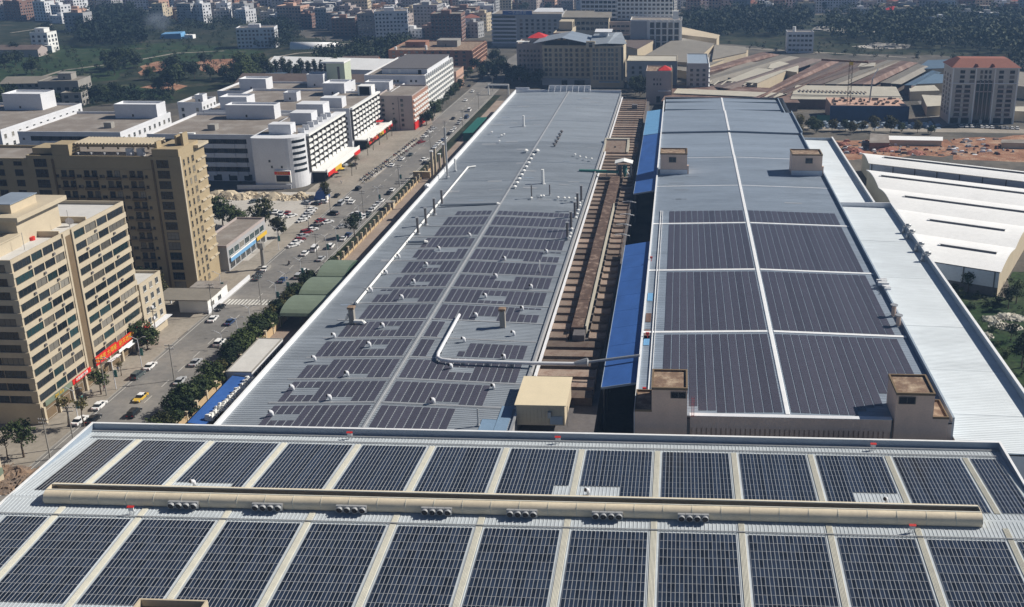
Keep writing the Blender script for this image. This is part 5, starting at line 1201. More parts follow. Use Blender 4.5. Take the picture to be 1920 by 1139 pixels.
# pink grey block with red road front
b = Bld('pink_block','pinkish grey six storey block with a red street face, third along the road','apartment block',-166.5,549,19.4,36,18.4,'pinkgrey_wall').body(); b.roof('conc_roof',.9)
b.part('red_face','brick',(19.404,19.5,0,36,4,18.6)); b.part('red_shops','redsign',(19.404,20.2,0,36,.3,4)); fhh = 2.75
b.wins('f',[3,13.5],[2.2+fhh*i for i in range(6)],1.5,1.5,fr='frame_dk',mull=1); b.wins('f',[8.6],[3.4+fhh*i for i in range(5)],1.0,.8,fr='frame_dk',mull=0)
for k in range(5):
    for i in range(8): b.part('balcony','white',(19.503,20.3,1+i*4.4,4.3+i*4.4,4.6+fhh*k,5.6+fhh*k)); 
    b.wins('r',[2.6+4.4*i for i in range(8)],[5.65+fhh*k],3.0,1.4,mull=2,sill=False)
b.part('facade_groove','pipe_dark',(11.4,11.8,-.03,-.003,0,18.3))
# big grey block G
b = Bld('grid_block','tall pale block with a regular window grid on its sunny side, fourth along the road','apartment block',-187.5,596,36,76,22.0,'white_dirty').body(); b.roof('conc_roof',1.0)
b.part('upper_storey','white_dirty',(8,35.5,10,70,22.13,25.4)); b.part('upper_roof','pipe_dark',(7.5,36,9.5,70.5,25.403,25.7))
b.part('upper_opening','white',(12,13.6,9.9,9.997,22.6,25),(18,19.4,9.9,9.997,22.6,25)); b.part('upper_door','dark_in',(30,32,9.9,9.997,22.2,24.6))
for x_ in (6,15,28,33): b.tank(x_,73.6,1.1,2.6,'white')
b.wins('f',[3],[3+3.2*i for i in range(6)],1.4,1.5,fr='frame_dk'); b.wins('f',[18,20,28,31],[19,],1.2,1.2,mull=0,fr='frame_dk'); b.wins('f',[12,22],[6,9.3,12.6],1.2,1.3,fr='frame_dk')
for k in range(6):
    b.part('ledge','white',(36.003,36.8,0,76,3.4+3.1*k,4.5+3.1*k)); b.wins('r',[3+5.0*i for i in range(15)],[4.55+3.1*k],3.2,1.7,mull=2,sill=False,glass='glass_teal')
for i in range(16): b.part('rib','white',(36.005,36.9,.4+5*i-.25,.4+5*i+.25,3.2,22.9))
b = Bld('low_house','small pink house with open floors tucked behind the window grid block','house',-160,676,10,24,12,'pink').body(); b.roof('conc_roof',.8); b.far_wins('fr',3,1.6,1.6)
# slim pale green tower and brown gable shed behind the white blocks
b = Bld('slim_tower','slim pale green lift tower with a slanted cap above the white blocks','tower',-212,602,11,12,29,mk('pale green render',(.50,.55,.42),.8,.06,.2,.05)).body(); b.part('cap','white',(-3,11.3,-1,12.5,29.003,30))
b.part('groove','pipe_dark',(6.5,8,-.04,-.003,2,27))
def gable(name, lab, cat, x, y, wd, d, h, rise, wallm, roofm, rz=0, along='x', group=None, eaves=.6, ribs=0):
    b = Bld(name, lab, cat, x, y, wd, d, h, wallm, rz, group).body()
    mb = MB(); e = eaves
    if along == 'x':
        for sg in (0,1):
            y0_, y1_ = (-e, d/2) if sg == 0 else (d+e, d/2); zl = h-.05
            q = [(-e,y0_,zl),(wd+e,y0_,zl),(wd+e,y1_,h+rise),(-e,y1_,h+rise)]
            if sg: q = [q[1],q[0],q[3],q[2]]
            mb = MB(); mb.hexa([(p[0],p[1],p[2]) for p in q]+[(p[0],p[1],p[2]+.15) for p in q]); mb.build('roof_slope', M[roofm], b.r, world=False)
        mb = MB(); mb.poly([(0,0,h),(0,d/2,h+rise),(0,d,h)]); mb.poly([(wd,0,h),(wd,d,h),(wd,d/2,h+rise)]); mb.build('gable_end', b.wall, b.r, world=False)
    else:
        for sg in (0,1):
            x0_, x1_ = (-e, wd/2) if sg == 0 else (wd+e, wd/2)
            q = [(x0_,-e,h-.05),(x1_,-e,h+rise),(x1_,d+e,h+rise),(x0_,d+e,h-.05)]
            if sg: q = [q[1],q[0],q[3],q[2]]
            mb = MB(); mb.hexa([(p[0],p[1],p[2]) for p in q]+[(p[0],p[1],p[2]+.15) for p in q]); mb.build('roof_slope', M[roofm], b.r, world=False)
        mb = MB(); mb.poly([(0,0,h),(wd,0,h),(wd/2,0,h+rise)]); mb.poly([(0,d,h),(wd/2,d,h+rise),(wd,d,h)]); mb.build('gable_end', b.wall, b.r, world=False)
    return b
p = P(565,163); gable('gable_shed','wide shed with a pinkish roof behind the white blocks, left of the slim tower','shed',-290,648,128,30,8,5,'white_dirty','shed_brown',-.02)
p = P(500,142); gable('white_shed','long white roofed shed behind the row of slim trees','shed',p.x,p.y,98,30,6,6,'white_dirty','roof_white',-.12)
gable('brick_shed','dark brick shed at the right end of the long white roofed shed','shed',P(640,138).x,P(640,138).y,26,24,7,4,'brick','shed_brown',.1)
p = P(500,165); gable('cottage','small house with a pale blue roof at the tree line behind the white blocks','house',p.x,p.y,14,12,6,3,'white_dirty','shed_blue',.3)
# brick lattice block at the far bend
b = Bld('brick_block','red brown brick complex with a lattice street face at the far bend of the road','factory block',-222,770,64,58,13.6,'brick').body(); b.roof('brown_roof',.8,pm='brick')
for k in range(4): b.part('ledge','pink',(64.003,64.8,0,58,2.6+2.9*k,3.0+2.9*k))
for i in range(12): b.part('rib','pink',(64.005,64.9,.3+i*5.2,.8+i*5.2,2,14))
b.wins('r',[3+5.2*i for i in range(11)],[3.3+2.9*k for k in range(4)],3.6,1.9,mull=2,sill=False); b.wins('f',[4+6*i for i in range(10)],[3.3+2.9*k for k in range(4)],2.2,1.6,fr='frame_dk',mull=1)
b.penthouse(32,24,16,14,5.0,m='conc'); b.penthouse(8,20,16,12,4.2,m='brick'); b.tank(5,3,1,2.4,'white'); b.tank(28,5,.9,3.4,'white')

# ------------------------------------------------------------------ hotel group beyond the long factory
p = P(1018,160); fa = Q(1018,83,p.y)
b = Bld('hotel_wing','beige hotel wing with a grid of square windows under a wide grey fly roof','hotel',-95,702,36,30,26.5,'beige',rz=.02).body(); b.roof('conc_roof',.7)
b.wins('f',[2.4,5.4,9.4,12.6,16.6,19.8,23.8,27.6,31.4,34.4],[6.2+3.35*i for i in range(6)],1.9,2.1,mull=1,fr='frame_dk')
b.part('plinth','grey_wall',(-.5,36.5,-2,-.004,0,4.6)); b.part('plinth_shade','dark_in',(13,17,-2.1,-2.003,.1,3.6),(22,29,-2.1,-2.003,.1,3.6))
b2 = Bld('hotel_block','beige hotel block with tall window bays and a sunny cream end wall','hotel',-61,692,22.4,34,27.6,'beige').body(); b2.roof('conc_roof',.7)
b2.wins('f',[2.4,4.6,7.6,9.8,12.8,15.0,18.0],[5.4+3.15*i for i in range(7)],1.7,2.3,mull=1,glass='glass_teal',fr='frame'); 
for x_ in (0.4,6,11.3,16.6,20.4): b2.part('rib','beige',(x_,x_+.6,-.5,-.003,4.6,27))
b2.part('dark_edge','pipe_dark',(20.9,22.4,-.06,-.003,5,27.4)); b2.wins('r',[4,9,14,19,24,29],[6.5+3.3*i for i in range(6)],1.6,2.0,mull=0,fr='tan'); b2.part('end_face','cream',(22.404,22.6,0,34,0,28.3)); b2.part('balcony','cream',(22.604,25,-1,12,4.6,5.6)); b2.part('canopy','trim_grey',(6,20,-4,-.6,4.0,4.5)); b2.part('corner_turret','cream',(-2.5,3.5,-2.2,-.01,27.0,31.6)); b2.part('turret_niche','dark_in',(-.6,1.6,-2.24,-2.203,27.6,30.4))
def fly_roof(parent, pts, z0, m, name='fly_roof'):
    q = [(p[0],p[1],p[2]) for p in pts]; mb = MB(); mb.hexa([(a,b_,c-.25) for a,b_,c in q]+q) if len(q) == 4 else None; return mb.build(name, M[m], parent, world=False)
fly_roof(b.r, [(-6,-4,29),(14,-5,33),(18,34,33),(-4,34,29)],0,'roof_b'); fly_roof(b.r, [(14.1,-5,33),(40,-4,27.7),(42,34,27.7),(18.1,34,33)],0,'roof_c')
fly_roof(b2.r, [(-1,-3,29.4),(12,-4,30.5),(14,46,32),(-1,46,31)],0,'roof_b'); fly_roof(b2.r, [(12.1,-4,30.5),(24.5,6,29),(18,60,30.5),(14.1,46,32)],0,'roof_b'); b2.part('roof_house','white_dirty',(4,10,30,36,27.8,34.5)); fly_roof(b2.r,[(1,26,34.6),(13,26,34.6),(13,38,35.4),(1,38,35.4)],0,'white_dirty')
for bb, w_, d_, zt in ((b,36,30,27.7),(b2,22,34,29.2)): bb.part('roof_post','steel',(1,1.3,1,1.3,zt-1.1,zt),(w_-1.3,w_-1,1,1.3,zt-1.1,zt-.3),(1,1.3,d_-1.3,d_-1,zt-1.1,zt),(w_/2,w_/2+.3,2,2.3,zt-1.1,zt+1))
b = Bld('grey_block','pinkish grey block with a red hipped roof hut, left of the beige hotel','apartment block',-116,722,21,26,25,'pinkgrey_wall').body(); b.roof('conc_roof',.9)
b.wins('f',[2.4,5.4,8,10.6,13,15.8,18.6],[3.4+3.3*i for i in range(6)],1.3,1.6,mull=0,fr='frame_dk'); b.part('white_canopy','white',(0,9,-.6,6,26.8,27.1)); b.penthouse(9,5,10,12,4.2,m='pinkgrey_wall',cap=False)
def hip(b, x, y, wd, d, z, rise, m, name='hip_roof'):
    mb = MB(); c = (x+wd/2, y+d/2, z+rise); q = [(x,y,z),(x+wd,y,z),(x+wd,y+d,z),(x,y+d,z)]
    for i in range(4): mb.poly([q[i],q[(i+1)%4],c])
    mb.poly(list(reversed(q))); return mb.build(name, M[m], b.r, world=False)
hip(b,7.5,3.5,14,15,29.21,3.4,'red')
b = Bld('cream_frame_block','cream open frame building with stepped top behind the red roof hut','building',-92,742,12,44,30,'cream').body(); b.roof('conc_roof',1); b.far_wins('fr',8,1.8,2.0,3.6,2,3.4); b.part('stepped_top','cream',(2,11.8,20,36,31.01,37)); b.part('top_opening','dark_in',(11.81,11.9,23,26,32,36),(11.81,11.9,29,33,32,36))
b = Bld('mall_block','long grey building with a blue rooftop sign and banded curved corner','shopping block',-166,902,62,40,27.6,'grey_wall').body(); b.roof('conc_roof',1)
for k in range(7): b.part('band','white_dirty',(-.6,22,-.8,-.004,3+3.4*k,4.4+3.4*k)); b.part('ribbon_window','glass_teal',(1,21,-.1,-.005,4.45+3.4*k,6.35+3.4*k))
b.wins('f',[26+5*i for i in range(7)],[5+3.4*k for k in range(6)],2.4,1.9,mull=1,fr='frame_dk'); o = b.part('roof_sign','blue_roof',(10,36,-.6,-.1,27.8,31.2)); glyphs(o,(23,-.7,29.5),0,'\u4e00\u5b57\u54c1\u767e\u8d27',3.2,'white')
fly_roof(b.r,[(37,-1,30.5),(64,-1,30.5),(62,8,33),(40,8,33)],0,'white_dirty')
b = Bld('cream_gallery_block','cream two tier gallery building right of the mall, above the hotel roofs','building',P(1060,70).x,905,46,26,24,'cream').body(); b.roof('shed_grey',.6); b.wins('f',[3+4.1*i for i in range(11)],[19.3,14.5],3.0,2.3,mull=1,fr='frame_dk'); fly_roof(b.r,[(-3,-3,25.6),(49,-3,25.6),(47,28,28.5),(-2,28,28.5)],0,'shed_grey')
b = Bld('slab_block','dark grey brown slab block with strip windows behind the hotel','factory block',P(1122,60).x,915,52,26,20,'pinkgrey_wall').body(); b.roof('shed_brown',.6); b.wins('f',[2+4*i for i in range(12)],[4,8,12,16],3.2,1.6,mull=1,fr='frame_dk')
b = Bld('white_grid_block','tall white block with a tight window grid above the hotel roofs','apartment block',P(1166,62).x,935,50,24,45,'white').body(); b.roof('conc_roof',1); b.wins('f',[2+3.9*i for i in range(13)],[4+3.6*i for i in range(11)],2.5,1.9,mull=1,fr='frame_dk',sill=False)
p = P(1194,62); b = Bld('white_frame_block','white framed block with five tall window bays, right of the window grid block','building',p.x,880,44,28,25,'white').body(); b.roof('conc_roof',1)
b.part('side_panel','grey_wall',(.2,14,-.2,-.004,0,25)); b.wins('f',[18.6+5.2*i for i in range(5)],[2.5+5.6*i for i in range(4)],3.6,4.6,mull=1,trans=1,fr='frame_dk',sill=False)
for i in range(6): b.part('rib','white',(15.4+5.2*i,16.4+5.2*i,-1.1,-.004,0,26.2))
b.part('roof_tower','white',(36,41,4,9,26.01,33)); b = Bld('white_grid_block','white block with broad window strips between the grid block and the mall','apartment block',P(1108,40).x,1000,40,24,34,'white_dirty').body(); b.roof('conc_roof',1); b.wins('f',[3+4.2*i for i in range(9)],[5+4*i for i in range(7)],3.4,2.2,mull=1,fr='frame_dk')
# narrow house with red roof at the far end of the alley and neighbours
p = P(1215,178); b = Bld('corner_house','tall brown house with a red hip roof corner at the far end of the alley','house',P(1213,186).x,632,15.5,24,20,'pinkgrey_wall').body(); b.roof('brown_roof',.8)
b.wins('f',[5,7,9],[15,12],.9,1.2,mull=0,fr='frame_dk'); b.part('street_door','dark_in',(6.5,9,-.06,-.003,1,5)); b.part('ledge','white_dirty',(7.5,15.5,-.9,-.004,8.2,8.6)); hip(b,7.5,2,8.2,10,20.81,2.6,'red'); b.far_wins('r',6,2.2,1.7,4)
for k in range(6): b.part('ledge','cream',(15.504,16.2,0,24,2.8+3*k,3.3+3*k))
for i in range(5): b.part('rib','cream',(15.505,16.3,.3+5.6*i,.8+5.6*i,1,20))
b = Bld('grey_strip_block','grey green block with long ledges behind the red hip roofed house','apartment block',4.5,660,14,46,21,'grey_wall').body(); b.roof('trim_grey',.6); 
for k in range(6): b.part('ledge','white_dirty',(14.004,14.9,0,46,2.6+3.1*k,3.6+3.1*k)); 
b.wins('r',[3+5*i for i in range(9)],[3.65+3.1*k for k in range(6)],3.8,1.6,mull=2,sill=False); b.wins('f',[3,7,11],[4+3.1*k for k in range(5)],1.8,1.6,fr='frame_dk')
b = Bld('cream_yard_block','dim grey block with a cream roof edge between the hotel and the red roofed house','building',-36,692,34,26,18,'grey_wall').body(); b.roof('shed_cream',.5,pm='cream'); b.wins('f',[4,9,14,19,24,29],[3+3.3*i for i in range(4)],1.8,1.8,fr='frame_dk')

# ------------------------------------------------------------------ right hand grey tower with red mansard roof
p = P(1777,232); q = P(1892,236)
b = Bld('grey_tower','grey apartment tower with a red hipped roof at the right edge of the photo','apartment tower',153,579,36.5,20,31.5,mk('grey tile cladding',(.50,.48,.44),.7,.06,.2,.05)).body()
zz = [4.6+2.65*i for i in range(9)]
for u in (4.2,9.0,27.5,32.3): b.wins('f',[u],zz[:7],3.2,1.5,mull=3,fr='frame_dk'); 
for u in (4.2,9.0,27.5,32.3):
    for z in zz[:7]: b.part('balcony','pinkgrey_wall',(u-1.9,u+1.9,-.7,-.004,z-.9,z-.1))
b.wins('f',[5.5,11,27,33],zz[7:]+[28.6],2.6,1.7,mull=1,fr='frame_dk'); b.wins('f',[16,18.4,20.8],zz[7:]+[28.6],1.4,1.8,mull=0,fr='frame_dk')
b.part('glass_bay','glass_teal',(13.5,22.8,-.3,-.005,2.5,24.4))
for i in range(5): b.part('bay_rib','pinkgrey_wall',(13.2+i*2.3,13.55+i*2.3,-.6,-.304,2.5,24.6))
b.part('bay_band','pinkgrey_wall',(13,23,-.6,-.304,18.2,18.7)); b.part('tower_rib','white',(12.6,13.15,-.75,-.004,0,31.4)); b.part('tower_rib','white',(23.1,23.65,-.75,-.004,0,31.4)); b.part('tower_rib','white',(-.1,.6,-.4,-.004,0,31.4)); b.part('tower_rib','white',(35.9,36.6,-.4,-.004,0,31.4)); b.part('string_course','white_dirty',(-.4,36.9,-.5,-.004,22.9,23.3)); b.part('cornice','white_dirty',(-.8,37.3,-.8,20.8,31.503,31.9))
for i in range(6): b.part('ground_opening','dark_in',(1+i*6,5.4+i*6,-.06,-.004,.2,3.4))
b.wins('l',[4,10,16],zz,1.8,1.6,fr='frame_dk')
mb = MB(); x0,x1,y0_,y1_,z0,z1 = -1,37.5,-1,21,31.903,36.2
mb.hexa([(x0,y0_,z0),(x1,y0_,z0),(x1,y1_,z0),(x0,y1_,z0),(x0+6,y0_+7,z1),(x1-6,y0_+7,z1),(x1-6,y1_-7,z1),(x0+6,y1_-7,z1)]); mb.build('mansard_roof', M['fieldbrick'], b.r, world=False)
for u in (13,22):
    mb = MB(); mb.hexa([(u-1.1,-.4,31.95),(u+1.1,-.4,31.95),(u+1.1,3,31.95),(u-1.1,3,31.95),(u-.2,-.4,33.9),(u+.2,-.4,33.9),(u+.2,4,33.9),(u-.2,4,33.9)]); mb.build('dormer', M['fieldbrick'], b.r, world=False)
# ------------------------------------------------------------------ shed roofs and site on the right
def shed_px(lab, quad, z, m, h, wallm='shed_brown', group=None, name='shed'):
    """monopitch or flat shed whose roof corners the photo shows at the four given points (near-left, near-right, far-right, far-left)"""
    zs = z if isinstance(z, (list, tuple)) else [z]*4
    q = [P(a[0],a[1],k) for a, k in zip(quad, zs)]; s = thing(name, lab, 'shed', (q[0].x,q[0].y,0), group=group)
    mb = MB(); mb.hexa([(p.x,p.y,p.z-.2) for p in q]+[tuple(p) for p in q]); mb.build('roof', M[m], s)
    c = sum(q, Vector())/4
    w_ = [p.lerp(c,.03) for p in q]; mb = MB(); mb.hexa([(p.x,p.y,0) for p in w_]+[(p.x,p.y,p.z-.22) for p in w_],0,'snew'); mb.build('wall', M[wallm], s)
    return s
pp = [('long shed with rusty red near slope and cream ridge strip just behind the right factory',((1240,190),(1500,193),(1480,166),(1258,160)))]
s = shed_px(pp[0][0], pp[0][1], [5.5,5.5,6.4,6.4], 'shed_rust', 5)
mb = MB(); a,b_,c_,d_ = P(1262,176,6.3),P(1452,184,6.3),P(1475,176,7.2),P(1270,167,7.2); mb.hexa([(q.x,q.y,q.z) for q in (a,b_,c_,d_)]+[(q.x,q.y,q.z+.3) for q in (a,b_,c_,d_)]); mb.build('ridge_strip', M['shed_cream'], s)
for i in range(9):
    x = 1296+i*14; a,c_ = P(x,160,6.7),P(x+10,152,7.4); mb = MB(); mb.bar(a,c_,.9,0,.3); mb.build('roof_light', M['shed_cream'], s)
s = shed_px('cream roofed shed with a dotted roof light line behind the construction hoarding', ((1482,186),(1693,188),(1680,163),(1492,160)), [6,6,7.5,7.5], 'shed_cream', 6)
mb = MB(); a,b_ = P(1484,178,7),P(1692,182,7); mb.bar(a,b_,1.2,0,.3); mb.build('gutter', M['pipe_dark'], s)
for i in range(18): 
    x = 1500+i*7.2; c_ = P(x,170+i*.22,7.4); mb = MB(); mb.box(c_.x-.5,c_.x+.5,c_.y-2.5,c_.y+2.5,7.35,7.6); mb.build('roof_light', M['shed_brown'], s)
kinds = ['shed_brown','shed_rust','shed_brown','shed_grey','shed_rust','shed_brown']
n_ = 0
# slanting roofs of the old works: bands running from lower left to upper right
bands = [((1425,187),(1455,178),(1600,118),(1575,115)),((1455,178),(1490,170),(1632,113),(1600,116)),((1495,158),(1540,158),(1665,113),(1630,113)),((1545,158),(1590,158),(1690,114),(1662,113)),
         ((1595,158),(1640,158),(1722,118),(1690,114)),((1650,155),(1690,158),(1748,127),(1722,120)),((1695,160),(1722,160),(1765,136),(1748,132)),((1395,190),(1425,188),(1575,116),(1545,112)),((1330,162),(1380,168),(1545,112),(1500,108)),((1300,150),(1335,158),(1500,108),(1465,103)),((1285,140),(1302,148),(1462,103),(1430,98))]
for i, qd in enumerate(bands):
    m_ = kinds[i%6] if i not in (5,6) else ('shed_grey' if i == 5 else 'shed_blue')
    mid = [((qd[0][0]+qd[1][0])/2,(qd[0][1]+qd[1][1])/2),((qd[3][0]+qd[2][0])/2,(qd[3][1]+qd[2][1])/2)]
    s = shed_px(['rusty slanting shed roof just left of the cream roofed hoarding shed','brown slanting shed roof second left of the tower crane','brown slanting shed roof directly left of the tower crane','grey brown slanting shed roof behind the tower crane','rusty slanting shed roof right of the tower crane','grey slanting shed roof touching the lower blue shed','blue slanting shed roof nearest the red roofed grey tower','long rusty slanting shed roof beside the big cream ridge strip','long brown slanting shed roof in the middle of the rusty works','long brown slanting shed roof second from the hip roofed house','grey slanting shed roof nearest the hip roofed brown house'][i], (qd[0],mid[0],mid[1],qd[3]), [5.5,8.2,8.2,5.5], m_, 5, group='slanting shed roofs of the old works')
    q = [P(*mid[0],8.2),P(qd[1][0],qd[1][1],5.5),P(qd[2][0],qd[2][1],5.5),P(*mid[1],8.2)]; mb = MB(); mb.hexa([(p.x,p.y,p.z-.2) for p in q]+[tuple(p) for p in q]); mb.build('far_slope', M[m_], s)
more = [('grey sheet roof with a long ridge left of the old works',((1250,128),(1300,136),(1405,92),(1380,86)),6,'shed_grey'),
 ('broad grey brown sheet roof behind the hip roofed house',((1195,112),(1300,118),(1340,82),(1270,70)),9,'shed_grey'),
 ('brown roof strip between the hotel and the broad grey roof',((1165,85),(1195,92),(1240,68),(1165,58)),10,'shed_brown'),
 ('tan flat roof on the hill side right of the white framed block',((1250,62),(1345,73),(1350,66),(1275,50)),9,'beige'),
 ('pale sheet shed with a clean cream side under the hillside',((1335,112),(1400,98),(1398,88),(1340,84)),8,'shed_grey'),
 ('cream gabled shed in the middle of the old works',((1440,128),(1495,136),(1498,124),(1450,112)),7,'shed_cream'),
 ('grey sheet shed on the left of the white block by the wood',((1335,142),(1400,150),(1460,122),(1400,115)),6.5,'shed_grey'),
 ('pale green grey shed with a stepped roof amid rusty roofs',((1360,152),(1420,156),(1475,132),(1420,128)),7.5,'shed_cream'),
 ('faded blue shed roof left of the red roofed tower, upper one',((1716,130),(1775,128),(1782,112),(1740,113)),7,'shed_blue'),
 ('faded blue shed roof left of the red roofed tower, lower one',((1712,158),(1772,156),(1778,140),(1738,138)),7,'shed_blue'),
 ('small pale arched shed among the rusty roofs',((1608,126),(1640,124),(1642,118),(1615,118)),8,'shed_cream'),
 ('cream shed with a dark front left of the grey tower base',((1706,172),(1762,170),(1752,160),(1704,162)),6,'shed_cream'),
 ('low cream lean-to beside the grey tower base',((1738,200),(1775,198),(1775,180),(1728,178)),6,'shed_cream'),
 ('yellow fronted low shed at the right edge beyond the tower',((1892,208),(1990,212),(1990,200),(1890,200)),6,'shed_cream'),
 ('grey shed roof at the right edge behind the tower',((1895,160),(1990,170),(1990,150),(1900,132)),8,'shed_grey'),
 ('long low white roofed site hut row on the red earth',((1635,262),(1768,264),(1768,257),(1637,254)),3,'roof_white'),
 ('brick site hut with pale roof at the left of the red earth',((1630,268),(1668,268),(1666,252),(1632,250)),4,'conc_roof'),
 ('grey site cabin on the right of the red earth yard',((1876,268),(1990,270),(1990,262),(1878,262)),3,'conc_roof')]
for lab, qd, z, m_ in more: shed_px(lab, qd, z, m_, z, wallm='brick' if 'brick' in lab else 'beige')
# construction site with blue hoarding, slab and cranes
a, b_ = P(1555,228), P(1706,232); s = thing('building_site','unfinished slab with reinforcing behind a long dark blue hoarding','building site',(a.x,a.y,0))
mb = MB(); mb.box(a.x,b_.x,a.y,a.y+.3,0,9.0); mb.build('hoarding', mk('dark blue hoarding sheet',(.02,.05,.12),.7,.2,.3,.1), s)
mb = MB(); mb.box(a.x+1,b_.x-1,a.y+1,a.y+26,0,9.2); mb.build('slab', M['pink'], s)
mb = MB()
for i in range(46): xx = R.uniform(a.x+2,b_.x-4); yy = R.uniform(a.y+2,a.y+24); mb.box(xx,xx+R.uniform(.4,2.2),yy,yy+R.uniform(.6,3),9.21,9.4+R.uniform(.1,1))
mb.build('formwork', M['shed_brown'], s, kind='stuff')
mb = MB(); mb.box(P(1530,228).x,a.x-.1,a.y-2,a.y-1.8,0,4); mb.build('hoarding', M['teal_roof'], s)
def lattice(p, h, wd, m, parent, name='mast'):
    mb = MB(); a_ = wd/2
    for dx in (-a_,a_):
        for dy in (-a_,a_): mb.bar((p[0]+dx,p[1]+dy,p[2]),(p[0]+dx,p[1]+dy,p[2]+h),.16)
    k = int(h/1.6)
    for i in range(k):
        z0_, z1_ = p[2]+h*i/k, p[2]+h*(i+1)/k; sg = 1 if i%2 else -1
        for dy in (-a_,a_): mb.bar((p[0]-a_*sg,p[1]+dy,z0_),(p[0]+a_*sg,p[1]+dy,z1_),.12)
    return mb.build(name, M[m], parent)
p = P(1589,226); t = Q(1592,112,p.y); s = thing('tower_crane','orange brown lattice tower crane mast rising over the blue hoarding','crane',p)
lattice((p.x,p.y,0), t.z, 1.8, 'shed_rust', s); mb = MB(); mb.bar((p.x-16,p.y+6,t.z-1),(p.x+9,p.y-4,t.z-1),1.0); mb.build('jib', M['shed_rust'], s); mb = MB(); mb.box(p.x-1,p.x+1,p.y-1.4,p.y+.8,t.z-3,t.z-1.2); mb.build('cab', M['yellow'], s)
p = P(1626,222); t = Q(1636,148,p.y); s = thing('mobile_crane','slender leaning grey crane boom beside the tower crane','crane',p)
mb = MB(); mb.bar(p+Vector((0,0,2)),t,.7); mb.build('boom', M['steel'], s); mb = MB(); mb.bar(t,t+Vector((3,0,6)),.4); mb.build('jib', M['trim_white'], s); mb = MB(); mb.box(p.x-2,p.x+2,p.y-4,p.y+3,.6,2.8); mb.build('carrier', M['yellow'], s)
mb = MB()
for dx in (-1.7,1.7):
    for dy in (-3,-1,1.6): mb.tube((p.x+dx-.3,p.y+dy,.55),(p.x+dx+.3,p.y+dy,.55),.55,.55,9)
mb.build('wheel', M['black'], s, kind='stuff')
p = P(1475,100); b = Bld('white_house_block','white four storey block with a white tank standing alone by the wood','apartment block',p.x,p.y,22,14,17,'white_dirty').body(); b.roof('conc_roof',.8); b.wins('f',[2.4+3.4*i for i in range(6)],[2+3.9*i for i in range(4)],2.4,1.6,mull=1,fr='frame_dk'); b.tank(6,5,1.4,4,'white'); b.part('end_face','white',(22.004,22.1,0,14,0,17.8))
# ------------------------------------------------------------------ trees
def crown(mb, cx, cy, cz, rx, rz, clumps, leaves, size, rr, lobes=6):
    L = []
    for i in range(lobes):
        a = rr.uniform(0,6.28); q = rr.uniform(.15,.62); L.append((cx+rx*q*math.cos(a), cy+rx*q*math.sin(a), cz+rz*rr.uniform(-.45,.55), rr.uniform(.42,.66)))
    for i in range(clumps):
        lx, ly, lz, lr = L[i%lobes]
        while True:
            v = Vector((rr.uniform(-1,1),rr.uniform(-1,1),rr.uniform(-1,1)))
            if .05 < v.length < 1: break
        v.normalize(); k = rr.uniform(.72,1.05)
        c = Vector((lx+v.x*rx*lr*k, ly+v.y*rx*lr*k, lz+v.z*rz*lr*k))
        for j in range(leaves):
            d = Vector((rr.gauss(0,1),rr.gauss(0,1),rr.gauss(0,.8)))*size*.9
            n_ = (v*1.2+Vector((rr.gauss(0,.7),rr.gauss(0,.7),rr.gauss(.3,.7)))).normalized(); u = n_.orthogonal().normalized(); w_ = n_.cross(u)
            a = rr.uniform(0,6.28); u2 = u*math.cos(a)+w_*math.sin(a); w2 = n_.cross(u2); s_ = size*rr.uniform(.6,1.15); p = c+d
            mb.poly([p-u2*s_, p+w2*s_*.55, p+u2*s_, p-w2*s_*.55])
def tree_proto(name, label, h, r, rz, trunk_h, leafm, seed, clumps, leaves, size, loc, lobes=6, cat='tree'):
    rr = random.Random(seed); t = thing(name, label, cat, loc)
    mb = MB(); z = 0; p = Vector((0,0,-.1)); tr = max(.09, h*.028)
    k = 4
    for i in range(k):
        q = Vector((rr.uniform(-.12,.12)*i, rr.uniform(-.12,.12)*i, (trunk_h+rz*.5)*(i+1)/k)); mb.tube(p,q,tr*(1-.18*i),tr*(1-.18*(i+1)),6,0,False); p = q
    for i in range(5):
        a = rr.uniform(0,6.28); b0 = Vector((0,0,trunk_h*rr.uniform(.75,1.05))); mb.tube(b0,b0+Vector((math.cos(a)*r*.6,math.sin(a)*r*.6,rz*rr.uniform(.4,.9))),tr*.45,tr*.15,5,0,False)
    mb.build('trunk', M['bark'], t, world=False)
    mb = MB(); crown(mb,0,0,trunk_h+rz*.75,r,rz,clumps,leaves,size,rr,lobes); mb.build('crown', M[leafm], t, world=False)
    return t
protos = {}
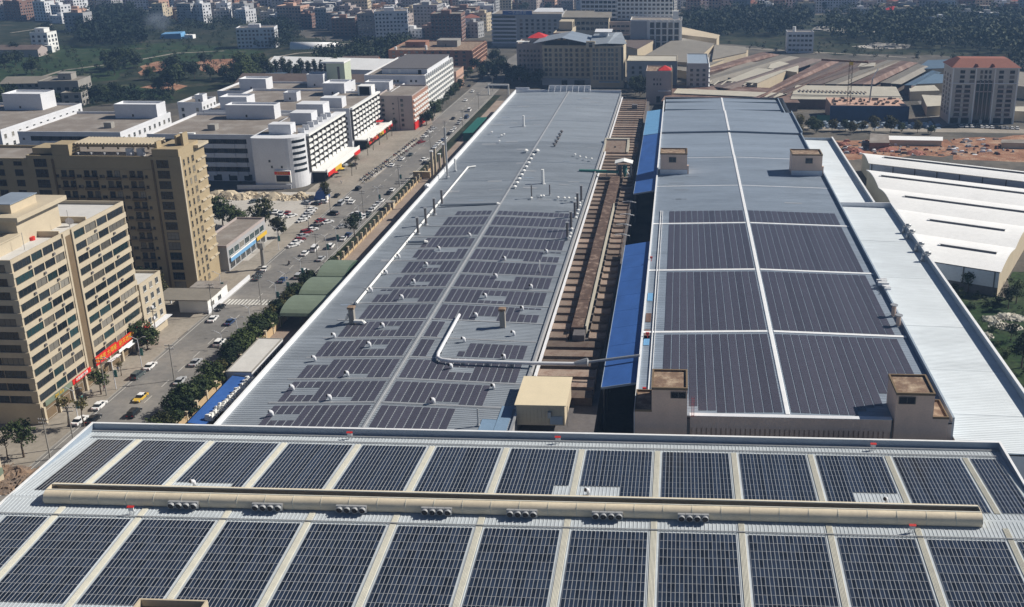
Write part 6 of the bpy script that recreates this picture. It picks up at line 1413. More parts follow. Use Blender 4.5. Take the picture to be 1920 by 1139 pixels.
def plant(kind, x, y, s=1.0, label=None, group=None, z=0):
    defs = {'hedge':('hedge_tree',5.0,2.7,2.3,1.2,'leaf',3,150,12,.26),'hedge2':('hedge_tree',4.6,2.6,2.1,1.1,'leaf_olive',5,150,12,.26),'hedge3':('hedge_tree',5.2,2.5,2.5,1.2,'leaf',8,150,12,.27),
            'round':('round_tree',8,4.4,3.4,2.6,'leaf',12,190,13,.40),'round2':('round_tree',9,4.0,3.9,3.0,'leaf_olive',15,180,13,.40),'street':('street_tree',7,2.5,2.3,3.2,'leaf',21,90,11,.28),
            'slim':('slim_tree',15,2.2,5.2,5.0,'leaf_far',33,90,11,.5),'thin':('young_tree',6,1.5,1.3,3.6,'leaf_olive',41,34,8,.22),'far':('far_tree',9,4.6,3.4,2.2,'leaf_far',51,95,9,.62),'far2':('far_tree',10,4.2,4.0,2.5,'leaf_far',57,95,9,.62),'bush':('bush',2.2,1.6,1.1,.2,'leaf',61,60,9,.22)}
    if kind not in protos:
        n, h, r, rz, th, lm, sd, cl, lv, sz = defs[kind]
        t = tree_proto(n, label, h, r, rz, th, lm, sd, cl, lv, sz, (x,y,z)); t.rotation_euler = (0,0,R.uniform(0,6.28)); t.scale = (s,s,s)
        if group: t['group'] = group
        protos[kind] = t; return t
    o = dup(protos[kind], (x,y,z), R.uniform(0,6.28), s*R.uniform(.92,1.08), label, group)
    if not group and 'group' in o: del o['group']
    return o
ys = []; y = 203.5
while y < 307: ys.append(y); y += R.uniform(3.3,5.2)
for i, y in enumerate(ys):
    plant(R.choice(['hedge','hedge2','hedge3','hedge']), -119.8+R.uniform(-.7,.7), y, R.uniform(1.05,1.45) if y < 290 else R.uniform(.8,1.1), f'bushy tree of the hedge row between road and wall, {ordw(i+1)} from the near end', 'trees in the roadside hedge row')
y = 310; k = 0
while y < 345: plant('bush', -119.6+R.uniform(-.5,.5), y, R.uniform(.7,1.2), f'low bush on the verge beyond the tree row, {ordw(k+1)} from the near end', 'low bushes on the verge'); y += R.uniform(3.5,7); k += 1
big = [('round',277,655,1.0,'dense round dark tree with a parked car behind it, before the cream annex'),('round',262,565,1.2,'broad dark tree behind the small white canopy house'),('round2',298,562,1.0,'second dark tree behind the small white canopy house'),
 ('round',418,422,1.25,'large dark tree at the left of the car park'),('round',445,425,1.0,'dark tree right of the large car park tree'),('round2',490,435,1.25,'broad tree in the middle of the car park edge'),('round2',522,445,.8,'smaller tree at the right end of the car park edge'),
 ('street',665,445,1.3,'tall dark tree over the wall posts beyond the hedge row'),('round2',612,372,.8,'dark tree beside the blue tarpaulin'),('street',190,740,.95,'small dark tree in front of the red shop signs'),
 ('street',45,858,1.25,'dark clumpy tree at the near left corner'),('thin',130,800,1.4,'thin bare street tree before the green shop sign'),('thin',158,800,1.35,'thin bare street tree behind the nearest white car'),('thin',228,705,.8,'thin sapling on the pavement by the dark grey car'),
 ('thin',15,862,1.0,'small sapling at the far left of the pavement')]
for k_, px, py, s, lab in big: p = P(px,py); plant(k_, p.x, p.y, s, lab)
# trees along the far road, left side
spots = [(690,292),(700,282),(712,272),(726,262),(735,255),(742,245),(800,236),(806,228),(815,218),(822,211),(830,203),(838,194),(846,186),(854,178),(862,170),(868,160),(874,152),(882,146),(660,330),(668,318)]
for i, (px, py) in enumerate(spots): p = P(px,py); plant('thin' if py > 240 else R.choice(['round','street']), p.x, p.y, 1.1 if py > 240 else R.uniform(.8,1.1), f'street tree along the shop side of the road, {ordw(i+1)} from the middle shops', 'street trees along the shop side')
spots = [(905,150),(915,143),(925,135),(930,148),(940,140),(950,150),(958,158),(968,150),(978,158),(990,164),(940,128),(925,120),(1005,163),(895,135),(1192,178),(1188,170),(1200,182),(1205,172)]
for i, (px, py) in enumerate(spots): p = P(px,py); plant(R.choice(['round','far','far2']), p.x, p.y, R.uniform(1.0,1.4), f'dark tree in front of the hotel group, {ordw(i+1)} of that cluster', 'dark trees before the hotel group')
spots = [(505,150),(520,148),(533,150),(545,149),(556,152),(567,150),(580,150),(592,148),(604,150),(615,152),(512,158),(540,160),(628,148),(560,160)]
for i, (px, py) in enumerate(spots): p = P(px,py); plant('slim', p.x, p.y, R.uniform(.9,1.15), f'slim tall tree before the long white roofed shed, {ordw(1+sum(1 for q in spots if q[0] < px))} from the left', 'slim trees before the white shed')
fld = [(205,135,1.5),(220,128,1.6),(235,130,1.7),(248,122,1.4),(258,128,1.2),(215,142,1.3),(318,150,1.5),(325,170,1.8),(332,160,1.6),(322,135,1.4),(345,145,1.2),(385,122,1.1),(365,148,1.3),(395,150,1.2),(420,152,1.3),(440,148,1.2),(455,145,2.0),(470,150,2.0),(480,138,1.8),(462,160,1.9),(495,138,1.6),(440,165,1.4),(300,172,1.2),(280,150,1.2),
       (170,192,1.2),(185,190,1.3),(200,188,1.2),(150,196,1.2),(222,186,1.2),(108,200,1.1),(0,200,1.5),(15,195,1.4),(60,140,1.4),(30,125,1.5),(10,130,1.5),(90,70,1.5),(75,95,1.2),(35,105,1.3)]
for i, (px, py, s) in enumerate(fld): p = P(px,py); plant(R.choice(['far','far2','round']), p.x, p.y, s, f'dark tree among the fields at upper left, {ordw(1+sum(1 for q in fld if (q[0],q[1]) < (px,py)))} from the left', 'trees among the fields')
rt = [(1500,242),(1520,243),(1540,242),(1560,246),(1585,246),(1615,248),(1640,246),(1670,250),(1690,248),(1720,250),(1745,252),(1790,545),(1800,556),(1815,548),(1500,252),(1530,250),(1600,252),(1830,560),(1850,575),(1870,568),(1890,580),(1905,570),(1820,580),(1840,640),(1870,650),(1895,640),(1910,660),(1885,670),(1915,690),(1860,620),(1795,535)]
for i, (px, py) in enumerate(rt): p = P(px,py); plant(R.choice(['round','round2']) if py < 300 else R.choice(['bush','bush','street']), p.x, p.y, R.uniform(.5,.9) if py < 300 else R.uniform(.7,1.5), f'low tree in the green strip right of the factories, {ordw(1+sum(1 for q in rt if (q[0],q[1]) < (px,py)))} from the left', 'low trees in the right green strip')
def proj(p):
    v = Vector(p)-Vector((0,0,CAMH)); w_ = v.dot(FW); return PX+F*v.dot(RT)/w_, PY-F*v.dot(UP)/w_
def inpoly(x, y, poly):
    c = False; j = len(poly)-1
    for i in range(len(poly)):
        if (poly[i][1] > y) != (poly[j][1] > y) and x < (poly[j][0]-poly[i][0])*(y-poly[i][1])/(poly[j][1]-poly[i][1])+poly[i][0]: c = not c
        j = i
    return c
def wood(lab, polypx, step, size, z0=0):
    w_ = [P(*q) for q in polypx]; mb = MB(); x0 = min(p.x for p in w_); x1 = max(p.x for p in w_); y0 = min(p.y for p in w_); y1 = max(p.y for p in w_)
    poly = [(p.x,p.y) for p in w_]; x = x0; rr = random.Random(int(x0)+7); n = 0
    while x < x1:
        y = y0
        while y < y1:
            xx, yy = x+rr.uniform(-.5,.5)*step, y+rr.uniform(-.5,.5)*step
            if inpoly(xx,yy,poly) and rr.random() < .88:
                s_ = size*rr.uniform(.7,1.35); crown(mb,xx,yy,s_*1.1,s_*.95,s_*.85,22,3,s_*.22,rr,4); n += 1
            y += step
        x += step
    o = mb.build('wood', M['leaf_far'], loc=(w_[0].x,w_[0].y,0)); o['kind'] = 'stuff'; o['label'] = lab; return o
wood('dark wood at the top left between fields and houses', [(150,88),(155,50),(195,28),(268,34),(278,86),(210,92)], 9, 7.0)
wood('wood left of the brick and white houses at the top', [(478,92),(488,58),(528,44),(560,66),(545,92)], 7.5, 5.5)
wood('belt of dark wood behind the white shed and grid block', [(588,128),(600,104),(770,84),(772,112),(720,126),(690,132)], 7.5, 5.5)
wood('scrub wood beneath the far houses at upper left', [(275,64),(300,48),(440,44),(470,56),(400,64)], 13, 4.5)
wood('thick dark wood under the far town at upper right, left half', [(1262,60),(1300,38),(1420,32),(1520,36),(1530,50),(1500,66),(1460,70),(1330,74)], 11, 7.6)
wood('thick dark wood at upper right between the clearing and the frame edge', [(1535,54),(1640,40),(1760,36),(1990,40),(1990,112),(1900,108),(1800,98),(1700,92),(1640,86),(1560,76)], 11.5, 8.0)
wood('loose wood between the far houses at the top right', [(1300,30),(1990,22),(1990,38),(1640,38),(1420,30)], 19, 6.0)
sheet('clearing', rough_poly([P(1520,52),P(1545,46),P(1650,52),P(1640,60),P(1560,62)], 6), M['lot'], .03)
sheet('river', rough_poly([P(1600,88),P(1640,80),P(1700,84),P(1700,90),P(1640,92)], 4), M['lot'], .035)
wood('wood on the slope behind the grey tower', [(1890,118),(1990,120),(1990,150),(1900,140)], 8, 5.5)
wood('dark bushes round the small grey houses at left', [(140,200),(160,182),(330,176),(320,196)], 6, 3.2)
for lab, poly in (('scattered bushes over the green fields at upper left',[(0,150),(0,112),(100,92),(330,84),(470,98),(460,112),(340,165),(240,150),(150,165)]),('scattered bushes below the far houses at upper left',[(120,60),(200,28),(470,30),(520,60),(640,82),(480,96),(330,80),(200,88),(100,84)]),('scattered bushes on the slope below the upper right wood',[(1340,80),(1560,84),(1780,98),(1900,112),(1760,118),(1540,108),(1380,92)])):
    wood(lab, poly, 13, 2.1)
mb = MB()
for pts in ([(60,150),(120,132),(230,118),(330,100),(420,96)],[(500,118),(512,108),(560,100),(700,92)],[(20,62),(90,52),(110,30),(120,10)],[(1330,86),(1450,94),(1560,100),(1700,108)]):
    q = [P(*p) for p in pts]
    for a, b in zip(q[:-1], q[1:]):
        d = (b-a).normalized(); n_ = Vector((-d.y,d.x,0))*1.8; mb.poly([tuple(c_[:2])+(.04,) for c_ in (a-n_,b-n_,b+n_,a+n_)])
mb.build('path', M['apron'])['kind'] = 'structure'
wood('scattered bushes on the green field right of the lean-to', [(1800,548),(1830,520),(2300,560),(2500,800),(2000,900)], 9, 1.3)
# ------------------------------------------------------------------ wall with posts, gate, canopies and sheds beside the road
s = thing('boundary_wall','sandy brick boundary wall with pale posts between the hedge row and the factory','wall',(-117.2,196,0))
mb = MB(); mb.box(-117.35,-117.1,196,310,0,2.2); mb.build('wall', M['orange_brick'], s)
mb = MB(); mb.box(-117.35,-117.1,310.01,470,0,.9); mb.build('low_wall', M['orange_brick'], s)
post = MB(); post.box(-.3,.3,-.3,.3,0,3.1); post.box(-.38,.38,-.38,.38,3.103,3.3); pm_ = post.mesh('post', [M['beige']])
y = 197.0
while y < 471: inst('post', pm_, s, (-117.2+117.2, y-196, 0)); y += 5.4
mb = MB(); mb.box(-117.27,-117.2,310.4,470,1.9,2.0); mb.box(-117.27,-117.2,310.4,470,1.2,1.3)
y = 311
while y < 470: mb.box(-117.26,-117.21,y,y+.06,.9,2.2); y += .6
mb.build('railing', M['frame_dk'], s, kind='stuff')
a, b_ = P(775,335), P(807,335); s = thing('gate_wall','low beige gate wall across the factory drive by the pipe masts','wall',(a.x,a.y,0)); mb = MB(); mb.box(a.x,b_.x,a.y,a.y+1.2,0,3.0); mb.build('wall', M['orange_brick'], s); mb = MB(); mb.box(a.x-.15,b_.x+.15,a.y-.15,a.y+1.35,3.003,3.2); mb.build('coping', M['beige'], s)
for i, (px, py, tp) in enumerate(((812,340,285),(818,336,278),(826,330,290),(834,322,272))):
    p = P(px,py); t = Q(px,tp,p.y).z; s = thing('gate_pylon',f'tall beige gate pylon beside the factory drive, {ordw(i+1)} from the left','pylon',p,group='gate pylons by the drive'); mb = MB(); mb.box(-.5,.5,-.5,.5,0,t); mb.build('shaft', M['beige'], s, world=False); mb = MB(); mb.box(-.7,.7,-.7,.7,t+.003,t+.4); mb.build('cap', M['trim_white'], s, world=False)
s = thing('gate_booth','small beige booth on the verge behind the wall','booth',(P(733,391).x,P(733,391).y,0)); mb = MB(); mb.box(-1.4,1.4,-1.5,1.5,0,2.8); mb.build('wall', M['beige'], s, world=False); mb = MB(); mb.box(-1.7,1.7,-1.8,1.8,2.803,3.0); mb.build('roof', M['conc'], s, world=False)
for i, (ya, yb, lab) in enumerate(((270.5,285.5,'nearest'),(286,301.5,'middle'),(302,318,'farthest'))):
    s = thing('arched_canopy',f'{lab} of the three green arched canopies beside the long factory','canopy',(-116.3,ya,0),group='green arched canopies'); mb = MB(); n = 9; xa, xb = -116.2, -104.2 if i < 2 else -107; pr = []
    for j in range(n+1): t = math.pi*j/n; pr.append((ya+(yb-ya)*(1-math.cos(t))/2, 4.2+2.3*math.sin(t)))
    for j in range(n): (u0,z0),(u1,z1) = pr[j],pr[j+1]; mb.hexa([(xa,u0,z0-.12),(xb,u0,z0-.12),(xb,u1,z1-.12),(xa,u1,z1-.12),(xa,u0,z0),(xb,u0,z0),(xb,u1,z1),(xa,u1,z1)],0,'bewt')
    mb.build('cover', M['green_lt'], s)
    mb = MB()
    for j in range(n): (u0,z0),(u1,z1) = pr[j],pr[j+1]; mb.poly([(xb+.02,u0,z0-1.2),(xb+.02,u1,z1-1.2),(xb+.02,u1,z1),(xb+.02,u0,z0)])
    mb.build('end_trim', M['green'], s)
    for xx in (xa+.2,(xa+xb)/2,xb-.3): mb = MB(); mb.box(xx-.1,xx+.1,ya+.1,ya+.3,0,4.2); mb.build('post', M['green'], s)
    mb = MB(); mb.box(xa+.3,xb-.3,yb-.5,yb-.3,0,4.1); mb.build('back_wall', M['green'], s)
b = Bld('guard_shed','flat roofed shed with a dark glazed side below the green canopies','shed',-116.2,233.5,6.8,21.5,3.8,'white_dirty').body(); b.roof('pale_roof',.25,pm='conc'); b.wins('r',[2+2.6*i for i in range(8)],[.8],2.2,2.2,glass='glass',fr='frame',mull=1)
s = thing('blue_lean_to','bright blue sheet lean-to with white bags piled along it','shed',(-114.2,208.6,0)); mb = MB(); mb.hexa([(-114.4,208,3.0),(-110,208,2.4),(-108.8,233.2,2.4),(-114.4,233.2,3.0),(-114.4,208,3.12),(-110,208,2.52),(-108.8,233.2,2.52),(-114.4,233.2,3.12)]); mb.build('roof', M['blue_roof'], s)
mb = MB()
for yy in (209,217,225,232): mb.box(-114.2,-114,yy,yy+.2,0,3); mb.box(-110.4,-110.2,yy,yy+.2,0,2.4)
mb.build('post', M['steel'], s, kind='stuff'); mb = MB(); mb.box(-114.3,-110.2,208.1,208.3,0,2.35); mb.build('end_wall', M['blue_roof'], s)
mb = MB(); rr = random.Random(4)
for i in range(90): yy = rr.uniform(210,232); x = -110.4+(yy-208)*.05+rr.uniform(-.5,.9); h_ = 2.56+rr.uniform(.3,1.5); a = rr.uniform(.35,.6); mb.hexa([(x-a,yy-a,2.56),(x+a,yy-a,2.56),(x+a,yy+a,2.56),(x-a,yy+a,2.56),(x-a*.7,yy-a*.6,h_),(x+a*.6,yy-a*.7,h_+.1),(x+a*.7,yy+a*.6,h_),(x-a*.5,yy+a*.7,h_-.1)],0,'snewt')
o = mb.build('bag_pile', M['white'], loc=(-108,221,0)); o['kind'] = 'stuff'; o['label'] = 'row of white bags piled beside the blue lean-to'
s = thing('teal_canopy','dark teal flat canopy on posts beside the far part of the long factory','canopy',(-114,524,0)); mb = MB(); mb.hexa([(-114.5,523,3.6),(-109,523,3.9),(-109,565,3.9),(-114.5,565,3.6),(-114.5,523,4.2),(-109,523,4.5),(-109,565,4.5),(-114.5,565,4.2)]); mb.build('roof', M['teal_roof'], s)
mb = MB(); mb.box(-114.3,-109.2,523.2,523.4,0,3.55); mb.build('end_wall', M['teal_roof'], s)
for yy in (535,545,555,564): mb = MB(); mb.box(-109.3,-109.1,yy,yy+.2,0,3.8); mb.build('post', M['steel'], s)
p = P(925,183,3); s = thing('cream_wall','pale cream panel wall at the far left corner of the long factory','wall',(-106,566,0)); mb = MB(); mb.box(-103.6,-103,566,625,0,6.0); mb.build('wall', M['shed_cream'], s)
p = P(935,178); s = thing('goal_gate','white gate frame at the far end of the factory drive','gate',(p.x,p.y,0)); mb = MB(); mb.box(-7,-6.2,-.4,.4,0,6); mb.box(6.2,7,-.4,.4,0,6); mb.box(-7,7,-.5,.5,6.003,7); mb.build('frame', M['white'], s, world=False)
# dark houses at the left edge of the fields
for i, (px, py, w_, d_, h_, m_, lab) in enumerate(((8,190,34,22,11,'conc','grey house with a pitched grey roof at the far left below the fields'),(78,196,24,20,14,'conc','grey unfinished house with open floor slabs below the fields'),(118,200,12,10,8,'conc','small open concrete frame beside the unfinished house'))):
    p = P(px,py); b = Bld('house', lab, 'house', p.x, p.y, w_, d_, h_, m_, .15).body()
    if i == 0: fly_roof(b.r,[(-1,-1,11.2),(35,-1,11.2),(35,11,14),(-1,11,14)],0,'shed_grey','roof_slope'); fly_roof(b.r,[(-1,11.05,14),(35,11.05,14),(35,23,11.2),(-1,23,11.2)],0,'shed_grey','roof_slope')
    else: b.roof('shed_grey',.5)
    b.far_wins('fr',2 if i == 2 else 3,2.4,2.0,4.2,1.2,3.6,'dark_in'); 
    if i == 1: b.penthouse(10,6,8,8,4)
p = P(62,98); b = Bld('white_villa','white four storey villa with stepped terraces at left among dark trees','house',p.x,p.y,15,14,16,'white').body(); b.roof('conc_roof',.6); b.far_wins('fr',4,2.2,2.0,3.6,1.2,3.6); b.penthouse(3,3,8,8,3.5); b.part('terrace','white',(12,19,-3,4,0,6))
p = P(20,108); gable('brown_house','low house with a brown tiled roof at the left edge of the green field','house',p.x-12,p.y,34,16,6,3,'pinkgrey_wall','shed_brown',.1)
p = P(135,60); b = Bld('blue_grey_house','blue grey house with a small pink roof hut before the top left wood','house',p.x-6,p.y,20,16,18,'grey_wall').body(); b.roof('conc_roof',.6); b.far_wins('fr',5,1.6,1.8); b.penthouse(6,4,7,7,3,'pink')
p = P(322,72); fly = thing('tarp_shed','small pale blue tarpaulin shed with thin smoke beside it in the field','shed',p); mb = MB(); mb.hexa([(-9,-5,0),(12,-5,0),(12,6,0),(-9,6,0),(-8,-4,4),(11,-4,5),(11,5,6),(-8,5,5)]); mb.build('cover', M['blue_light'], fly, world=False); mb = MB(); mb.box(14,22,-3,3,0,3.5); mb.build('annex', M['roof_white'], fly, world=False)
p = P(580,92); b = thing('pale_tent','row of pale rounded sheds in the dry field under the town','shed',p); mb = MB(); mb.sm = True; mb.tube((-16,0,0),(24,6,0),6,5,12); mb.build('cover', M['roof_white'], b, world=False); mb = MB(); mb.tube((26,6,0),(38,4,0),4.5,4,12); mb.build('annex', M['shed_cream'], b, world=False)
# rubble, tarpaulin, hoarding wall of the lot
def mound(mb, cx, cy, r, h, rr, n=90):
    """irregular heap: many tilted slabs and lumps, larger at the foot"""
    for i in range(n):
        a, q = rr.uniform(0,6.28), math.sqrt(rr.random()); x, y = cx+r*q*math.cos(a), cy+r*.75*q*math.sin(a); z = h*(1-q)*rr.uniform(.6,1.0); k = rr.uniform(.2,1.0)*(.5+.5*q)
        c = Vector((x,y,z)); u = Vector((rr.gauss(0,1),rr.gauss(0,1),rr.gauss(0,.35))).normalized()*k; v = u.cross(Vector((rr.gauss(0,.4),rr.gauss(0,.4),1))).normalized()*k*rr.uniform(.4,1); w_ = Vector((rr.gauss(0,.2),rr.gauss(0,.2),1)).normalized()*k*rr.uniform(.15,.6)
        mb.hexa([c-u-v-w_,c+u-v-w_,c+u+v-w_,c-u+v-w_,c-u*.8-v*.7+w_,c+u*.7-v*.8+w_,c+u*.8+v*.6+w_,c-u*.6+v*.8+w_])
    n2 = 16; ring = [(cx+r*math.cos(2*math.pi*i/n2)*rr.uniform(.85,1.1), cy+r*.75*math.sin(2*math.pi*i/n2)*rr.uniform(.85,1.1)) for i in range(n2)]
    mid = [(cx+(p[0]-cx)*.5, cy+(p[1]-cy)*.5, h*rr.uniform(.45,.75)) for p in ring]
    for i in range(n2):
        j = (i+1)%n2; mb.poly([(*ring[i],0),(*ring[j],0),mid[j],mid[i]]); mb.poly([mid[i],mid[j],(cx,cy,h*.85)])
mb = MB(); rr = random.Random(9)
for px, py, r, h in ((392,372,5,2.2),(410,368,6,3.2),(428,370,6,3.6),(452,372,5,2.6),(470,368,5,2.6),(496,370,5,2.6),(516,372,6,3.4),(536,374,4,2.0),(385,380,4,1.4)): p = P(px,py); mound(mb,p.x,p.y,r,h,rr,60)
o = mb.build('rubble', M['beige'], loc=(*P(460,374)[:2],0)); o['kind'] = 'stuff'; o['label'] = 'pale heaps of rubble along the back of the car park'
mb = MB(); rr = random.Random(5)
for px, py, r, h in ((22,895,4,2.0),(8,915,4,1.6),(38,890,3,2.4),(4,885,3,1.2)): p = P(px,py); mound(mb,p.x,p.y,r,h,rr,50)
for i in range(14): p = P(rr.uniform(5,50), rr.uniform(890,925)); a = rr.uniform(-.5,.5); mb.bar((p.x,p.y,rr.uniform(.3,1.6)),(p.x+4*math.sin(a),p.y+4*math.cos(a),rr.uniform(.3,1.8)),.25)
o = mb.build('rubble', M['rubble'], loc=(*P(20,900)[:2],0)); o['kind'] = 'stuff'; o['label'] = 'brown rubble and timber at the near left corner'
mb = MB(); rr = random.Random(6)
for px, py, r, h in ((1858,600,2.5,1.6),(1870,612,3,1.8),(1886,596,3,1.8),(1905,598,3,1.6),(1895,615,3.5,1.2),(1850,632,1.5,1.6)): p = P(px,py); mound(mb,p.x,p.y,r,h,rr,46)
o = mb.build('scrap', M['shed_cream'], loc=(*P(1880,610)[:2],0)); o['kind'] = 'stuff'; o['label'] = 'heaps of pale scrap on the grass right of the lean-to'
mb = MB(); rr = random.Random(16)
for i in range(170):
    p = P(rr.uniform(1520,1760), rr.uniform(232,243)); a = rr.uniform(.4,1.6); h_ = rr.uniform(.3,2.0); mb.hexa([(p.x-a,p.y-a,0),(p.x+a,p.y-a,0),(p.x+a,p.y+a,0),(p.x-a,p.y+a,0),(p.x-a*.6,p.y-a*.7,h_),(p.x+a*.6,p.y-a*.6,h_*.8),(p.x+a*.6,p.y+a*.6,h_),(p.x-a*.6,p.y+a*.6,h_*.9)],0,'snewt')
o = mb.build('building_material', M['trim_grey'], loc=(*P(1640,238)[:2],0)); o['kind'] = 'stuff'; o['label'] = 'stacked building material before the blue hoarding'
mb = MB(); rr = random.Random(26); mats_ = ['trim_white','pipe_dark','fieldbrick','shed_brown','steel']
for i in range(150):
    p = P(rr.uniform(1565,1900), rr.uniform(262,292)); a, c_ = rr.uniform(.3,1.8), rr.uniform(.3,1.2); h_ = rr.uniform(.2,1.3); m_ = rr.randrange(5); mb.hexa([(p.x-a,p.y-c_,0),(p.x+a,p.y-c_,0),(p.x+a,p.y+c_,0),(p.x-a,p.y+c_,0),(p.x-a*.7,p.y-c_*.7,h_),(p.x+a*.6,p.y-c_*.6,h_*.8),(p.x+a*.6,p.y+c_*.7,h_),(p.x-a*.6,p.y+c_*.6,h_*.9)],m_,'snewt')
for px, py, r, h in ((1600,285,6,2.5),(1660,282,7,2.2),(1715,288,6,2.0),(1580,272,4,2.0)): p = P(px,py); n0 = len(mb.f); mound(mb,p.x,p.y,r,h,rr,40); mb.m[n0:] = [2]*(len(mb.f)-n0)
o = mb.build('site_debris', [M[q] for q in mats_], loc=(*P(1700,280)[:2],0)); o['kind'] = 'stuff'; o['label'] = 'scattered debris and spoil heaps on the red earth site'
p = P(604,372); s = thing('tarpaulin','bright blue tarpaulin over a stall at the road corner','tarpaulin',p); mb = MB(); mb.hexa([(-2.5,-3,0),(2.5,-3,0),(2.5,3,0),(-2.5,3,0),(-1.6,-2.6,3.2),(1.8,-2.6,3.8),(2.2,2.6,4.6),(-1.2,2.6,4.2)]); mb.build('cover', M['blue_roof'], s, world=False); mb = MB(); mb.box(2.55,3.2,-3,-1,0,1.6); mb.build('panel', M['white'], s, world=False)
p = P(565,372); mb = MB(); mb.sm = True; rr = random.Random(3)
for i in range(60): a = rr.uniform(0,6.28); r_ = rr.uniform(0,6); c = Vector((p.x+r_*math.cos(a), p.y+r_*.6*math.sin(a), 0)); h_ = (6-r_)*.45+.3; mb.hexa([c+Vector((-1,-1,0)),c+Vector((1,-1,0)),c+Vector((1,1,0)),c+Vector((-1,1,0)),c+Vector((-.5,-.5,h_)),c+Vector((.6,-.5,h_*.8)),c+Vector((.5,.5,h_)),c+Vector((-.5,.4,h_*.9))],0,'snewt')
mb.sm = False; tag(mb.build('earth_heap', M['beige'], loc=(p.x,p.y,0)),'brown earth heap left of the blue tarpaulin','earth heap')
a, b_ = P(420,372), P(545,356); s = thing('site_wall','low pale wall along the back of the rubble','wall',(a.x,a.y,0)); mb = MB(); mb.bar((a.x,a.y+14,1),(b_.x,a.y+16,1),.4,0,2.0); mb.build('wall', M['white_dirty'], s)
# ------------------------------------------------------------------ cars
CM = {n: mk('car paint '+n, c, .3, 0, 1, 0, spec=.5) for n, c in {'white':(.78,.78,.78),'black':(.015,.016,.018),'silver':(.42,.43,.45),'grey':(.08,.10,.10),'red':(.22,.02,.025),'blue':(.03,.06,.14),'yellow':(.62,.40,.05)}.items()}
M['lamp_red'] = mk('tail lamp lens', (.4,.02,.02), .3, 0, 1, 0); M['lamp_white'] = mk('head lamp lens', (.7,.72,.75), .2, 0, 1, 0)
def car_shapes(kind):
    if kind == 'van': L, Wd, H1, H2, c0, c1, t0, t1 = 2.6, .92, 1.1, 2.05, -2.4, 2.1, -2.35, 1.5
    elif kind == 'suv': L, Wd, H1, H2, c0, c1, t0, t1 = 2.35, .94, 1.0, 1.72, -2.2, 1.25, -1.9, .6
    else: L, Wd, H1, H2, c0, c1, t0, t1 = 2.3, .89, .88, 1.44, -1.75, 1.15, -1.1, .42
    body = MB(); pr = [(-L,.35),(-L,.75),(-L+.15,H1-.06),(c0,H1),(c1,H1),(L-.35,H1-.14),(L,.68),(L,.35),(L-.2,.22),(-L+.2,.22)]
    body.extrude_x(pr,-Wd,Wd)
    glass = MB(); a, b = Wd-.05, Wd-.22
    glass.hexa([(-a,c0,H1+.002),(a,c0,H1+.002),(a,c1,H1+.002),(-a,c1,H1+.002),(-b,t0,H2-.06),(b,t0,H2-.06),(b,t1,H2-.06),(-b,t1,H2-.06)],0,'snew')
    roof = MB(); roof.hexa([(-b-.02,t0-.03,H2-.058),(b+.02,t0-.03,H2-.058),(b+.02,t1+.03,H2-.058),(-b-.02,t1+.03,H2-.058),(-b+.08,t0+.08,H2),(b-.08,t0+.08,H2),(b-.08,t1-.06,H2),(-b+.08,t1-.06,H2)])
    for sx in (-1,1): 
        for y_ in ((t0+t1)/2,): roof.hexa([(sx*a-.02,y_-.06,H1),(sx*a+.02,y_-.06,H1),(sx*a+.02,y_+.06,H1),(sx*a-.02,y_+.06,H1),(sx*b-.02,y_-.05,H2-.05),(sx*b+.03,y_-.05,H2-.05),(sx*b+.03,y_+.05,H2-.05),(sx*b-.02,y_+.05,H2-.05)])
    return body, glass, roof, L, Wd
wh = MB(); wh.tube((-.11,0,0),(.11,0,0),.33,.33,10,0); wh.tube((.112,0,0),(.125,0,0),.2,.18,8,1); wh.tube((-.112,0,0),(-.125,0,0),.2,.18,8,1); wheel_me = wh.mesh('wheel',[M['black'],M['steel']])
hl = MB(); hl.box(-.2,.2,-.05,.05,-.08,.08); head_me = hl.mesh('headlight',[M['lamp_white']]); tail_me = hl.mesh('taillight',[M['lamp_red']])
CAR = {}
def car(px, py, colour, kind='sedan', rz=0.0, lab=None, far=False, group=None, seq=[0]):
    p = P(px, py); key = (colour, kind, far)
    if key not in CAR:
        body, glass, roof, L, Wd = car_shapes(kind)
        if far:
            mb = MB()
            for q, mi in ((body,0),(glass,1),(roof,0)): n = len(mb.v); mb.v += q.v; mb.f += [tuple(i+n for i in f_) for f_ in q.f]; mb.m += [mi]*len(q.f)
            for sx in (-.8,.8):
                for sy in (-1.4,1.4): mb.tube((sx-.1,sy,.32),(sx+.1,sy,.32),.32,.32,8,2)
            CAR[key] = mb.mesh('car', [CM[colour], M['glass'], M['black']])
        else:
            t = thing('car', lab, 'car', (p.x,p.y,.032), rz, group)
            body.build('body', CM[colour], t, world=False); glass.build('window', M['glass'], t, world=False); roof.build('roof', CM['white'] if colour == 'yellow' else CM[colour], t, world=False)
            for sx in (-1,1):
                for sy in (-1.42,1.42): inst('wheel', wheel_me, t, (sx*(Wd-.1),sy,.33))
                inst('headlight', head_me, t, (sx*(Wd-.28),L-.02,.66)); inst('taillight', tail_me, t, (sx*(Wd-.28),-L+.02,.74))
            CAR[key] = t; return t
    if far:
        o = bpy.data.objects.new('car', CAR[key]); col.objects.link(o); o.location = (p.x,p.y,.032); o.rotation_euler = (0,0,rz); return tag(o, lab, 'car', group)
    o = dup(CAR[key], (p.x,p.y,.032), rz, 1.0, lab, group)
    if not group and 'group' in o: del o['group']
    return o
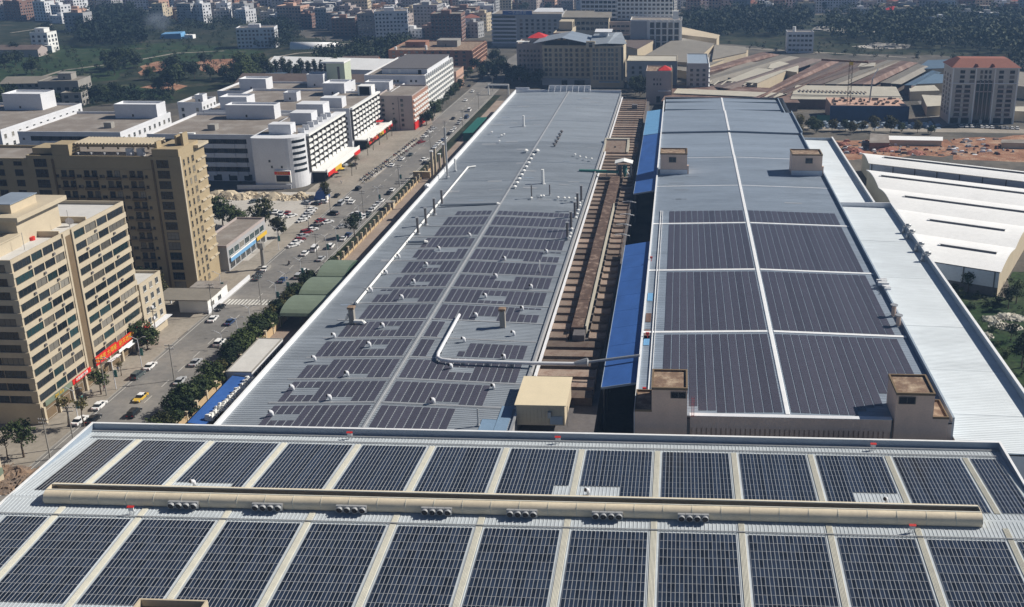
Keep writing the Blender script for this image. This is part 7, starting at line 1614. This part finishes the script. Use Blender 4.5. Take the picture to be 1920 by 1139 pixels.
near = [(187,764,'white','sedan','white car on the near lane below the green shop sign'),(150,792,'white','sedan','nearest white car beside the thin bare street tree'),(176,790,'black','sedan','black car partly hidden by the factory corner'),(264,749,'yellow','sedan','yellow and white taxi on the road'),
 (252,778,'black','suv','dark car in the hedge shadow at the bottom of the road'),(259,707,'grey','suv','dark grey car parked behind a white car by the red signs'),(282,690,'white','sedan','white car in front of the dark grey car by the red signs'),(400,601,'white','sedan','white car alone on the road by the canopy house'),(432,607,'blue','sedan','dark blue car on the far lane level with the canopy house'),
 (367,683,'silver','sedan','silver car against the hedge below a street lamp'),(338,718,'silver','sedan','nearest silver car parked under the hedge trees'),(412,646,'white','suv','white car half under the hedge trees beside a lamp'),(413,580,'black','sedan','small black car at the kerb left of the utility pole'),(279,632,'black','suv','black car behind the dense round tree'),
 (572,478,'white','sedan','white car in mid road beside the delivery van'),(590,470,'white','van','white delivery van in mid road'),(602,488,'silver','sedan','silver car against the hedge end'),(530,528,'blue','sedan','dark blue car just past the zebra crossing'),(570,513,'white','suv','white car under the last hedge trees'),(560,521,'silver','suv','silver car under the hedge next to the white one'),
 (497,507,'white','sedan','white car parked left of the zebra crossing'),(486,516,'black','sedan','black car parked left of the zebra crossing, farther one'),(483,524,'grey','sedan','dark grey car parked left of the zebra crossing, nearer one'),(550,463,'white','sedan','nearest white car of the slanting parked row'),(557,457,'white','sedan','second white car of the slanting parked row'),(562,452,'red','sedan','red car of the slanting parked row'),
 (568,445,'silver','sedan','silver car of the slanting parked row'),(575,438,'red','suv','dark red larger car of the slanting parked row'),(586,433,'white','sedan','white car at the upper part of the slanting row'),(590,427,'black','sedan','black car at the upper end of the slanting row'),(602,416,'red','sedan','dark red car beyond the slanting row'),(615,419,'white','sedan','white car next to the dark red car beyond the slanting row'),
 (625,403,'black','suv','big black car crossing the forecourt'),(644,427,'silver','sedan','silver car in mid road beyond the slanting row'),(669,403,'white','sedan','white car on the road level with the black forecourt car'),(644,450,'white','sedan','white car by the wall near the tall dark tree'),(653,443,'blue','sedan','dark blue car by the wall near the tall dark tree'),
 (620,465,'white','suv','white car by the last bushy hedge trees'),(605,381,'white','sedan','white car below the blue tarpaulin'),(593,384,'black','sedan','black car below the blue tarpaulin'),(575,383,'silver','sedan','silver car left of the blue tarpaulin')]
for px, py, c_, k_, lab in near:
    rz = R.uniform(-.06,.06)
    if 'slanting' in lab: rz = -.75+R.uniform(-.08,.08)
    if 'forecourt' in lab or 'tarpaulin' in lab: rz = 1.3+R.uniform(-.2,.2)
    if py < 640 and px < 420 or 'taxi' in lab: rz += math.pi*(R.random() < .4)
    car(px, py, c_, k_, rz, lab)
lot = [(485,401),(495,403),(507,402),(517,400),(527,402),(539,402),(528,408),(585,395),(581,400),(577,405),(572,411),(567,416),(490,378),(478,380),(547,407)]
cl = ['white','red','black','white','silver','red','white','white','white','silver','white','white','white','grey','white']
for i, (px, py) in enumerate(lot): car(px,py,cl[i],'sedan',(.1 if i < 7 else -.7)+R.uniform(-.1,.1),f'{cl[i]} car in the car park beneath the white blocks, {ordw(1+sum(1 for q in lot if q[0] < px))} from the left',True,'cars in the car park')
farc = [(640,384,'silver','van'),(652,376,'white','sedan'),(660,381,'white','sedan'),(632,369,'black','sedan'),(672,356,'black','suv'),(665,311,'black','sedan'),(735,312,'white','sedan'),(796,301,'white','sedan'),(799,308,'black','sedan'),(735,359,'white','sedan'),(730,364,'black','sedan'),(715,379,'white','sedan'),(709,384,'silver','sedan'),(697,396,'white','sedan'),(690,406,'grey','sedan'),(677,412,'white','sedan'),(703,390,'white','sedan'),(683,408,'white','sedan'),
 (865,226,'white','sedan'),(860,233,'silver','sedan'),(852,243,'white','sedan'),(847,248,'white','sedan'),(842,253,'black','sedan'),(835,261,'white','sedan'),(830,265,'blue','sedan'),(825,269,'white','sedan'),(820,273,'white','sedan'),(815,278,'silver','sedan'),(875,222,'blue','van'),(880,209,'white','van'),(850,224,'black','sedan'),(790,268,'red','sedan'),(796,258,'white','sedan'),(805,249,'white','sedan'),(812,243,'silver','sedan'),(880,163,'black','sedan'),(886,173,'white','sedan'),(873,190,'white','sedan'),(770,292,'grey','sedan'),(754,300,'white','sedan')]
srt = sorted(farc, key=lambda q: -q[1])
for i, (px, py, c_, k_) in enumerate(srt): car(px,py,c_,k_,R.uniform(-.05,.05)+(-.6 if 785 < px < 815 else 0),f'{c_} {"van" if k_ == "van" else "car"} on the far stretch of road, {ordw(i+1)} vehicle counted from the near end',True,'vehicles on the far stretch of road')
for i in range(12): c_ = R.choice(['white','silver','black','white','blue']); car(1802+i*9.5,238.5+i*.35,c_,'sedan',R.uniform(-.1,.1),f'{c_} car parked in front of the grey tower, {ordw(i+1)} from the left',True,'cars before the grey tower')
# scooters in rows before the shops
sc_ = MB(); sc_.box(-.16,.16,-.75,.2,.35,.75,0); sc_.box(-.18,.18,.35,.6,.3,1.0,0); sc_.box(-.15,.15,-.6,.1,.755,.85,1); sc_.box(-.32,.32,.42,.5,1.0,1.06,1)
for yy in (-.62,.62): sc_.tube((-.06,yy,.25),(.06,yy,.25),.25,.25,8,1)
SCM = [sc_.mesh('scooter', [CM[c_], M['black']]) for c_ in ('black','white','red','blue','silver')]
row = []
for i in range(26): row.append((676+i*4.2,340-i*3.1))
for i in range(26): row.append((681+i*4.2,343-i*3.0))
for i in range(14): row.append((792+i*1.4,262-i*1.8))
for i, (px, py) in enumerate(row):
    p = P(px+R.uniform(-1,1),py+R.uniform(-.6,.6)); o = bpy.data.objects.new('scooter', R.choice(SCM)); col.objects.link(o); o.location = (p.x,p.y,.03); o.rotation_euler = (0,0,1.1+R.uniform(-.3,.3))
    tag(o, f'parked scooter in the rows before the balcony blocks, {ordw(i+1)} counted along the rows', 'scooter', 'scooters before the balcony blocks')
# ------------------------------------------------------------------ poles and lamps
def pole_proto(lab, loc):
    t = thing('utility_pole', lab, 'utility pole', loc); mb = MB(); mb.tube((0,0,0),(0,0,10.4),.17,.11,8); mb.build('pole', M['conc'], t, world=False)
    for z in (9.0,9.9): mb = MB(); mb.box(-1.2,1.2,-.07,.07,z,z+.14); mb.build('cross_arm', M['pipe_dark'], t, world=False)
    mb = MB()
    for z in (9.14,10.04):
        for x in (-1.05,-.5,.5,1.05): mb.tube((x,0,z),(x,0,z+.3),.06,.04,5)
    mb.build('insulator', M['white_dirty'], t, world=False, kind='stuff'); return t
poles = [(327,714),(490,572),(596,491),(682,404),(749,352),(200,742),(95,862),(140,838),(400,592),(580,434),(295,640),(620,400),(835,262),(808,290),(898,205),(868,240),(924,172)]
pp_ = None
for i, (px, py) in enumerate(poles):
    p = P(px,py); lab = f'concrete utility pole with two cross arms by the road, {ordw(1+sum(1 for q in poles if (q[1],q[0]) > (py,px)))} from the near end'
    if pp_ is None: pp_ = pole_proto(lab, p); pp_['group'] = 'utility poles'
    else: dup(pp_, p, R.uniform(-.3,.3), 1.0, lab, 'utility poles')
def lamp_proto(lab, loc):
    t = thing('street_lamp', lab, 'street lamp', loc); mb = MB(); mb.tube((0,0,0),(0,0,8.2),.12,.08,8); mb.build('pole', M['white_dirty'], t, world=False)
    for sx in (-1,1): mb = MB(); mb.tube((0,0,8.1),(sx*1.6,0,8.9),.07,.05,6); mb.build('arm', M['white_dirty'], t, world=False); mb = MB(); mb.box(min(sx*1.5,sx*2.3),max(sx*1.5,sx*2.3),-.14,.14,8.84,8.98); mb.build('lamp_head', M['steel'], t, world=False)
    mb = MB(); mb.box(.14,.95,-.03,.03,3.4,5.4); mb.build('banner', M['teal'], t, world=False); return t
lamps = [(366,677),(290,732),(206,792),(248,689),(432,626),(488,578),(534,532),(612,467),(655,425),(702,389),(742,350),(574,485),(555,560),(462,650),(400,560),(520,470)]
lp_ = None
for i, (px, py) in enumerate(lamps):
    p = P(px,py); x = -123.4 if p.x > -133 else -144.0; lab = f'white two armed street lamp at the kerb, {ordw(1+sum(1 for q in lamps if (q[1],q[0]) > (py,px)))} from the near end'
    if lp_ is None: lp_ = lamp_proto(lab, (x,p.y,.1)); lp_['group'] = 'street lamps'
    else: dup(lp_, (x,p.y,.1), 0, 1.0, lab, 'street lamps')
# fountain mast with a stone base on the corner, and red shop umbrellas
p = P(495,505); t = Q(492,455,p.y).z; s = thing('corner_column','grey stone column on the pavement corner left of the zebra crossing','column',p); mb = MB(); mb.tube((0,0,0),(0,0,t*.8),.8,.6,8); mb.build('shaft', M['conc'], s, world=False); mb = MB(); mb.tube((0,0,t*.8),(0,0,t),1.3,1.1,8); mb.build('capital', M['conc'], s, world=False); mb = MB(); mb.box(-1.8,1.8,-1.8,1.8,0,1.0); mb.build('base', M['conc'], s, world=False)
for i, (px, py, m_) in enumerate(((628,332,'red'),(640,325,'yellow'),(660,303,'red'),(700,268,'red'),(650,318,'white'))):
    p = P(px,py); s = thing('shop_umbrella',f'{["red","yellow","red","red","white"][i]} shop umbrella by the balcony blocks, {ordw(i+1)} listed from the near end' if i < 4 else 'white shop umbrella between the red and yellow ones','umbrella',p); mb = MB(); mb.tube((0,0,0),(0,0,2.6),.05,.05,6); mb.build('pole', M['steel'], s, world=False); mb = MB(); mb.tube((0,0,2.2),(0,0,2.9),1.7,.1,8); mb.build('canopy', M[m_], s, world=False)
# ------------------------------------------------------------------ people and a rider
def person_mesh(seed, pose='walk', shirt='white_dirty', trousers='black'):
    rr = random.Random(seed); me = bpy.data.meshes.new('person'); st = .22 if pose == 'walk' else .08
    if pose == 'ride':
        V = [(0,-.1,.80),(0,-.12,1.05),(0,-.06,1.32),(0,-.03,1.46),(0,.0,1.56),(0,.02,1.68),(-.12,-.08,.78),(-.17,.28,.72),(-.16,.26,.36),(.12,-.08,.78),(.17,.28,.72),(.16,.26,.36),(-.19,-.06,1.36),(-.26,.1,1.14),(-.24,.36,1.08),(.19,-.06,1.36),(.26,.1,1.14),(.24,.36,1.08),(-.16,.36,.33),(.16,.36,.33)]
    else:
        V = [(0,0,.92),(0,.0,1.12),(0,.0,1.36),(0,.01,1.48),(0,.02,1.57),(0,.03,1.68),(-.1,0,.86),(-.11,st,.47),(-.11,st-.05,.08),(.1,0,.86),(.11,-st+.05,.47),(.11,-st-.08,.08),(-.19,0,1.40),(-.25,-.08,1.14),(-.24,.04,.88),(.19,0,1.40),(.25,.08,1.14),(.24,.16,.90),(-.11,st+.1,.05),(.11,-st+.06,.05)]
    E = [(0,1),(1,2),(2,3),(3,4),(4,5),(0,6),(6,7),(7,8),(0,9),(9,10),(10,11),(2,12),(12,13),(13,14),(2,15),(15,16),(16,17),(8,18),(11,19)]
    rad = [.15,.14,.17,.06,.085,.10,.10,.07,.05,.10,.07,.05,.065,.05,.04,.065,.05,.04,.045,.045]
    me.from_pydata(V, E, []); o = bpy.data.objects.new('tmp', me); col.objects.link(o)
    m_ = o.modifiers.new('s','SKIN'); sv = me.skin_vertices[0].data
    for i, r_ in enumerate(rad): sv[i].radius = (r_, r_*.85 if i in (0,1,2) else r_)
    sv[0].use_root = True; o.modifiers.new('d','SUBSURF').levels = 1
    dg = bpy.context.evaluated_depsgraph_get(); out = bpy.data.meshes.new_from_object(o.evaluated_get(dg)); bpy.data.objects.remove(o)
    out.materials.clear()
    for q in (shirt, trousers, 'skin', 'black'): out.materials.append(M[q])
    for f_ in out.polygons:
        z = f_.center.z; x = abs(f_.center.x); f_.material_index = (3 if z > 1.70 or (z > 1.62 and f_.center.y < .0) else 2) if z > 1.46 else (1 if z < .93 and x < .2 else (2 if x > .2 and z < 1.0 else 0)); f_.use_smooth = True
    return out
M['skin'] = mk('skin', (.42,.26,.18), .6, 0, 1, 0); M['denim'] = mk('blue cloth', (.05,.08,.16), .8, .1, 2, .1)
ppl = [(172,741,'white_dirty','black','person in a pale shirt walking by the nearer red shop sign'),(196,733,'red','denim','person in a red top and blue trousers near the shop tree'),(222,698,'denim','black','person in dark blue walking below the long red sign'),(640,345,'white','denim','person in white crossing the forecourt of the rounded block'),(155,752,'teal','black','person in a green top at the pavement edge by the shops')]
for i, (px, py, a, b_, lab) in enumerate(ppl):
    p = P(px,py); o = bpy.data.objects.new('person', person_mesh(i, 'walk', a, b_)); col.objects.link(o); o.location = (p.x,p.y,.03); o.rotation_euler = (0,0,R.uniform(0,6.28)); tag(o, lab, 'person')
p = P(542,497); s = bpy.data.objects.new('motorbike', SCM[0]); col.objects.link(s); s.location = (p.x,p.y,.035); tag(s,'dark motorbike riding along the road before the zebra crossing','motorbike')
o = bpy.data.objects.new('person', person_mesh(9,'ride','pipe_dark','black')); col.objects.link(o); o.location = (p.x,p.y,.09); tag(o,'rider in dark clothes on the motorbike before the zebra crossing','person')
# ------------------------------------------------------------------ landmark houses of the far town
wallk = {'white':'white_dirty','pale grey':'grey_wall','pinkish':'pinkgrey_wall','brick red':'brick_far','beige':'beige','salmon':'pink','cream':'cream'}
marks = [(545,50,26,22,20,'salmon','salmon pink block with a blank street face at the top, left of centre'),(735,75,30,24,25,'white','white block with many balconies at the top beside dark brick blocks'),(694,72,22,22,22,'pinkish','pinkish block left of the white balcony block at the top'),(668,45,26,22,24,'beige','beige block standing behind the pinkish one at the top'),
 (775,38,22,22,40,'pale grey','tall grey slab block beside the yellow tower at the top edge'),(806,28,18,18,34,'cream','yellow cream tower at the top edge right of the grey slab'),(838,78,28,24,24,'brick red','dark brick block before the road bend at the top'),(480,92,32,18,17,'white','white five storey block with arched top right of the green field'),(600,40,34,26,18,'pale grey','dark grey flat block right of the salmon block at the top'),
 (545,22,34,22,16,'white','white block with a grey roof behind the salmon block'),(645,68,22,20,16,'brick red','brick block below the beige block at the top'),(800,62,24,22,26,'pale grey','grey block with a white edge left of the dark brick block'),(870,50,26,22,18,'brick red','brick red house cluster block above the bend'),(905,45,24,20,18,'white','white block left of the mall at the top'),
 (948,22,14,16,26,'cream','slim cream tower with small windows above the mall sign'),(1570,25,50,22,26,'white','long white block with a bright end wall at the top right'),(1755,32,40,24,22,'pale grey','broad grey block at the top right above the wood'),(1515,32,16,14,14,'cream','small cream house with a green roof at the top right'),(1145,22,40,22,26,'white','white framed block at the top edge above the grid block'),
 (1200,18,40,22,30,'pale grey','grey block at the top edge beside the white framed one'),(1300,22,16,16,24,'salmon','slim salmon house at the top edge right of centre'),(1390,30,20,18,20,'pale grey','grey house at the head of the wood'),(70,35,24,20,22,'brick red','brick red block at the top left corner'),(30,38,22,20,20,'brick red','second brick red block in the top left corner'),(95,25,22,20,24,'white','white block right of the brick red pair at top left'),
 (200,22,22,18,14,'pale grey','blue grey villa above the top left wood'),(260,18,30,18,16,'white','white villa with balconies above the field at the top'),(355,16,14,14,20,'salmon','slim salmon tower above the scrub at the top left'),(405,16,30,20,24,'white','white block at the top left of the salmon block'),(440,20,26,20,22,'brick red','brick block beside it at the top'),
 (1672,38,14,14,10,'salmon','low house with a bright red roof in the upper right wood'),(1850,52,20,16,14,'pale grey','grey house half hidden in the wood at the right edge')]
occ = []
for i, (px, py, w_, d_, h_, c_, lab) in enumerate(marks):
    p = P(px,py); b = Bld('apartment_block', lab, 'apartment block', p.x-w_/2, p.y, w_, d_, h_, wallk[c_], R.uniform(-.25,.25)).body(); b.roof(R.choice(['conc_roof','pale_roof','shed_grey']),.9); fl = max(2,int(h_/3.2))
    b.far_wins('fr' if px < 1200 else 'fl', fl, 1.7, 1.6, 3.1, 1.2, (h_-.8)/fl, skip=.06); b.penthouse(w_*.3,d_*.3,w_*.3,d_*.35,3.2,cap=False,win=False)
    if 'red roof' in lab: hip(b,-1,-1,w_+2,d_+2,h_+.91,4,'red')
    occ.append((p.x,p.y,max(w_,d_)))
for o_ in ((-166,902,70),(-120,905,60),(-60,905,60),(0,915,50),(30,880,60),(-90,720,80),(-200,790,80)): occ.append(o_)
zones = [('upper left', [(285,46),(300,22),(475,26),(480,44),(400,44)], 22), ('top left', [(-60,0),(480,-2),(478,24),(330,20),(190,22),(120,46),(60,44),(-60,40)], 20),('top middle', [(480,-2),(935,-2),(930,28),(900,78),(800,78),(700,76),(620,62),(520,46),(478,34)], 19),('top centre', [(935,-2),(1290,-2),(1280,24),(1090,20),(930,20)], 20),('top right', [(1290,-2),(1990,-2),(1990,28),(1600,32),(1400,28),(1290,26)], 21),('right wood', [(1420,40),(1990,34),(1990,70),(1700,60)], 62)]
cnames = ['white','white','white','pale grey','pale grey','pinkish','brick red','beige','salmon','white','pale grey','pinkish']
rest = []
for zn, poly, step in zones:
    wp = [P(*q) for q in poly]; poly_w = [(p.x,p.y) for p in wp]; x0, x1 = min(p[0] for p in poly_w), max(p[0] for p in poly_w); y0, y1 = min(p[1] for p in poly_w), max(p[1] for p in poly_w)
    cand = []; y = y0+step/2
    while y < y1:
        x = x0+R.uniform(0,step)
        while x < x1:
            xx, yy = x+R.uniform(-4,4), y+R.uniform(-5,5)
            if inpoly(xx,yy,poly_w) and all((xx-o[0])**2+(yy-o[1])**2 > (o[2]*.55+7)**2 for o in occ) and R.random() < .95: cand.append((proj((xx,yy,0))[0],xx,yy))
            x += step*R.uniform(.8,1.15)
        y += step*.95
    cand.sort(); 
    lim = {'upper left':24,'top left':62,'top middle':96,'top centre':40,'top right':62,'right wood':20}[zn]
    if len(cand) > lim:   # the largest ones stay single houses, the rest of the far town is one mass
        near_ = sorted(cand, key=lambda c: c[2])[:lim]; rest += [c for c in cand if c not in near_]; cand = sorted(near_)
    for i, (px, xx, yy) in enumerate(cand):
        c_ = R.choice(cnames); w_ = R.uniform(11,20); d_ = R.uniform(10,15); fl = R.randint(2,6); h_ = fl*3.2+1; red = R.random() < .09; blu = R.random() < .08
        lab = f'{c_} {["two","three","four","five","six"][fl-2]} storey {"red roofed " if red else ""}house in the {zn} far town, {ordw(i+1)} from left'
        b = Bld('house', lab, 'house', xx-w_/2, yy, w_, d_, h_, wallk[c_], R.choice([0,.1,-.15,.3,-.35])+R.uniform(-.06,.06), group=f'houses of the far town, {zn}').body()
        b.roof('fieldbrick' if red and fl < 3 else R.choice(['conc_roof','pale_roof','shed_grey','brown_roof','shed_blue' if blu else 'conc_roof']), .8)
        b.far_wins('fr' if xx < 20 else 'fl', fl, R.uniform(1.3,2.0), R.uniform(1.4,1.8), R.uniform(2.8,3.6), 1.1, 3.2, skip=.1)
        if red: hip(b,-.8,-.8,w_+1.6,d_+1.6,h_+.81,3.4,'red' if R.random() < .35 else 'fieldbrick')
        elif R.random() < .75: b.penthouse(w_*R.uniform(.1,.5),d_*.3,w_*.33,d_*.4,3.0,cap=False,win=False)
        if R.random() < .3 and not red: b.tank(w_*.8,d_*.7,1.0,2.0,R.choice(['white','steel']))
mb = MB(); km = ['white_dirty','grey_wall','pinkgrey_wall','brick','beige','pink','glass','conc_roof','pale_roof']
for px, xx, yy in rest:
    w_, d_, fl = R.uniform(11,20), R.uniform(10,15), R.randint(2,6); h_ = fl*3.2+1; k = R.choice([0,0,0,1,1,2,3,4,5]); a = R.uniform(-.3,.3); ca, sa = math.cos(a), math.sin(a)
    T = lambda u, v_, z: (xx+u*ca-v_*sa, yy+u*sa+v_*ca, z)
    def bx(u0,u1,v0,v1,z0,z1,m,fc='nsewt',mt=None): mb.hexa([T(u0,v0,z0),T(u1,v0,z0),T(u1,v1,z0),T(u0,v1,z0),T(u0,v0,z1),T(u1,v0,z1),T(u1,v1,z1),T(u0,v1,z1)],m,fc,mt)
    bx(0,w_,0,d_,0,h_,k,mt=R.choice([7,7,8])); bx(w_*.3,w_*.6,d_*.3,d_*.7,h_+.01,h_+3,k)
    n = int(w_/3.2)
    for f_ in range(fl):
        for i in range(n): u = w_*(i+.5)/n; bx(u-.8,u+.8,-.06,-.003,1.1+3.2*f_,2.7+3.2*f_,6,'snewt')
        for i in range(3): v_ = d_*(i+.5)/3; bx(w_+.003,w_+.06,v_-.8,v_+.8,1.1+3.2*f_,2.7+3.2*f_,6,'snewt')
if mb.f: o = mb.build('far_houses', [M[q] for q in km]); o['kind'] = 'stuff'; o['label'] = 'dense mass of the farthest small houses along the top edge'; print('REST', len(rest))
tw = [(x, y) for x in range(0,1900,52) for y in (8,22) if not (1330 < x < 1500)]
for i, (px, py) in enumerate(tw):
    p = P(px+R.uniform(-18,18), py+R.uniform(-6,8)); plant(R.choice(['far','far2']), p.x, p.y, R.uniform(.9,1.4), f'dark tree between the houses of the far town, {ordw(i+1)} from the left', 'trees between the far houses')
